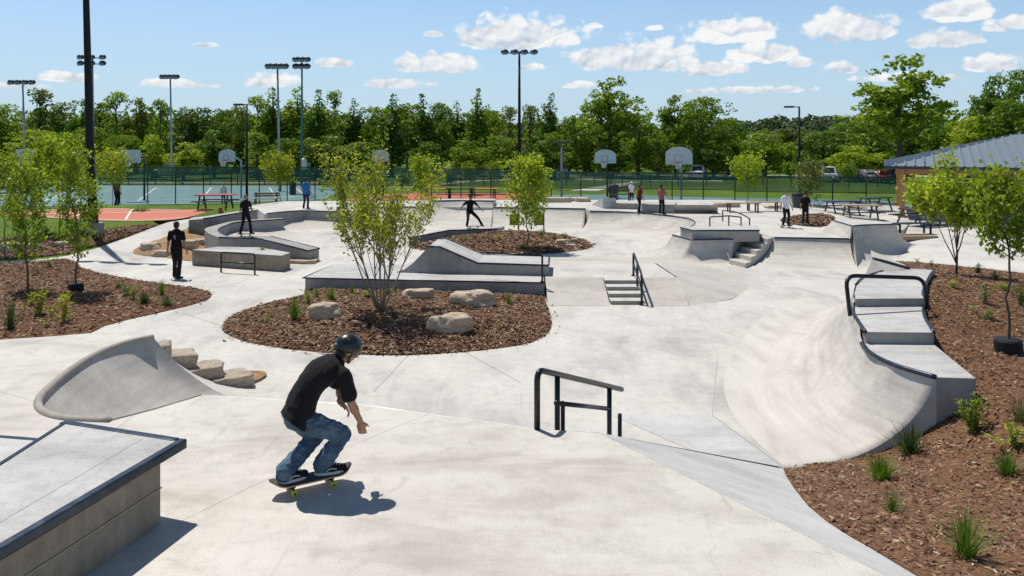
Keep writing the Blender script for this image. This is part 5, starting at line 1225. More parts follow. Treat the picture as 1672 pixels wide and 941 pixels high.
# dense woodland behind the first rows, and on the hill: one mass
def woods(name, centres, radii, leaf, label, per=26, size=.5):
    P, Dr = clumps(np.array(centres), radii, per, size); o = link_mesh(name, leafmesh(name, P, size, .35, .65, Dr), M[leaf]); tag(o, label, kind='stuff')
cs = []; rs = []
for i in range(640):
    d = random.uniform(104, 122); px = random.uniform(-160, 1850); x = (px-CX)/F*d
    hmax = lerp(6.2, 8.6, .5+.5*noise.noise((x/9, 3, 0))) if px < 900 else (4.2 if px < 1400 else 8.0)
    cs.append((x, d, random.uniform(0.5, hmax))); rs.append(random.uniform(1.0, 1.9))
woods('woodland', cs, rs, 'leaf_bg', 'dense dark woodland filling in behind the tree row', 22, .42)
cs = []; rs = []
for i in range(360):
    d = random.uniform(97, 102); px = random.uniform(-160, 1850); cs.append(((px-CX)/F*d, d, random.uniform(.2, 2.6))); rs.append(random.uniform(.7, 1.3))
woods('undergrowth', cs, rs, 'leaf_bg', 'dark undergrowth at the foot of the tree row', 30, .28)
cs = []; rs = []
for row in HILLROWS[:9]:
    for p in row:
        for k in range(2):
            if abs(p[0]) > .75*p[1]: continue
            cs.append((p[0]+random.uniform(-5, 5), p[1]+random.uniform(-8, 8), p[2]+random.uniform(.5, 3.0))); rs.append(random.uniform(2.2, 3.6))
woods('hill_woods', cs, rs, 'leaf_far_haze', 'far forest covering the horizon hill', 7, 1.0)
# ---------------------------------------------------------------- young trees
def grow(segs, tips, p, d, L, r, depth, spread, up, nb, curve=.12):
    pts = [p]; n = 5; q = p; dd = d
    for k in range(n):
        dd = (dd+Vector((random.gauss(0, curve), random.gauss(0, curve), random.gauss(up*.12, curve*.6)))).normalized(); q = q+dd*L/n; pts.append(q)
    segs.append(([tuple(a) for a in pts], [max(.004, r*(1-.72*k/n)) for k in range(n+1)]))
    if depth == 0:
        tips.append((pts, L)); return
    if depth == 1: tips.append((pts[2:], L))
    for k in range(nb):
        u = random.uniform(.3, 1.0); i = min(n-1, int(u*n)); b = pts[i].lerp(pts[i+1], u*n-i)
        a = random.uniform(0, 6.28); o = dd.orthogonal().normalized(); o = Matrix.Rotation(a, 3, dd) @ o
        nd = (dd*math.cos(spread)+o*math.sin(spread)+Vector((0, 0, up*.5))).normalized()
        grow(segs, tips, b, nd, L*random.uniform(.42, .62), r*.45, depth-1, spread, up, max(2, nb-1), curve)
def sapling(h, width, style, seed, nleaf, leaf, size, bark):
    """young tree of height h; returns (trunk MB, leaf mesh)"""
    random.seed(seed); segs = []; tips = []
    if style == 'multi':
        for k in range(11):
            a = k*2.4; tl = lerp(.12, .78, ((k*7) % 11)/10)
            d = Vector((math.cos(a)*tl, math.sin(a)*tl, 1)).normalized(); b0 = Vector((math.cos(a)*.03, math.sin(a)*.03, -.1))
            grow(segs, tips, b0, d, h*random.uniform(.70, .92), .030, 2, .55, .35, 5, .06)
    elif style == 'fork':
        lead = [Vector((0, 0, -.1))]
        segs.append(([(0, 0, -.1), (.02, .01, h*.28)], [.034, .028]))
        for k in range(7):
            a = k*2.3; tl = random.uniform(.2, .62) if k else .03
            d = Vector((math.cos(a)*tl, math.sin(a)*tl, 1)).normalized(); grow(segs, tips, Vector((0, 0, h*random.uniform(.10, .3))), d, h*random.uniform(.5, .68), .02, 2, .6, .3, 5, .08)
    else:
        n = 12; pts = [Vector((random.gauss(0, .012)*k, random.gauss(0, .012)*k, -.1+(h*.97+.1)*k/n)) for k in range(n+1)]
        segs.append(([tuple(q) for q in pts], [lerp(.034, .006, k/n) for k in range(n+1)]))
        lo = .22 if style == 'column' else (.55 if style == 'high' else .38)
        m = 34
        for k in range(m):
            u = lerp(lo, .97, k/m); i = min(n-1, int(u*n)); b = pts[i].lerp(pts[i+1], u*n-i); a = k*2.4+random.uniform(-.4, .4)
            prof = math.sin(math.pi*min(1, (u-lo)/(1.02-lo)*.78+.2))**.8
            L = width*.56*prof*random.uniform(.75, 1.15)/.8
            el = .75 if style == 'column' else .5
            d = Vector((math.cos(a)*math.cos(el), math.sin(a)*math.cos(el), math.sin(el)))
            grow(segs, tips, b, d, max(.12, L), .010, 1, .6, .25, 4, .1)
    C = []
    wts = np.array([L*(min(1, max(.10, (q[-1].z/h-.25)*2.4)) if style == 'multi' else 1) for q, L in tips]); wts /= wts.sum(); idx = rng.choice(len(tips), nleaf, p=wts)
    for i in idx:
        pts, L = tips[i]; u = random.uniform(.15, 1.05)*(len(pts)-1); k = min(len(pts)-2, int(u)); p = pts[k].lerp(pts[k+1], u-k)
        sp = size*1.7; C.append((p.x+random.gauss(0, sp), p.y+random.gauss(0, sp), p.z+random.gauss(0, sp)))
    C = np.array(C); ht = C[:, 2].max()
    return trunkmesh(segs, 5), leafmesh('crown', C, size, .5, .6)
def young(px, base, top, wpx, style, leaf, nleaf, label, zf=G, size=.035, bark='bark', seed=1, cat='tree', d=None, group=None, ring=False, name='young_tree', tiebase=None):
    b = D(px, base, d) if d else ray(px, base, zf)
    s = F/b.y; h = (base-top)/s; wd = wpx/s
    tm, lm = sapling(h*.93, wd, style, seed, nleaf, leaf, size, bark)
    t = thing(name, label, cat, tuple(b), group)
    # normalise the crown to the width seen
    co_ = np.empty(len(lm.vertices)*3); lm.vertices.foreach_get('co', co_); co_ = co_.reshape(-1, 3)
    kx = wd/max(.1, np.percentile(co_[:, 0], 98)-np.percentile(co_[:, 0], 2)); kz = h/np.percentile(co_[:, 2], 99.8)
    o1 = tm.build('trunk', M[bark], t, True, local=True); o2 = link_mesh('crown', lm, M[leaf], t)
    for o in (o1, o2):
        me = o.data; c = np.empty(len(me.vertices)*3); me.vertices.foreach_get('co', c); c = c.reshape(-1, 3)
        zz = np.clip(c[:, 2]/h, 0, 1)
        c[:, 0] *= lerp(1, kx, 1)*1.0; c[:, 1] *= kx; c[:, 2] *= kz; me.vertices.foreach_set('co', c.reshape(-1)); me.update()
    if tiebase:
        m = MB(); rr = tiebase; m.tube([(0, 0, -.05), (0, 0, .16), (0, 0, .19)], [rr, rr, rr*.9], 20)
        m.build('root_collar', M['black'], t, False, local=True)
    return t
bz_ = lambda k: BEDS[k][1]
young(622, 509, 224, 178, 'multi', 'leaf_gold', 6000, 'multi-stem young tree with sparse yellow-green leaves on the central mulch bed', bz_('centre'), .054, 'barkpale', 5)
young(45, 471, 262, 62, 'column', 'leaf_young', 2300, 'slender young tree at the left, first in the front mulch bed', bz_('left'), .052, 'bark', 2)
young(124, 474, 236, 60, 'column', 'leaf_young', 2400, 'young forked tree with black root collar in the left mulch bed', bz_('left'), .052, 'bark', 3, tiebase=.20)
young(97, 377, 216, 84, 'round', 'leaf_lime', 3200, 'fuller lime green young tree behind the two front left saplings', lambda x, y: G(x, y), .095, 'bark', 4)
young(8, 420, 245, 60, 'round', 'leaf_young', 2400, 'young tree cut off by the left picture edge', lambda x, y: G(x, y), .055, 'bark', 14)
young(862, 402, 250, 66, 'column', 'leaf_lime', 3600, 'narrow bright green sapling on the middle mulch island', bz_('middle'), .070, 'bark', 6)
young(1562, 449, 248, 108, 'fork', 'leaf_lime', 3400, 'bright green young tree with bare lower stems behind the stepped ledge', bz_('right'), .070, 'bark', 7)
young(1646, 574, 262, 86, 'high', 'leaf_young', 2200, 'young tree in a black root collar at the right picture edge', bz_('right'), .050, 'bark', 9, tiebase=.19)
young(184, 338, 240, 50, 'round', 'leaf_gold', 2200, 'olive gold young tree in front of the second backboard from the left', None, .09, 'bark', 21, d=50)
young(457, 333, 245, 44, 'round', 'leaf_gold', 2000, 'small golden young tree beside the tall grey light mast', None, .09, 'bark', 22, d=51)
young(689, 334, 250, 38, 'column', 'leaf_lime', 1500, 'yellow-green sapling just right of the multi-stem tree', None, .085, 'bark', 23, d=48)
young(1221, 337, 246, 48, 'round', 'leaf_lime', 1800, 'young green tree by the fence right of the largest backboard', None, .09, 'bark', 24, d=50)
young(1320, 347, 256, 44, 'column', 'leaf_olive', 1400, 'pale thin young tree behind the two standing skaters', None, .08, 'barkpale', 25, d=45)
young(227, 372, 336, 26, 'round', 'leaf_bg2', 900, 'tiny lollipop tree in the narrow left mulch bed', None, .05, 'bark', 26, d=39.5)
for i, (px, b, tp, wp, lab) in enumerate([(766, 314, 262, 24, 'small sapling on the far lawn behind the kicking skater'), (806, 314, 258, 26, 'small sapling on the far lawn left of the tall black light mast'), (600, 312, 262, 22, 'far lawn sapling behind the left side of the multi-stem tree'), (1385, 312, 262, 26, 'far lawn sapling in front of the parked cars')]):
    young(px, b, tp, wp, 'round', 'leaf_bg2', 700, lab, None, .11, 'bark', 40+i, d=62+i)
for i, (px, b, tp, wp, lab) in enumerate([(1290, 300, 262, 20, 'low round bush by the far road near the right street lamp'), (662, 302, 282, 16, 'small far lawn bush right of the multi-stem tree'), (735, 304, 280, 15, 'small far lawn bush left of the kicking skater')]):
    young(px, b, tp, wp, 'fork', 'leaf_bg2', 700, lab, None, .12, 'bark', 60+i, 'bush', 72+i, name='bush')
# ---------------------------------------------------------------- small plants
def tuft(seed, n, spread, leafy=False, wid=.006):
    random.seed(seed); m = MB()
    for k in range(n):
        a = random.uniform(0, 6.283); q = abs(random.gauss(0, .07)); tl = abs(random.gauss(0, spread)); h = random.uniform(.55, 1.0)*(1-.25*tl)
        b = Vector((q*math.cos(a), q*math.sin(a), -.02)); d = Vector((math.cos(a+random.gauss(0, .4))*tl, math.sin(a+random.gauss(0, .4))*tl, 1)).normalized()
        s_ = Vector((-math.sin(a), math.cos(a), 0)); rows = []
        for i in range(5):
            u = i/4; p = b+d*h*u+Vector((d.x, d.y, -.35))*(u*u*h*tl*.55); ww = wid*(1-u*.85)*random.uniform(.8, 1.2); rows.append([p-s_*ww, p+s_*ww])
        m.loft(rows)
    return m.mesh('blades')
def leafy(seed, nst, nl, spread, size):
    random.seed(seed); m = MB(); C = []
    for k in range(nst):
        a = random.uniform(0, 6.283); tl = abs(random.gauss(0, spread)); h = random.uniform(.55, 1)
        d = Vector((math.cos(a)*tl, math.sin(a)*tl, 1)).normalized(); b = Vector((random.gauss(0, .03), random.gauss(0, .03), -.02)); e = b+d*h
        m.tube([b, b.lerp(e, .5)+Vector((random.gauss(0, .02), random.gauss(0, .02), 0)), e], [.012, .009, .004], 4)
        for j in range(nl//nst):
            u = random.uniform(.2, 1.02); p = b.lerp(e, u); C.append((p.x+random.gauss(0, .055), p.y+random.gauss(0, .055), p.z+random.gauss(0, .03)))
    return m.mesh('stems'), leafmesh('leaves', np.array(C), size, .4, .38)
PP = {}
for nm, args in {'grass': (1, 190, .42), 'dense': (2, 300, .30), 'wispy': (3, 130, .55), 'rush': (4, 110, .28)}.items():
    PP[nm] = tuft(args[0], args[1], args[2], wid={'grass': .011, 'dense': .010, 'wispy': .006, 'rush': .012}[nm])
for nm, args in {'shrub': (5, 16, 420, .38, .055), 'herb': (6, 9, 150, .35, .075), 'sprig': (7, 5, 60, .25, .07)}.items(): PP[nm] = leafy(*args)
PCACHE = {}
def plant(px, base, hpx, wpx, kind, leaf, label, bed, cat='plant', group=None):
    p = ray(px, base, bz_(bed)) if isinstance(bed, str) else ray(px, base, bed); s = F/p.y; h = hpx/s; w_ = wpx/s
    key = (kind, leaf); nm = 'grass_clump' if kind in ('grass', 'dense', 'wispy', 'rush') else 'shrub'
    if key in PCACHE: t = copy_tree(PCACHE[key])
    else:
        if nm == 'grass_clump': t = link_mesh(nm, PP[kind].copy(), M[leaf])
        else:
            t = bpy.data.objects.new(nm, None); COL.objects.link(t); link_mesh('stems', PP[kind][0].copy(), M['barkpale'], t); link_mesh('leaves', PP[kind][1].copy(), M[leaf], t)
        PCACHE[key] = t
    bw = {'grass': .85, 'dense': .62, 'wispy': .9, 'rush': .5, 'shrub': .75, 'herb': .65, 'sprig': .45}[kind]
    t.location = p-Vector((0, 0, .01)); t.rotation_euler = (0, 0, random.uniform(0, 6.28)); t.scale = (w_/bw, w_/bw, h)
    tag(t, label, cat, group or 'small plants in the mulch beds'); return t
for q in [(1577, 908, 96, 86, 'grass', 'blade', 'largest bright green grass clump in the front right mulch', 'right'), (1457, 838, 58, 56, 'wispy', 'blade', 'thin wispy grass clump below the round bright tuft on the right', 'right'),
          (1439, 784, 50, 50, 'dense', 'blade', 'round dense bright green tuft near the quarter pipe corner', 'right'), (1486, 741, 58, 54, 'rush', 'blade_dk', 'dark upright rush clump beside the end of the right quarter pipe', 'right'),
          (1586, 706, 72, 56, 'shrub', 'leaf_young', 'leafy shrub in front of the stepped ledge block', 'right'), (1645, 774, 46, 62, 'grass', 'blade', 'spreading grass clump near the right edge, level with the round tuft', 'right'), (1652, 728, 44, 52, 'herb', 'leaf_lime', 'yellow-green herb at the right edge above the spreading grass', 'right'),
          (1665, 690, 62, 50, 'wispy', 'blade_dk', 'dull wispy clump at the right edge behind the herb', 'right'), (1608, 496, 38, 26, 'sprig', 'leaf_olive', 'grey-green sprig in mid right mulch', 'right'), (1612, 520, 24, 30, 'sprig', 'leaf_bg2', 'low sprig just in front of the grey-green sprig', 'right'),
          (1558, 470, 14, 26, 'herb', 'leaf_lime', 'small yellow herb beside the half-sunk curb ledge', 'right'), (1640, 476, 16, 26, 'herb', 'leaf_lime', 'low lime herb behind the right-edge sapling trunk', 'right'), (1597, 447, 20, 18, 'shrub', 'leaf_olive', 'small round shrub at the back edge of the right mulch bed', 'right'),
          (1626, 458, 18, 18, 'shrub', 'leaf_bg2', 'small round shrub, right of its twin, at the back of the mulch', 'right'), (1668, 500, 40, 26, 'shrub', 'leaf_olive', 'shrub at the right edge halfway up the mulch slope', 'right'), (1522, 436, 14, 8, 'sprig', 'leaf_olive', 'tiny sprig left of the right sapling base', 'right'), (1498, 429, 9, 10, 'sprig', 'leaf_bg2', 'tiny sprig at the left tip of the right mulch bed', 'right'),
          (17, 537, 58, 26, 'rush', 'blade_dk', 'tall dry rush clump at the left picture edge', 'left'), (66, 514, 46, 44, 'herb', 'leaf_gold', 'yellow-green leafy plant in the left mulch bed', 'left'), (107, 526, 54, 34, 'herb', 'leaf_gold', 'taller yellow-green plant, right of its pair, in the left bed', 'left'), (75, 534, 18, 14, 'sprig', 'leaf_gold', 'tiny yellow sprig in front of the yellow-green pair', 'left'),
          (52, 499, 30, 20, 'sprig', 'leaf_young', 'thin sprig behind the yellow-green pair', 'left'), (205, 482, 18, 26, 'herb', 'leaf_bg2', 'low green herb left of the dense left bed tuft', 'left'), (236, 494, 20, 24, 'dense', 'blade_dk', 'dense dark tuft in the middle of the left bed', 'left'), (264, 481, 30, 15, 'rush', 'blade', 'upright green rush near the left path edge', 'left'), (272, 498, 18, 32, 'grass', 'blade_dk', 'low spreading dark grass at the tip of the left bed', 'left'), (80, 436, 20, 20, 'sprig', 'leaf_bg2', 'sprig between the two front left saplings', 'left'), (62, 447, 12, 12, 'herb', 'leaf_bg2', 'tiny dark herb at the foot of the slender left tree', 'left'), (193, 470, 10, 18, 'herb', 'leaf_bg', 'tiny dark herb beside the left path', 'left'), (218, 489, 26, 16, 'herb', 'leaf_young', 'small green herb next to the dense dark tuft', 'left'),
          (436, 528, 22, 12, 'sprig', 'leaf_young', 'thin sprig at the left tip of the central mulch bed', 'centre'), (480, 521, 46, 28, 'grass', 'blade', 'upright yellow-green clump left of the leftmost boulder', 'centre'), (503, 496, 26, 18, 'herb', 'leaf_young', 'small leafy plant at the left end of the long pad', 'centre'), (541, 490, 30, 26, 'grass', 'blade', 'bright grass clump in front of the long pad', 'centre'), (575, 479, 18, 10, 'rush', 'blade', 'tiny upright rush between grass clump and multi-stem tree', 'centre'), (634, 482, 22, 14, 'rush', 'blade', 'tiny rush just behind the multi-stem trunk', 'centre'), (831, 497, 28, 14, 'rush', 'blade', 'slim green rush right of the largest flat boulder', 'centre'), (600, 486, 12, 34, 'herb', 'leaf_gold', 'flat yellow herb left of the multi-stem trunk', 'centre'), (517, 486, 18, 16, 'herb', 'leaf_young', 'small herb behind the leftmost boulder', 'centre'),
          (884, 386, 14, 16, 'shrub', 'leaf_bg2', 'small green shrub right of the middle island sapling', 'middle'), (905, 392, 12, 12, 'shrub', 'leaf_olive', 'grey-green shrublet on the right slope of the middle island', 'middle'), (922, 394, 16, 12, 'shrub', 'leaf_bg2', 'dark shrublet beside the small rocks on the middle island', 'middle'), (832, 381, 9, 14, 'herb', 'leaf_bg2', 'low herb left of the middle island sapling', 'middle'), (856, 405, 8, 20, 'herb', 'leaf_young', 'low green herb at the foot of the middle island sapling', 'middle'), (760, 392, 8, 12, 'herb', 'leaf_gold', 'tiny yellow herb left of the middle island crest', 'middle'), (815, 391, 9, 16, 'herb', 'leaf_gold', 'small gold herb on the middle island crest', 'middle'),
          (75, 383, 16, 18, 'shrub', 'leaf_bg2', 'small round shrub on the narrow left mulch bed', lambda x, y: G(x, y)+.08), (190, 378, 10, 10, 'sprig', 'leaf_bg2', 'sprig on the narrow left mulch bed near the black pole', lambda x, y: G(x, y)+.08),
          (308, 380, 10, 9, 'herb', 'leaf_bg2', 'tiny herb on the tan soil mound', 'mound'), (428, 408, 5, 16, 'herb', 'leaf_young', 'low green weed on top of the tan concrete block', lambda x, y: .44)]:
    plant(*q)
# ---------------------------------------------------------------- boulders
def boulder(px, base, wpx, hpx, seed, label, bed, mat='rock', rz=0, dep=.75, flat=.62, group='boulders'):
    p = ray(px, base-hpx*.12, bz_(bed)) if isinstance(bed, str) else ray(px, base-hpx*.12, bed); s = F/p.y; hw = wpx/s/2; hh = hpx/s
    o = stone('boulder', (p.x, p.y+hw*dep*.6, p.z-hh*.04), (hw*1.04, hw*dep*.8, hh*1.05), seed, mat, None, flat, rz, 2.3)
    return tag(o, label, 'boulder', group)
boulder(526, 526, 56, 34, 1, 'rounded tan boulder left of the multi-stem tree', 'centre', dep=.8)
boulder(680, 490, 52, 20, 2, 'low flat tan boulder just right of the multi-stem trunk', 'centre', dep=.6)
boulder(770, 503, 66, 30, 3, 'long flat-topped tan boulder, rightmost on the central bed', 'centre', rz=-.15)
boulder(737, 547, 70, 38, 4, 'largest boulder at the front of the central bed, with grey left side', 'centre', rz=.1)
for q in [(14, 412, 40, 18, 31, 'tan rock at the left picture edge on the narrow mulch bed', lambda x, y: G(x, y)+.08), (44, 408, 30, 12, 32, 'flat tan rock, second from the left edge on the narrow mulch bed', lambda x, y: G(x, y)+.08), (100, 402, 24, 8, 33, 'low pale rock on the narrow mulch bed behind the forked tree', lambda x, y: G(x, y)+.08), (918, 399, 22, 9, 5, 'broad low rock at the right of the middle island', 'middle'), (931, 405, 16, 7, 6, 'small flat rock, lowest at the right of the middle island', 'middle'), (938, 396, 12, 7, 7, 'small rock, farthest right on the middle island', 'middle'), (945, 390, 6, 6, 27, 'tiny dark rock behind the middle island rocks', 'middle'),
          (243, 409, 34, 14, 8, 'broad tan rock at the left of the soil mound', 'mound'), (262, 420, 30, 12, 9, 'flat tan rock at the front edge of the soil mound', 'mound'), (300, 404, 34, 14, 10, 'large tan rock on the soil mound right of the walking person', 'mound'), (325, 398, 24, 9, 11, 'smaller tan rock at the right of the soil mound', 'mound'), (247, 396, 16, 10, 28, 'small upright rock behind the soil mound rocks', 'mound')]:
    boulder(*q, group='small rocks')
# ================================================================ FURNITURE AND BUILDINGS
M['wood'] = plain('oiled_timber', (.52, .27, .10), .6, 0, .3, 5); M['woodpale'] = plain('weathered_timber', (.36, .25, .16), .8, 0, .3, 6)
M['roof'] = plain('blue_grey_metal_roof', (.24, .285, .33), .42, .35, .12, 3); M['stucco'] = plain('cream_stucco', (.66, .58, .47), .9, 0, .1, 2)
M['plum'] = plain('plum_plastic', (.09, .03, .05), .5)
M['red'] = plain('red_plastic', (.42, .03, .035), .5); M['orangep'] = plain('orange_paint', (.62, .16, .03), .55); M['lamp'] = plain('lamp_glass', (.32, .34, .36), .3, 0, .1)
M['darkgrey'] = plain('dark_grey_metal', (.06, .065, .07), .45, .5); M['tealpole'] = plain('teal_paint', (.05, .16, .17), .5); M['green'] = plain('green_panel', (.24, .30, .02), .6, 0, .15)
M['net'] = plain('white_net', (.75, .74, .7), .8); M['rimred'] = plain('rim_red', (.55, .08, .03), .5); M['board'] = plain('backboard_white', (.66, .68, .70), .4, 0, .06, 3)
def screenmat(name, col, alpha, cell=.09):
    m, nt, b = newmat(name); p = nt.new('ShaderNodeTexCoord').outputs['Object']
    b.inputs['Base Color'].default_value = tuple(col)+(1,); b.inputs['Roughness'].default_value = .7
    tr = nt.new('ShaderNodeBsdfTransparent'); mx = nt.new('ShaderNodeMixShader')
    n = nt.math('ADD', alpha-.12, nt.math('MULTIPLY', nt.noise(p, 1.2, 3), .24)); nt.l.new(n, mx.inputs[0])
    nt.l.new(tr.outputs[0], mx.inputs[1]); nt.l.new(b.outputs[0], mx.inputs[2]); nt.l.new(mx.outputs[0], m.node_tree.nodes['Material Output'].inputs[0]); return m
M['chain'] = screenmat('chain_link', (.02, .03, .028), .20); M['screen'] = screenmat('windscreen', (.018, .11, .10), .66)
# --- pavilion
A_ = Vector((17.86, 38.0, 0)); U = Vector((.9075, -.42, 0)); Vv = Vector((.42, .9075, 0))
gz0 = .42
def pv(a, b, z): p = A_+U*a+Vv*b; return Vector((p.x, p.y, z))
t = thing('pavilion', 'open timber picnic pavilion with blue-grey hipped metal roof at the right edge', 'pavilion', tuple(pv(8, 6, gz0)))
ez = 2.92; m = MB()
c = [pv(0, 0, ez), pv(17, 0, ez), pv(17, 10, ez), pv(0, 10, ez)]; r0 = pv(6, 5, 4.48); r1 = pv(11, 5, 4.48)
m.add([tuple(q) for q in c+[r0, r1]], [(0, 1, 5, 4), (1, 2, 5), (2, 3, 4, 5), (3, 0, 4)]); lo = [q-Vector((0, 0, .10)) for q in c]; m.add([tuple(q) for q in c+lo], [(0, 4, 5, 1), (1, 5, 6, 2), (2, 6, 7, 3), (3, 7, 4, 0), (4, 7, 6, 5)])
rf = m.build('roof', M['roof'], t)
m = MB()
for k in range(1, 42):      # standing seams on the front plane, running up the slope
    a = 17*k/42; e = pv(a, 0, ez+.02)
    vmax = 5*min(1, a/6, (17-a)/6); top = pv(a, vmax, lerp(ez, 4.48, vmax/5)+.02); m.bar(e, top, .07, .13)
for k in range(1, 28):
    b = 10*k/28; e = pv(0, b, ez+.02); am = 6*min(b, 10-b)/5; m.bar(e, pv(am, b, lerp(ez, 4.48, min(b, 10-b)/5)+.02), .05, .05)
m.build('roof_seams', M['roof'], rf)
m = MB()
for a, b in zip(c, c[1:]+c[:1]): m.bar(a+Vector((0, 0, -.02)), b+Vector((0, 0, -.02)), .16, .13)
m.build('fascia', M['darkgrey'], rf)
for a, b in [(.7, .7), (6, .7), (11.5, .7), (.7, 9.3), (6, 9.3)]:
    m = MB(); p = pv(a, b, 0); g = G(p.x, p.y)-.05; m.obox((p.x, p.y, (g+.55)/2+.0), U*.2, Vv*.2, Vector((0, 0, (.55-g)/2+.02))); m.obox((p.x, p.y, (g+2.6)/2), U*.12, Vv*.12, Vector((0, 0, (2.6-g)/2))); m.build('post', M['wood'], t, False, .01)
for a, b, d_ in [((.4, .7), (16.6, .7), 0), ((.7, .4), (.7, 9.6), 0), ((.4, 9.3), (16.6, 9.3), 0)]:
    m = MB(); m.bar(pv(a[0], a[1], 2.68), pv(b[0], b[1], 2.68), .16, .24); m.build('beam', M['wood'], t)
m = MB(); m.bar(pv(.75, .7, 2.1), pv(1.4, .7, 2.58), .1, .12); m.build('brace', M['wood'], t)
m = MB(); q = [pv(4.4, 5.0, 2.75), pv(15, 5.0, 2.75), pv(15, 8.5, 2.75), pv(4.4, 8.5, 2.75)]; m.prism([tuple(p) for p in q], .2); m.build('wall', M['stucco'], t)
m = MB(); q = [pv(8.3, 4.96, 2.4), pv(9.3, 4.96, 2.4)]; m.prism([tuple(q[0]), tuple(q[1]), tuple(q[1]+Vv*.05), tuple(q[0]+Vv*.05)], .42); m.build('door', M['darkgrey'], t)
# --- picnic tables
def picnic(loc, rz, label, mt='darkgrey', ms='darkgrey', L=1.8, s=1, group='picnic tables', name='picnic_table', cat='table'):
    t = thing(name, label, cat, loc, group, rz)
    m = MB(); m.box(-L/2, -.38, .72, L/2, .38, .77); m.build('tabletop', M[mt], t, False, .01, local=True)
    for sy in (-1, 1):
        m = MB(); m.box(-L/2, sy*.72-.14, .43, L/2, sy*.72+.14, .47); m.build('bench_seat', M[ms], t, False, .01, local=True)
    for sx in (-1, 1):
        m = MB(); x = sx*L*.36
        m.bar((x, -.28, .72), (x, -.62, 0), .06, .06); m.bar((x, .28, .72), (x, .62, 0), .06, .06); m.bar((x, -.75, .42), (x, .75, .42), .05, .05); m.build('leg_frame', M[ms], t, False, local=True)
    t.scale = (s, s, s); return t
def gp(px, py, z=None): return tuple(W(px, py, z)) if z is not None else tuple(ray(px, py))
for px, py, rz, mt, lab in [(1375, 352, .1, 'darkgrey', 'black picnic table in front of the fence, left of the pavilion'), (1405, 360, -.1, 'woodpale', 'picnic table with pale top nearest the pavilion post'), (1428, 345, .3, 'darkgrey', 'black picnic table farther back beside the pavilion post')]:
    picnic(gp(px, py), rz, lab, mt, s=.95)
for px, py, rz, mt, lab in [(1500, 368, .5, 'plum', 'dark plum picnic table just inside the pavilion'), (1545, 366, -.3, 'darkgrey', 'black picnic table under the pavilion roof behind the right sapling'), (1640, 372, -.2, 'darkgrey', 'black picnic table under the pavilion at the picture edge')]:
    picnic(gp(px, py), rz, lab, mt)
for px, rz, mt, lab in [(716, .0, 'orangep', 'orange picnic table on the orange court, leftmost of three'), (752, .15, 'darkgrey', 'black picnic table between two orange ones on the orange court'), (790, -.1, 'orangep', 'orange picnic table on the orange court, rightmost of three')]:
    p = D(px, 330, 56); picnic((p.x, p.y, -.18), rz, lab, mt, s=1.15)
p = ray(352, 343, ground_z, 20); t = picnic((p.x, p.y, p.z), .05, 'red-topped table with black legs on the grass by the orange court', 'red', 'black', 1.9, 1.0)
# --- benches
def bench(loc, rz, label, mt='woodpale', L=1.6, back=True):
    t = thing('park_bench', label, 'bench', loc, 'benches', rz)
    m = MB()
    for k in range(3): m.box(-L/2, -.2+.14*k, .43, L/2, -.08+.14*k, .47)
    m.build('seat', M[mt], t, False, .005, local=True)
    if back:
        m = MB()
        for k in range(2): m.box(-L/2, .24, .58+.15*k, L/2, .28, .70+.15*k)
        m.build('backrest', M[mt], t, False, .005, local=True)
    for sx in (-1, 1):
        m = MB(); x = sx*L*.42; m.box(x-.03, -.2, 0, x+.03, -.14, .43); m.box(x-.03, .2, 0, x+.03, .26, .86 if back else .43); m.box(x-.03, -.14, .38, x+.03, .2, .43); m.build('leg', M['black'], t, local=True)
    return t
bench(tuple(ray(434, 336, ground_z, 20)), .1, 'park bench with pale slats left of the person in blue')
bench(gp(1213, 347, RING), .0, 'low timber bench without back near the fence, left of its pair', back=False); bench(gp(1245, 345, RING), -.1, 'low timber bench without back near the fence, right of its pair', back=False)
bench(gp(1490, 383), .15, 'dark backless bench beside the back right quarter pipe', 'darkgrey', back=False)
bench((6.0, 44.2, RING), 0.1, 'dark bench behind the standing rider in white', 'darkgrey', 1.3)
t = thing('timber_beam', 'pair-stacked timber beam lying by the back right quarter pipe', 'timber', gp(1493, 392), None, .1)
m = MB(); m.box(-.9, -.12, 0, .9, .12, .16); m.build('lower_beam', M['woodpale'], t, False, .01, local=True); m = MB(); m.box(-1.0, .2, 0, .7, .42, .2); m.build('rear_beam', M['woodpale'], t, False, .01, local=True)
# low stone blocks by the rear court
for i, (px, py, w_, h_, lab) in enumerate([(905, 333, 1.9, .5, 'long low stone slab left of the small right backboard'), (935, 331, .9, .4, 'stone block between the stone slab and the bank ramp'), (952, 332, .8, .45, 'stone block just left of the bank ramp'), (1186, 341, 1.3, .45, 'stone slab right of the back quarter pipe ramp'), (1262, 343, .8, .35, 'stone block right of the two timber benches')]):
    p = W(px, py, RING-.1); o = stone('boulder', (p.x, p.y, p.z+h_*.3), (w_/2, .35, h_*.6), 60+i, 'rock', None, .6, 0, 5); tag(o, lab, 'boulder', 'stone blocks at the terrace edge')
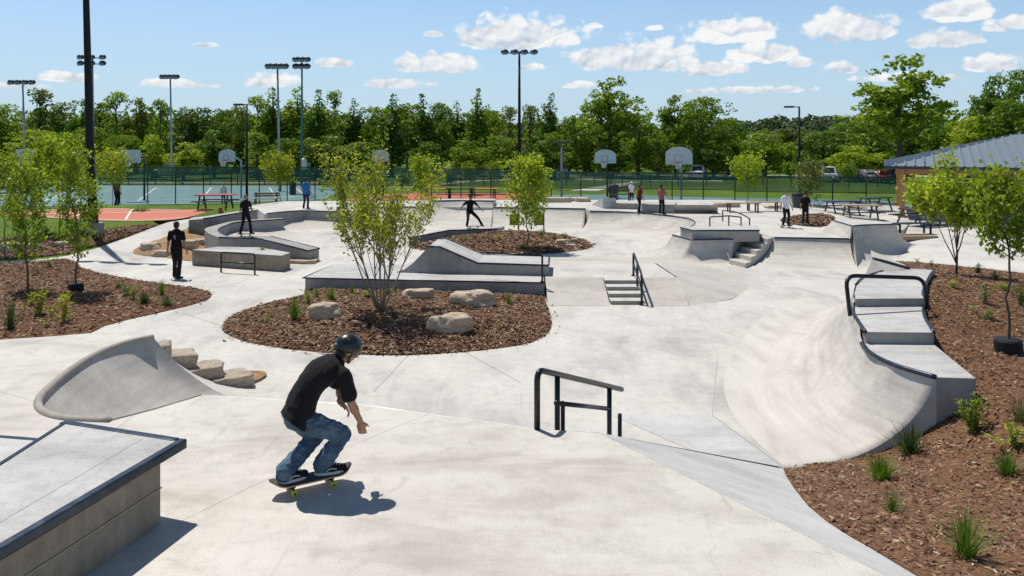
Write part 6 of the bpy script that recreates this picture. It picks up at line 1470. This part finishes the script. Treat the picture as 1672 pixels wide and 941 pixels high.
# --- bins, sign panels
def bin_(loc, label):
    t = thing('litter_bin', label, 'bin', loc, 'litter bins'); m = MB(); m.tube([(0, 0, 0), (0, 0, .82)], [.24, .27], 18); m.build('body', M['darkgrey'], t, False, .01, local=True)
    m = MB(); m.tube([(0, 0, .82), (0, 0, .90), (0, 0, .98)], [.29, .28, .12], 18); m.build('lid', M['black'], t, False, .01, local=True); return t
bin_(gp(1302, 345, RING-.2), 'black litter bin behind the person in the white tee'); bin_((5.75, 45.0, RING), 'black litter bin beside the rider in the white shirt'); bin_(tuple(ray(478, 318, ground_z, 20)), 'black litter bin on the left court near the person in blue')
for px, lab in [(847, 'small plain green sign panel on a post, left of its twin behind the middle sapling'), (888, 'small plain green sign panel on a post, right of its twin behind the middle sapling')]:
    p = W(px, 379, -.1); s = F/p.y; t = thing('sign_post', lab, 'sign', tuple(p)); m = MB(); m.tube([p, p+Vector((0, 0, 38/s))], .03, 8); m.build('post', M['black'], t, True)
    m = MB(); m.box(p.x-15/s, p.y-.03, p.z+11/s, p.x-.5/s, p.y-.005, p.z+29/s); m.build('panel', M['green'], t, False, .01)
# --- fences
def fence(pts, hs, step, label, upper, rail2=True, r=.035):
    t = thing('chain_link_fence', label, 'fence', tuple(pts[0]))
    for q, (a, b) in enumerate(zip(pts, pts[1:])):
        h = hs[q]
        L = (b-a).length; k = max(1, round(L/step))
        for i in range(k+(b is pts[-1])):
            p = a.lerp(b, i/k); m = MB(); m.tube([p, p+Vector((0, 0, h+.04))], r, 6); m.build('post', M['black'], t, True)
        m = MB(); m.tube([a+Vector((0, 0, h)), b+Vector((0, 0, h))], r*.75, 6); m.build('top_rail', M['black'], t, True)
        m = MB(); m.quad(a+Vector((0, 0, .05)), b+Vector((0, 0, .05)), b+Vector((0, 0, h*upper)), a+Vector((0, 0, h*upper))); m.build('mesh_panel', M['chain'], t)
        if upper < 1:
            m = MB(); m.quad(a+Vector((0, 0, h*upper+.01)), b+Vector((0, 0, h*upper+.01)), b+Vector((0, 0, h-.02)), a+Vector((0, 0, h-.02))); m.build('windscreen', M['screen'], t)
            m = MB(); m.tube([a+Vector((0, 0, h*upper)), b+Vector((0, 0, h*upper))], r*.5, 5); m.build('mid_rail', M['black'], t, True)
g = -.22
fl_ = [Vector((D(150, 300, 54).x, 54, g)), Vector((D(560, 300, 54).x, 54, g)), Vector((D(900, 300, 53.0).x, 53.0, g)), Vector((D(1200, 300, 51).x, 51, g)), Vector((D(1470, 300, 49).x, 49, g))]
fence(fl_, [2.5, 2.4, 2.2, 2.05], 1.95, 'long black chain-link fence with green windscreen behind the terrace', .52)
fb_ = [Vector((D(120, 300, 74).x, 74, g)), Vector((D(700, 300, 74).x, 74, g)), Vector((D(1480, 300, 72).x, 72, g))]
fence(fb_, [1.25, 1.25], 2.6, 'low black fence across the far lawn behind the courts', 1.0, r=.045)
# --- basketball hoops
def hoop(x0, x1, y0, y1, d, fan, rimx, polex, label, style, basez=-.22, mat='galv', side=False):
    px = (x0+x1)/2; c = D(px, (y0+y1)/2, d); s = F/d; hw = (x1-x0)/2/s; hh = (y1-y0)/2/s
    t = thing('basketball_hoop', label, 'basketball hoop', (D(polex, 300, d).x, d+.9, basez), 'basketball hoops')
    out = []
    if fan:
        out = [(-hw, -hh)]+[(-hw, .12*hh)]+[(hw*math.sin(a)*1.0, .1*hh+.9*hh*math.cos(a)) for a in [R_(q) for q in range(-72, 73, 12)]]+[(hw, .12*hh), (hw, -hh)]
    else: out = [(-hw, -hh), (-hw, hh), (hw, hh), (hw, -hh)]
    m = MB(); n = len(out)
    if side: fr = [(c.x+.25*a, c.y+a, c.z+b) for a, b in out]; bk_ = [(q[0]+.06, q[1], q[2]) for q in fr]
    else: fr = [(c.x+a, c.y, c.z+b) for a, b in out]; bk_ = [(q[0], q[1]+.05, q[2]) for q in fr]
    m.add(fr+bk_, [tuple(range(n)), tuple(range(2*n-1, n-1, -1))]+[(i, n+i, n+(i+1) % n, (i+1) % n) for i in range(n)]); bd = m.build('backboard', M['board'], t, False)
    rx = D(rimx, 300, d).x
    if not side:
        m = MB(); sq = .28*hw; z0 = c.z-hh*.75
        for a, b in [((-sq, 0), (sq, 0)), ((-sq, 0), (-sq, hh*.8)), ((sq, 0), (sq, hh*.8)), ((-sq, hh*.8), (sq, hh*.8))]: m.bar((rx+.1+a[0], c.y-.004, z0+a[1]), (rx+.1+b[0], c.y-.004, z0+b[1]), .025, .012)
        m.build('target_square', M['darkgrey'], bd)
        zr = c.z-hh*.80; rr = .23; ring_ = [(rx+rr*math.cos(a), c.y-.32+rr*math.sin(a), zr) for a in [2*math.pi*k/20 for k in range(21)]]
        m = MB(); m.tube(ring_, .02, 6); m.bar((rx, c.y-.1, zr), (rx, c.y, zr), .12, .05); rm_ = m.build('rim', M['rimred'], t, True)
        m = MB()
        for k in range(12):
            a = 2*math.pi*k/12
            for dr in (.55, -.55): 
                pts = [(rx+lerp(rr, .12, u)*math.cos(a+dr*u), c.y-.32+lerp(rr, .12, u)*math.sin(a+dr*u), zr-.42*u) for u in (0, .33, .66, 1)]; m.tube(pts, .012, 4)
        m.build('net', M['net'], rm_, True)
    polx = D(polex, 300, d).x
    m = MB()
    if style == 'goose': m.tube(cr([(polx, d+.9, basez), (polx, d+.9, c.z-hh*1.6), (polx-.02, d+.85, c.z-hh*.9), (lerp(polx, c.x, .45), d+.5, c.z-hh*.35), (c.x, d+.06, c.z-hh*.3)], 5), .075, 10)
    else: m.tube([(polx, d+.9, basez), (polx, d+.9, c.z)], .07, 10); m.bar((polx, d+.9, c.z-.1), (c.x, d+.05, c.z-.1), .08, .08); m.bar((polx, d+.9, c.z-hh*1.1), (c.x, d+.05, c.z-hh*.6), .05, .05)
    m.build('pole', M[mat], t, True); return t
hoop(1087, 1131, 240, 269, 53.5, True, 1105, 1117, 'largest fan-shaped backboard with white net on a pale gooseneck pole', 'goose')
hoop(971, 1006, 244.5, 267, 59, True, 985, 994, 'smaller fan-shaped backboard on a black pole left of the largest one', 'straight', mat='black')
hoop(357, 384, 244, 264.5, 58, True, 367, 387, 'fan-shaped backboard on a grey gooseneck pole at the left courts', 'goose')
hoop(197, 229.5, 245, 266, 56, False, 212, 226, 'rectangular backboard on a black pole, second from the left', 'straight', mat='black')
hoop(26, 57, 244, 265, 56, False, 40, 22, 'rectangular backboard behind the left saplings, leftmost of all', 'straight', mat='black')
hoop(607, 635, 245, 264, 60, True, 620, 622, 'fan-shaped backboard half hidden behind the multi-stem tree', 'straight', mat='black')
hoop(488, 504, 258, 277, 60, True, 494, 500, 'backboard seen almost edge-on beside the lattice-topped mast', 'straight', mat='tealpole', side=True)
# --- light masts
def mast(px, top, d, n, wpx, label, mat, r0=.13, basez=-.22, rows=1, lean=0, name='light_mast'):
    b = D(px, 300, d); b.z = basez; s = F/d; zt = HC+(HY-top)/s; tpx = D(px+lean, 300, d).x
    t = thing(name, label, 'floodlight mast', tuple(b), 'floodlight masts')
    m = MB(); m.tube([b, (lerp(b.x, tpx, .5), d, (zt+basez)/2), (tpx, d, zt+.1)], [r0, r0*.8, r0*.55], 12); m.build('pole', M[mat], t, True)
    hw = wpx/2/s
    for k in range(rows):
        z = zt-.05-k*.62
        m = MB(); m.bar((tpx-hw, d-.02, z), (tpx+hw, d-.02, z), .09, .09); m.build('crossarm', M[mat], t)
        for i in range(n):
            x = tpx-hw+2*hw*(i+.0)/(n-1); lm = MB(); rot = Matrix.Rotation(-.45, 3, 'X')
            f_ = MB(); f_.ell((x, d-.18, z+.08), (.36, .26, .26), rot, 14, 8); f_.bar((x, d-.02, z), (x, d-.16, z+.05), .07, .07); fo = f_.build('floodlight', M['darkgrey'], t, True)
            g_ = MB(); g_.ell((x, d-.40, z-.02), (.26, .05, .22), rot, 12, 6); g_.build('lens', M['lamp'], fo, True)
    return t
mast(42, 135, 78, 4, 34, 'leftmost light mast, grey, rising through the left tree row', 'galv', lean=-5)
mast(153, 94, 80, 3, 36, 'grey light mast with double lamp rows behind the thick black pole', 'galv', rows=2, lean=-2)
mast(281, 126, 80, 4, 22, 'thin grey light mast left of the fan-shaped left backboard', 'galv', lean=-3)
mast(457, 109, 66, 4, 26, 'tall grey light mast behind the curved ledge skater', 'galv', lean=-4)
mast(493, 98, 72, 3, 18, 'slim teal mast with lattice-like double lamp head', 'tealpole', rows=2)
mast(848, 86, 72, 4, 48, 'tall black light mast with four wide lamps near the middle', 'black', .17)
b = ray(157, 385); t = thing('light_mast', 'thick black pole on a concrete footing, rising out of the picture at the left', 'floodlight mast', tuple(b), 'floodlight masts')
d = b.y; pxs = lambda px: D(px, 300, d).x
m = MB(); m.tube([(b.x, b.y, b.z-.1), (b.x, b.y, b.z+.55)], .30, 18); m.build('footing', M['wall'], t, False, .02)
m = MB(); m.tube([(pxs(153), d, b.z+.5), (pxs(148), d, HC-1.5), (pxs(140.5), d, HC+5.8), (pxs(138), d, HC+9)], [.19, .17, .125, .09], 14); m.build('pole', M['black'], t, True)
m = MB(); m.bar((pxs(138)-1.4, d, HC+9), (pxs(138)+1.4, d, HC+9), .1, .1); m.build('crossarm', M['black'], t)
for k in range(4):
    m = MB(); m.ell((pxs(138)-1.3+.86*k, d-.1, HC+9.1), (.33, .2, .25)); m.build('floodlight', M['darkgrey'], t, True)
def lamp(px, top, base, d, armpx, label, mat, basez=-.22):
    b = D(px, 300, d); b.z = basez; s = F/d; zt = HC+(HY-top)/s; t = thing('street_lamp', label, 'street lamp', tuple(b), 'street lamps')
    m = MB(); m.tube([b, (b.x, d, zt)], [.085, .06], 10); m.build('pole', M[mat], t, True)
    for a in armpx:
        m = MB(); e = b.x+a/s; m.bar((b.x, d, zt-.04), (e, d, zt-.02), .07, .06); m.build('arm', M[mat], t)
        m = MB(); sg = 1 if a > 0 else -1; m.obox((e+sg*.0, d, zt-.03), (.30, 0, .0), (0, .14, 0), (0, 0, .06)); m.build('lamp_head', M['darkgrey'], t, False, .03)
lamp(403, 170, 330, 52, [-14], 'slim black street lamp with one arm behind the curved ledge skater', 'black')
lamp(917, 232, 322, 57, [-7, 7], 'short grey lamp with two small heads beside the middle sapling', 'galv')
lamp(1305, 174, 335, 52, [-17], 'black street lamp with one arm at the right, behind the person in white', 'black')
# --- parked cars
def car_proto(col, suv):
    m = plain('car_paint_'+suv[0], col, .25, .3, .04, 2); t = bpy.data.objects.new('parked_car', None); COL.objects.link(t)
    hb = .95 if suv[1] else .82; ht = 1.72 if suv[1] else 1.42
    prof = [(-2.2, .35), (-2.25, .6), (-2.15, hb), (-1.2, hb+.06), (-.55, ht), (1.25 if suv[1] else .9, ht), (1.9 if suv[1] else 1.55, hb+.08), (2.15, hb), (2.22, .6), (2.15, .35)]
    mb = MB(); rows = []
    for y, k in ((-.88, .97), (-.80, 1), (.80, 1), (.88, .97)):
        rows.append([(x, y*(1 if z <= hb+.1 else .82), z if abs(y) < .85 or z < hb+.05 else z-.06) for x, z in prof])
    mb.loft(rows, 0, True); n = len(prof); mb.add(rows[0], [tuple(range(n))]); mb.add(rows[-1], [tuple(range(n))]); mb.build('body', m, t, False, .05, local=True)
    g_ = MB(); g_.quad((-1.13, -.62, hb+.14), (-1.13, .62, hb+.14), (-.62, .58, ht-.08), (-.62, -.58, ht-.08)); g_.quad((2.0 if suv[1] else 1.62, -.6, hb+.14), (2.0 if suv[1] else 1.62, .6, hb+.14), (1.4 if suv[1] else 1.02, .56, ht-.08), (1.4 if suv[1] else 1.02, -.56, ht-.08))
    for sy in (-1, 1): g_.quad((-1.0, sy*.80, hb+.12), (1.5, sy*.80, hb+.12), (1.1, sy*.745, ht-.1), (-.55, sy*.745, ht-.1))
    g_.build('windows', M['carglass'], t, False, local=True)
    for x in (-1.35, 1.35):
        for y in (-.84, .84):
            w_ = MB(); w_.tube([(x, y-.1, .32), (x, y+.1, .32)], .32, 18); wo = w_.build('wheel', M['black'], t, False, .02, local=True); h_ = MB(); h_.tube([(x, y-.105, .32), (x, y+.105, .32)], .19, 12); h_.build('rim', M['galv'], wo, local=True)
    for y in (-.62, .62):
        l_ = MB(); l_.obox((-2.24, y, .68), (.03, 0, 0), (0, .16, 0), (0, 0, .07)); l_.build('headlight', M['lamp'], t, local=True); l_ = MB(); l_.obox((2.23, y, .72), (.03, 0, 0), (0, .14, 0), (0, 0, .08)); l_.build('tail_light', M['red'], t, local=True)
    return t
M['carglass'] = plain('tinted_glass', (.02, .025, .03), .08, 0, .05)
CP = [car_proto((.62, .63, .64), ('white', True)), car_proto((.03, .03, .035), ('black', True)), car_proto((.30, .31, .33), ('silver', False)), car_proto((.18, .03, .03), ('maroon', False))]
used_c = set()
for k, px, d, rz, lab in [(0, 1352, 80, 1.3, 'white parked van-like car, leftmost of the row by the right street lamp'), (1, 1388, 80, 1.4, 'black parked car next to the white one on the right'), (2, 1416, 79, 1.75, 'silver parked saloon between black and maroon cars on the right'), (3, 1442, 78, 1.5, 'maroon parked saloon at the end of the right row'), (1, 1470, 77, .9, 'black parked car just behind the front pavilion post'),
          (0, 1140, 84, 1.2, 'white parked car behind the largest backboard pole'), (2, 905, 86, .4, 'silver parked saloon behind the middle sapling'), (0, 745, 87, .2, 'white parked car behind the kicking skater'), (1, 690, 87, .1, 'black parked car right of the multi-stem tree'), (2, 430, 88, .2, 'silver parked saloon behind the slim black street lamp'), (0, 275, 88, .15, 'white parked car behind the second backboard'), (1, 14, 64, .3, 'large black parked car behind the left saplings'), (0, 1660, 74, 1.0, 'white parked car behind the pavilion'),]:
    o = CP[k] if k not in used_c else copy_tree(CP[k]); used_c.add(k); p = D(px, 300, d); o.location = (p.x, d, ground_z(p.x, d)+.02); o.rotation_euler = (0, 0, rz); o.scale = (.86, .86, .86); tag(o, lab, 'car', 'parked cars')
# ================================================================ CAMERA, LIGHT, SKY
cam = bpy.data.cameras.new('camera'); co = bpy.data.objects.new('camera', cam); COL.objects.link(co)
co.location = (0, 0, HC); co.rotation_euler = (R_(90), 0, 0)
cam.sensor_width = 36; cam.lens = 36*F/1672; cam.shift_y = -(470.5-HY)/1672; cam.clip_end = 6000; cam.clip_start = .05
S.camera = co
SUN = Vector((-.27, .34, .88)).normalized()
sl = bpy.data.lights.new('sun', 'SUN'); sl.energy = 4.5; sl.angle = R_(.53); sl.color = (1, .955, .88)
so = bpy.data.objects.new('sun', sl); COL.objects.link(so); so.rotation_euler = (-SUN).to_track_quat('-Z', 'Y').to_euler(); so.location = (-30, 40, 90)
w = bpy.data.worlds.new('World'); S.world = w; w.use_nodes = True; nt = NT(w.node_tree)
bg = w.node_tree.nodes['Background']
sky = nt.new('ShaderNodeTexSky'); sky.sky_type = 'NISHITA'; sky.sun_disc = False
sky.sun_elevation = math.asin(SUN.z); sky.sun_rotation = math.atan2(SUN.x, SUN.y)
sky.air_density = 1.0; sky.dust_density = .6; sky.ozone_density = 1.5; sky.altitude = 200
tc = nt.new('ShaderNodeTexCoord').outputs['Generated']
sx = nt.new('ShaderNodeSeparateXYZ'); nt.l.new(tc, sx.inputs[0])
az = nt.math('ARCTAN2', sx.outputs[0], sx.outputs[1]); el = nt.math('ARCSINE', sx.outputs[2])
P = nt.new('ShaderNodeCombineXYZ'); nt.l.new(az, P.inputs[0]); nt.l.new(el, P.inputs[1]); P = P.outputs[0]
CL = [(845, 68, 140, 54, 1), (1040, 103, 135, 52, 1), (1170, 118, 70, 26, .8), (722, 113, 85, 34, .9), (665, 104, 35, 22, .7), (1190, 62, 95, 40, 1), (1245, 95, 62, 33, .95), (1380, 58, 88, 46, 1), (1305, 106, 28, 18, .7), (1370, 115, 38, 20, .8),
      (1575, 26, 62, 38, .9), (1540, 70, 62, 30, .85), (1640, 45, 45, 26, .7), (1625, 110, 60, 28, .55), (545, 106, 46, 18, .55), (340, 75, 36, 9, .45), (105, 130, 50, 17, .6), (450, 138, 60, 26, .5), (645, 140, 85, 20, .45), (870, 112, 34, 12, .5), (955, 142, 45, 16, .4),
      (290, 140, 80, 16, .35), (1070, 48, 22, 10, .5), (710, 58, 26, 14, .6), (970, 44, 20, 10, .4), (1210, 150, 150, 14, .3), (1480, 130, 100, 16, .3), (40, 142, 60, 12, .3), (-400, 60, 200, 60, .8), (2200, 40, 220, 70, .8)]
def angles(px, py):
    a = math.atan((px-CX)/F); return a, math.atan((HY-py)/F*math.cos(a))
def puffs(off):
    mp = nt.new('ShaderNodeMapping'); mp.inputs['Location'].default_value = off; mp.inputs['Scale'].default_value = (1, 1.3, 1); nt.l.new(P, mp.inputs[0])
    w0 = nt.new('ShaderNodeTexNoise'); w0.inputs['Scale'].default_value = 60; w0.noise_dimensions = '2D'; w0.inputs['Detail'].default_value = 4; nt.l.new(mp.outputs[0], w0.inputs[0])
    wv = nt.new('ShaderNodeVectorMath', operation='MULTIPLY_ADD'); nt.l.new(w0.outputs['Color'], wv.inputs[0]); wv.inputs[1].default_value = (.012, .012, 0); nt.l.new(mp.outputs[0], wv.inputs[2])
    v = nt.new('ShaderNodeTexVoronoi'); v.voronoi_dimensions = '2D'; v.feature = 'F1'; v.inputs['Scale'].default_value = 38; v.inputs['Detail'].default_value = 3; v.inputs['Roughness'].default_value = .42; nt.l.new(wv.outputs[0], v.inputs['Vector'])
    n_ = nt.new('ShaderNodeTexNoise', noise_dimensions='2D'); n_.inputs['Scale'].default_value = 24; n_.inputs['Detail'].default_value = 7; n_.inputs['Roughness'].default_value = .6; nt.l.new(wv.outputs[0], n_.inputs['Vector']); n = n_.outputs[0]
    a = nt.math('MULTIPLY', nt.math('SUBTRACT', .58, v.outputs['Distance']), .8)
    return nt.math('ADD', a, nt.math('MULTIPLY', nt.math('SUBTRACT', n, .5), .6))
pf = puffs((0, 0, 0)); pf2 = puffs((.003, -.0065, 0))
tot = None; hgt = None
for px, py, hw, hh, op in CL:
    a, e = angles(px, py); sw = F/hw*1.04; sh = F/hh*1.08
    v = nt.new('ShaderNodeVectorMath', operation='SUBTRACT'); nt.l.new(P, v.inputs[0]); v.inputs[1].default_value = (a, e, 0)
    s_ = nt.new('ShaderNodeSeparateXYZ'); nt.l.new(v.outputs[0], s_.inputs[0])
    ux = nt.math('MULTIPLY', s_.outputs[0], sw); uy = nt.math('MULTIPLY', s_.outputs[1], sh)
    uy2 = nt.math('MAXIMUM', uy, nt.math('MULTIPLY', uy, -3.2))
    r2 = nt.math('ADD', nt.math('MULTIPLY', ux, ux), nt.math('MULTIPLY', uy2, uy2))
    dn = nt.math('SUBTRACT', 1.0, nt.math('SQRT', r2)); dn = nt.math('MULTIPLY', dn, .95)
    dn = nt.math('ADD', dn, -(1-op)*.24)
    hh_ = nt.math('MULTIPLY', nt.math('GREATER_THAN', dn, -.35), uy, clamp=True)
    tot = dn if tot is None else nt.math('SMOOTH_MAX', tot, dn, .06)
    hgt = hh_ if hgt is None else nt.math('MAXIMUM', hgt, hh_)
dens = nt.math('ADD', nt.math('MULTIPLY', nt.math('MINIMUM', nt.math('ADD', tot, .0), .42), 1.8), pf)
mask = nt.new('ShaderNodeMapRange'); mask.interpolation_type = 'SMOOTHSTEP'; mask.inputs[1].default_value = .02; mask.inputs[2].default_value = .46; nt.l.new(dens, mask.inputs[0])
rel = nt.math('MULTIPLY', nt.math('SUBTRACT', pf, pf2), 1.0)
lit = nt.math('ADD', nt.math("ADD", .40, nt.math("MULTIPLY", hgt, .75)), rel, clamp=True)
cloudc = nt.ramp(lit, [(.05, (6.3, 7.1, 8.3)), (.5, (9.2, 9.6, 10.1)), (.95, (11.6, 11.6, 11.5))])
# thin haze veil low in the sky
hz = nt.new('ShaderNodeMapRange'); hz.inputs[1].default_value = .30; hz.inputs[2].default_value = 0.0; nt.l.new(el, hz.inputs[0]); hz.inputs[3].default_value = 0; hz.inputs[4].default_value = .85
skyb = nt.mix(1.0, sky.outputs[0], (1.12, 1.40, 1.66), 'MULTIPLY'); zen = nt.new('ShaderNodeMapRange'); zen.inputs[1].default_value = .28; zen.inputs[2].default_value = .9; zen.inputs[3].default_value = 1; zen.inputs[4].default_value = 0; nt.l.new(el, zen.inputs[0])
skyb = nt.mix(1.0, skyb, nt.mix(zen.outputs[0], (.56, .44, .37), (1, 1, 1)), 'MULTIPLY'); skyc = nt.mix(hz.outputs[0], skyb, (6.3, 8.2, 10.1))
up = nt.math('GREATER_THAN', sx.outputs[2], 0)
col = nt.mix(nt.math('MULTIPLY', nt.math('MULTIPLY', mask.outputs[0], up), .93), skyc, cloudc)
nt.l.new(col, bg.inputs[0]); bg.inputs[1].default_value = .078
S.view_settings.view_transform = 'Standard'; S.view_settings.look = 'None'; S.view_settings.gamma = 1; S.view_settings.exposure = 0.07
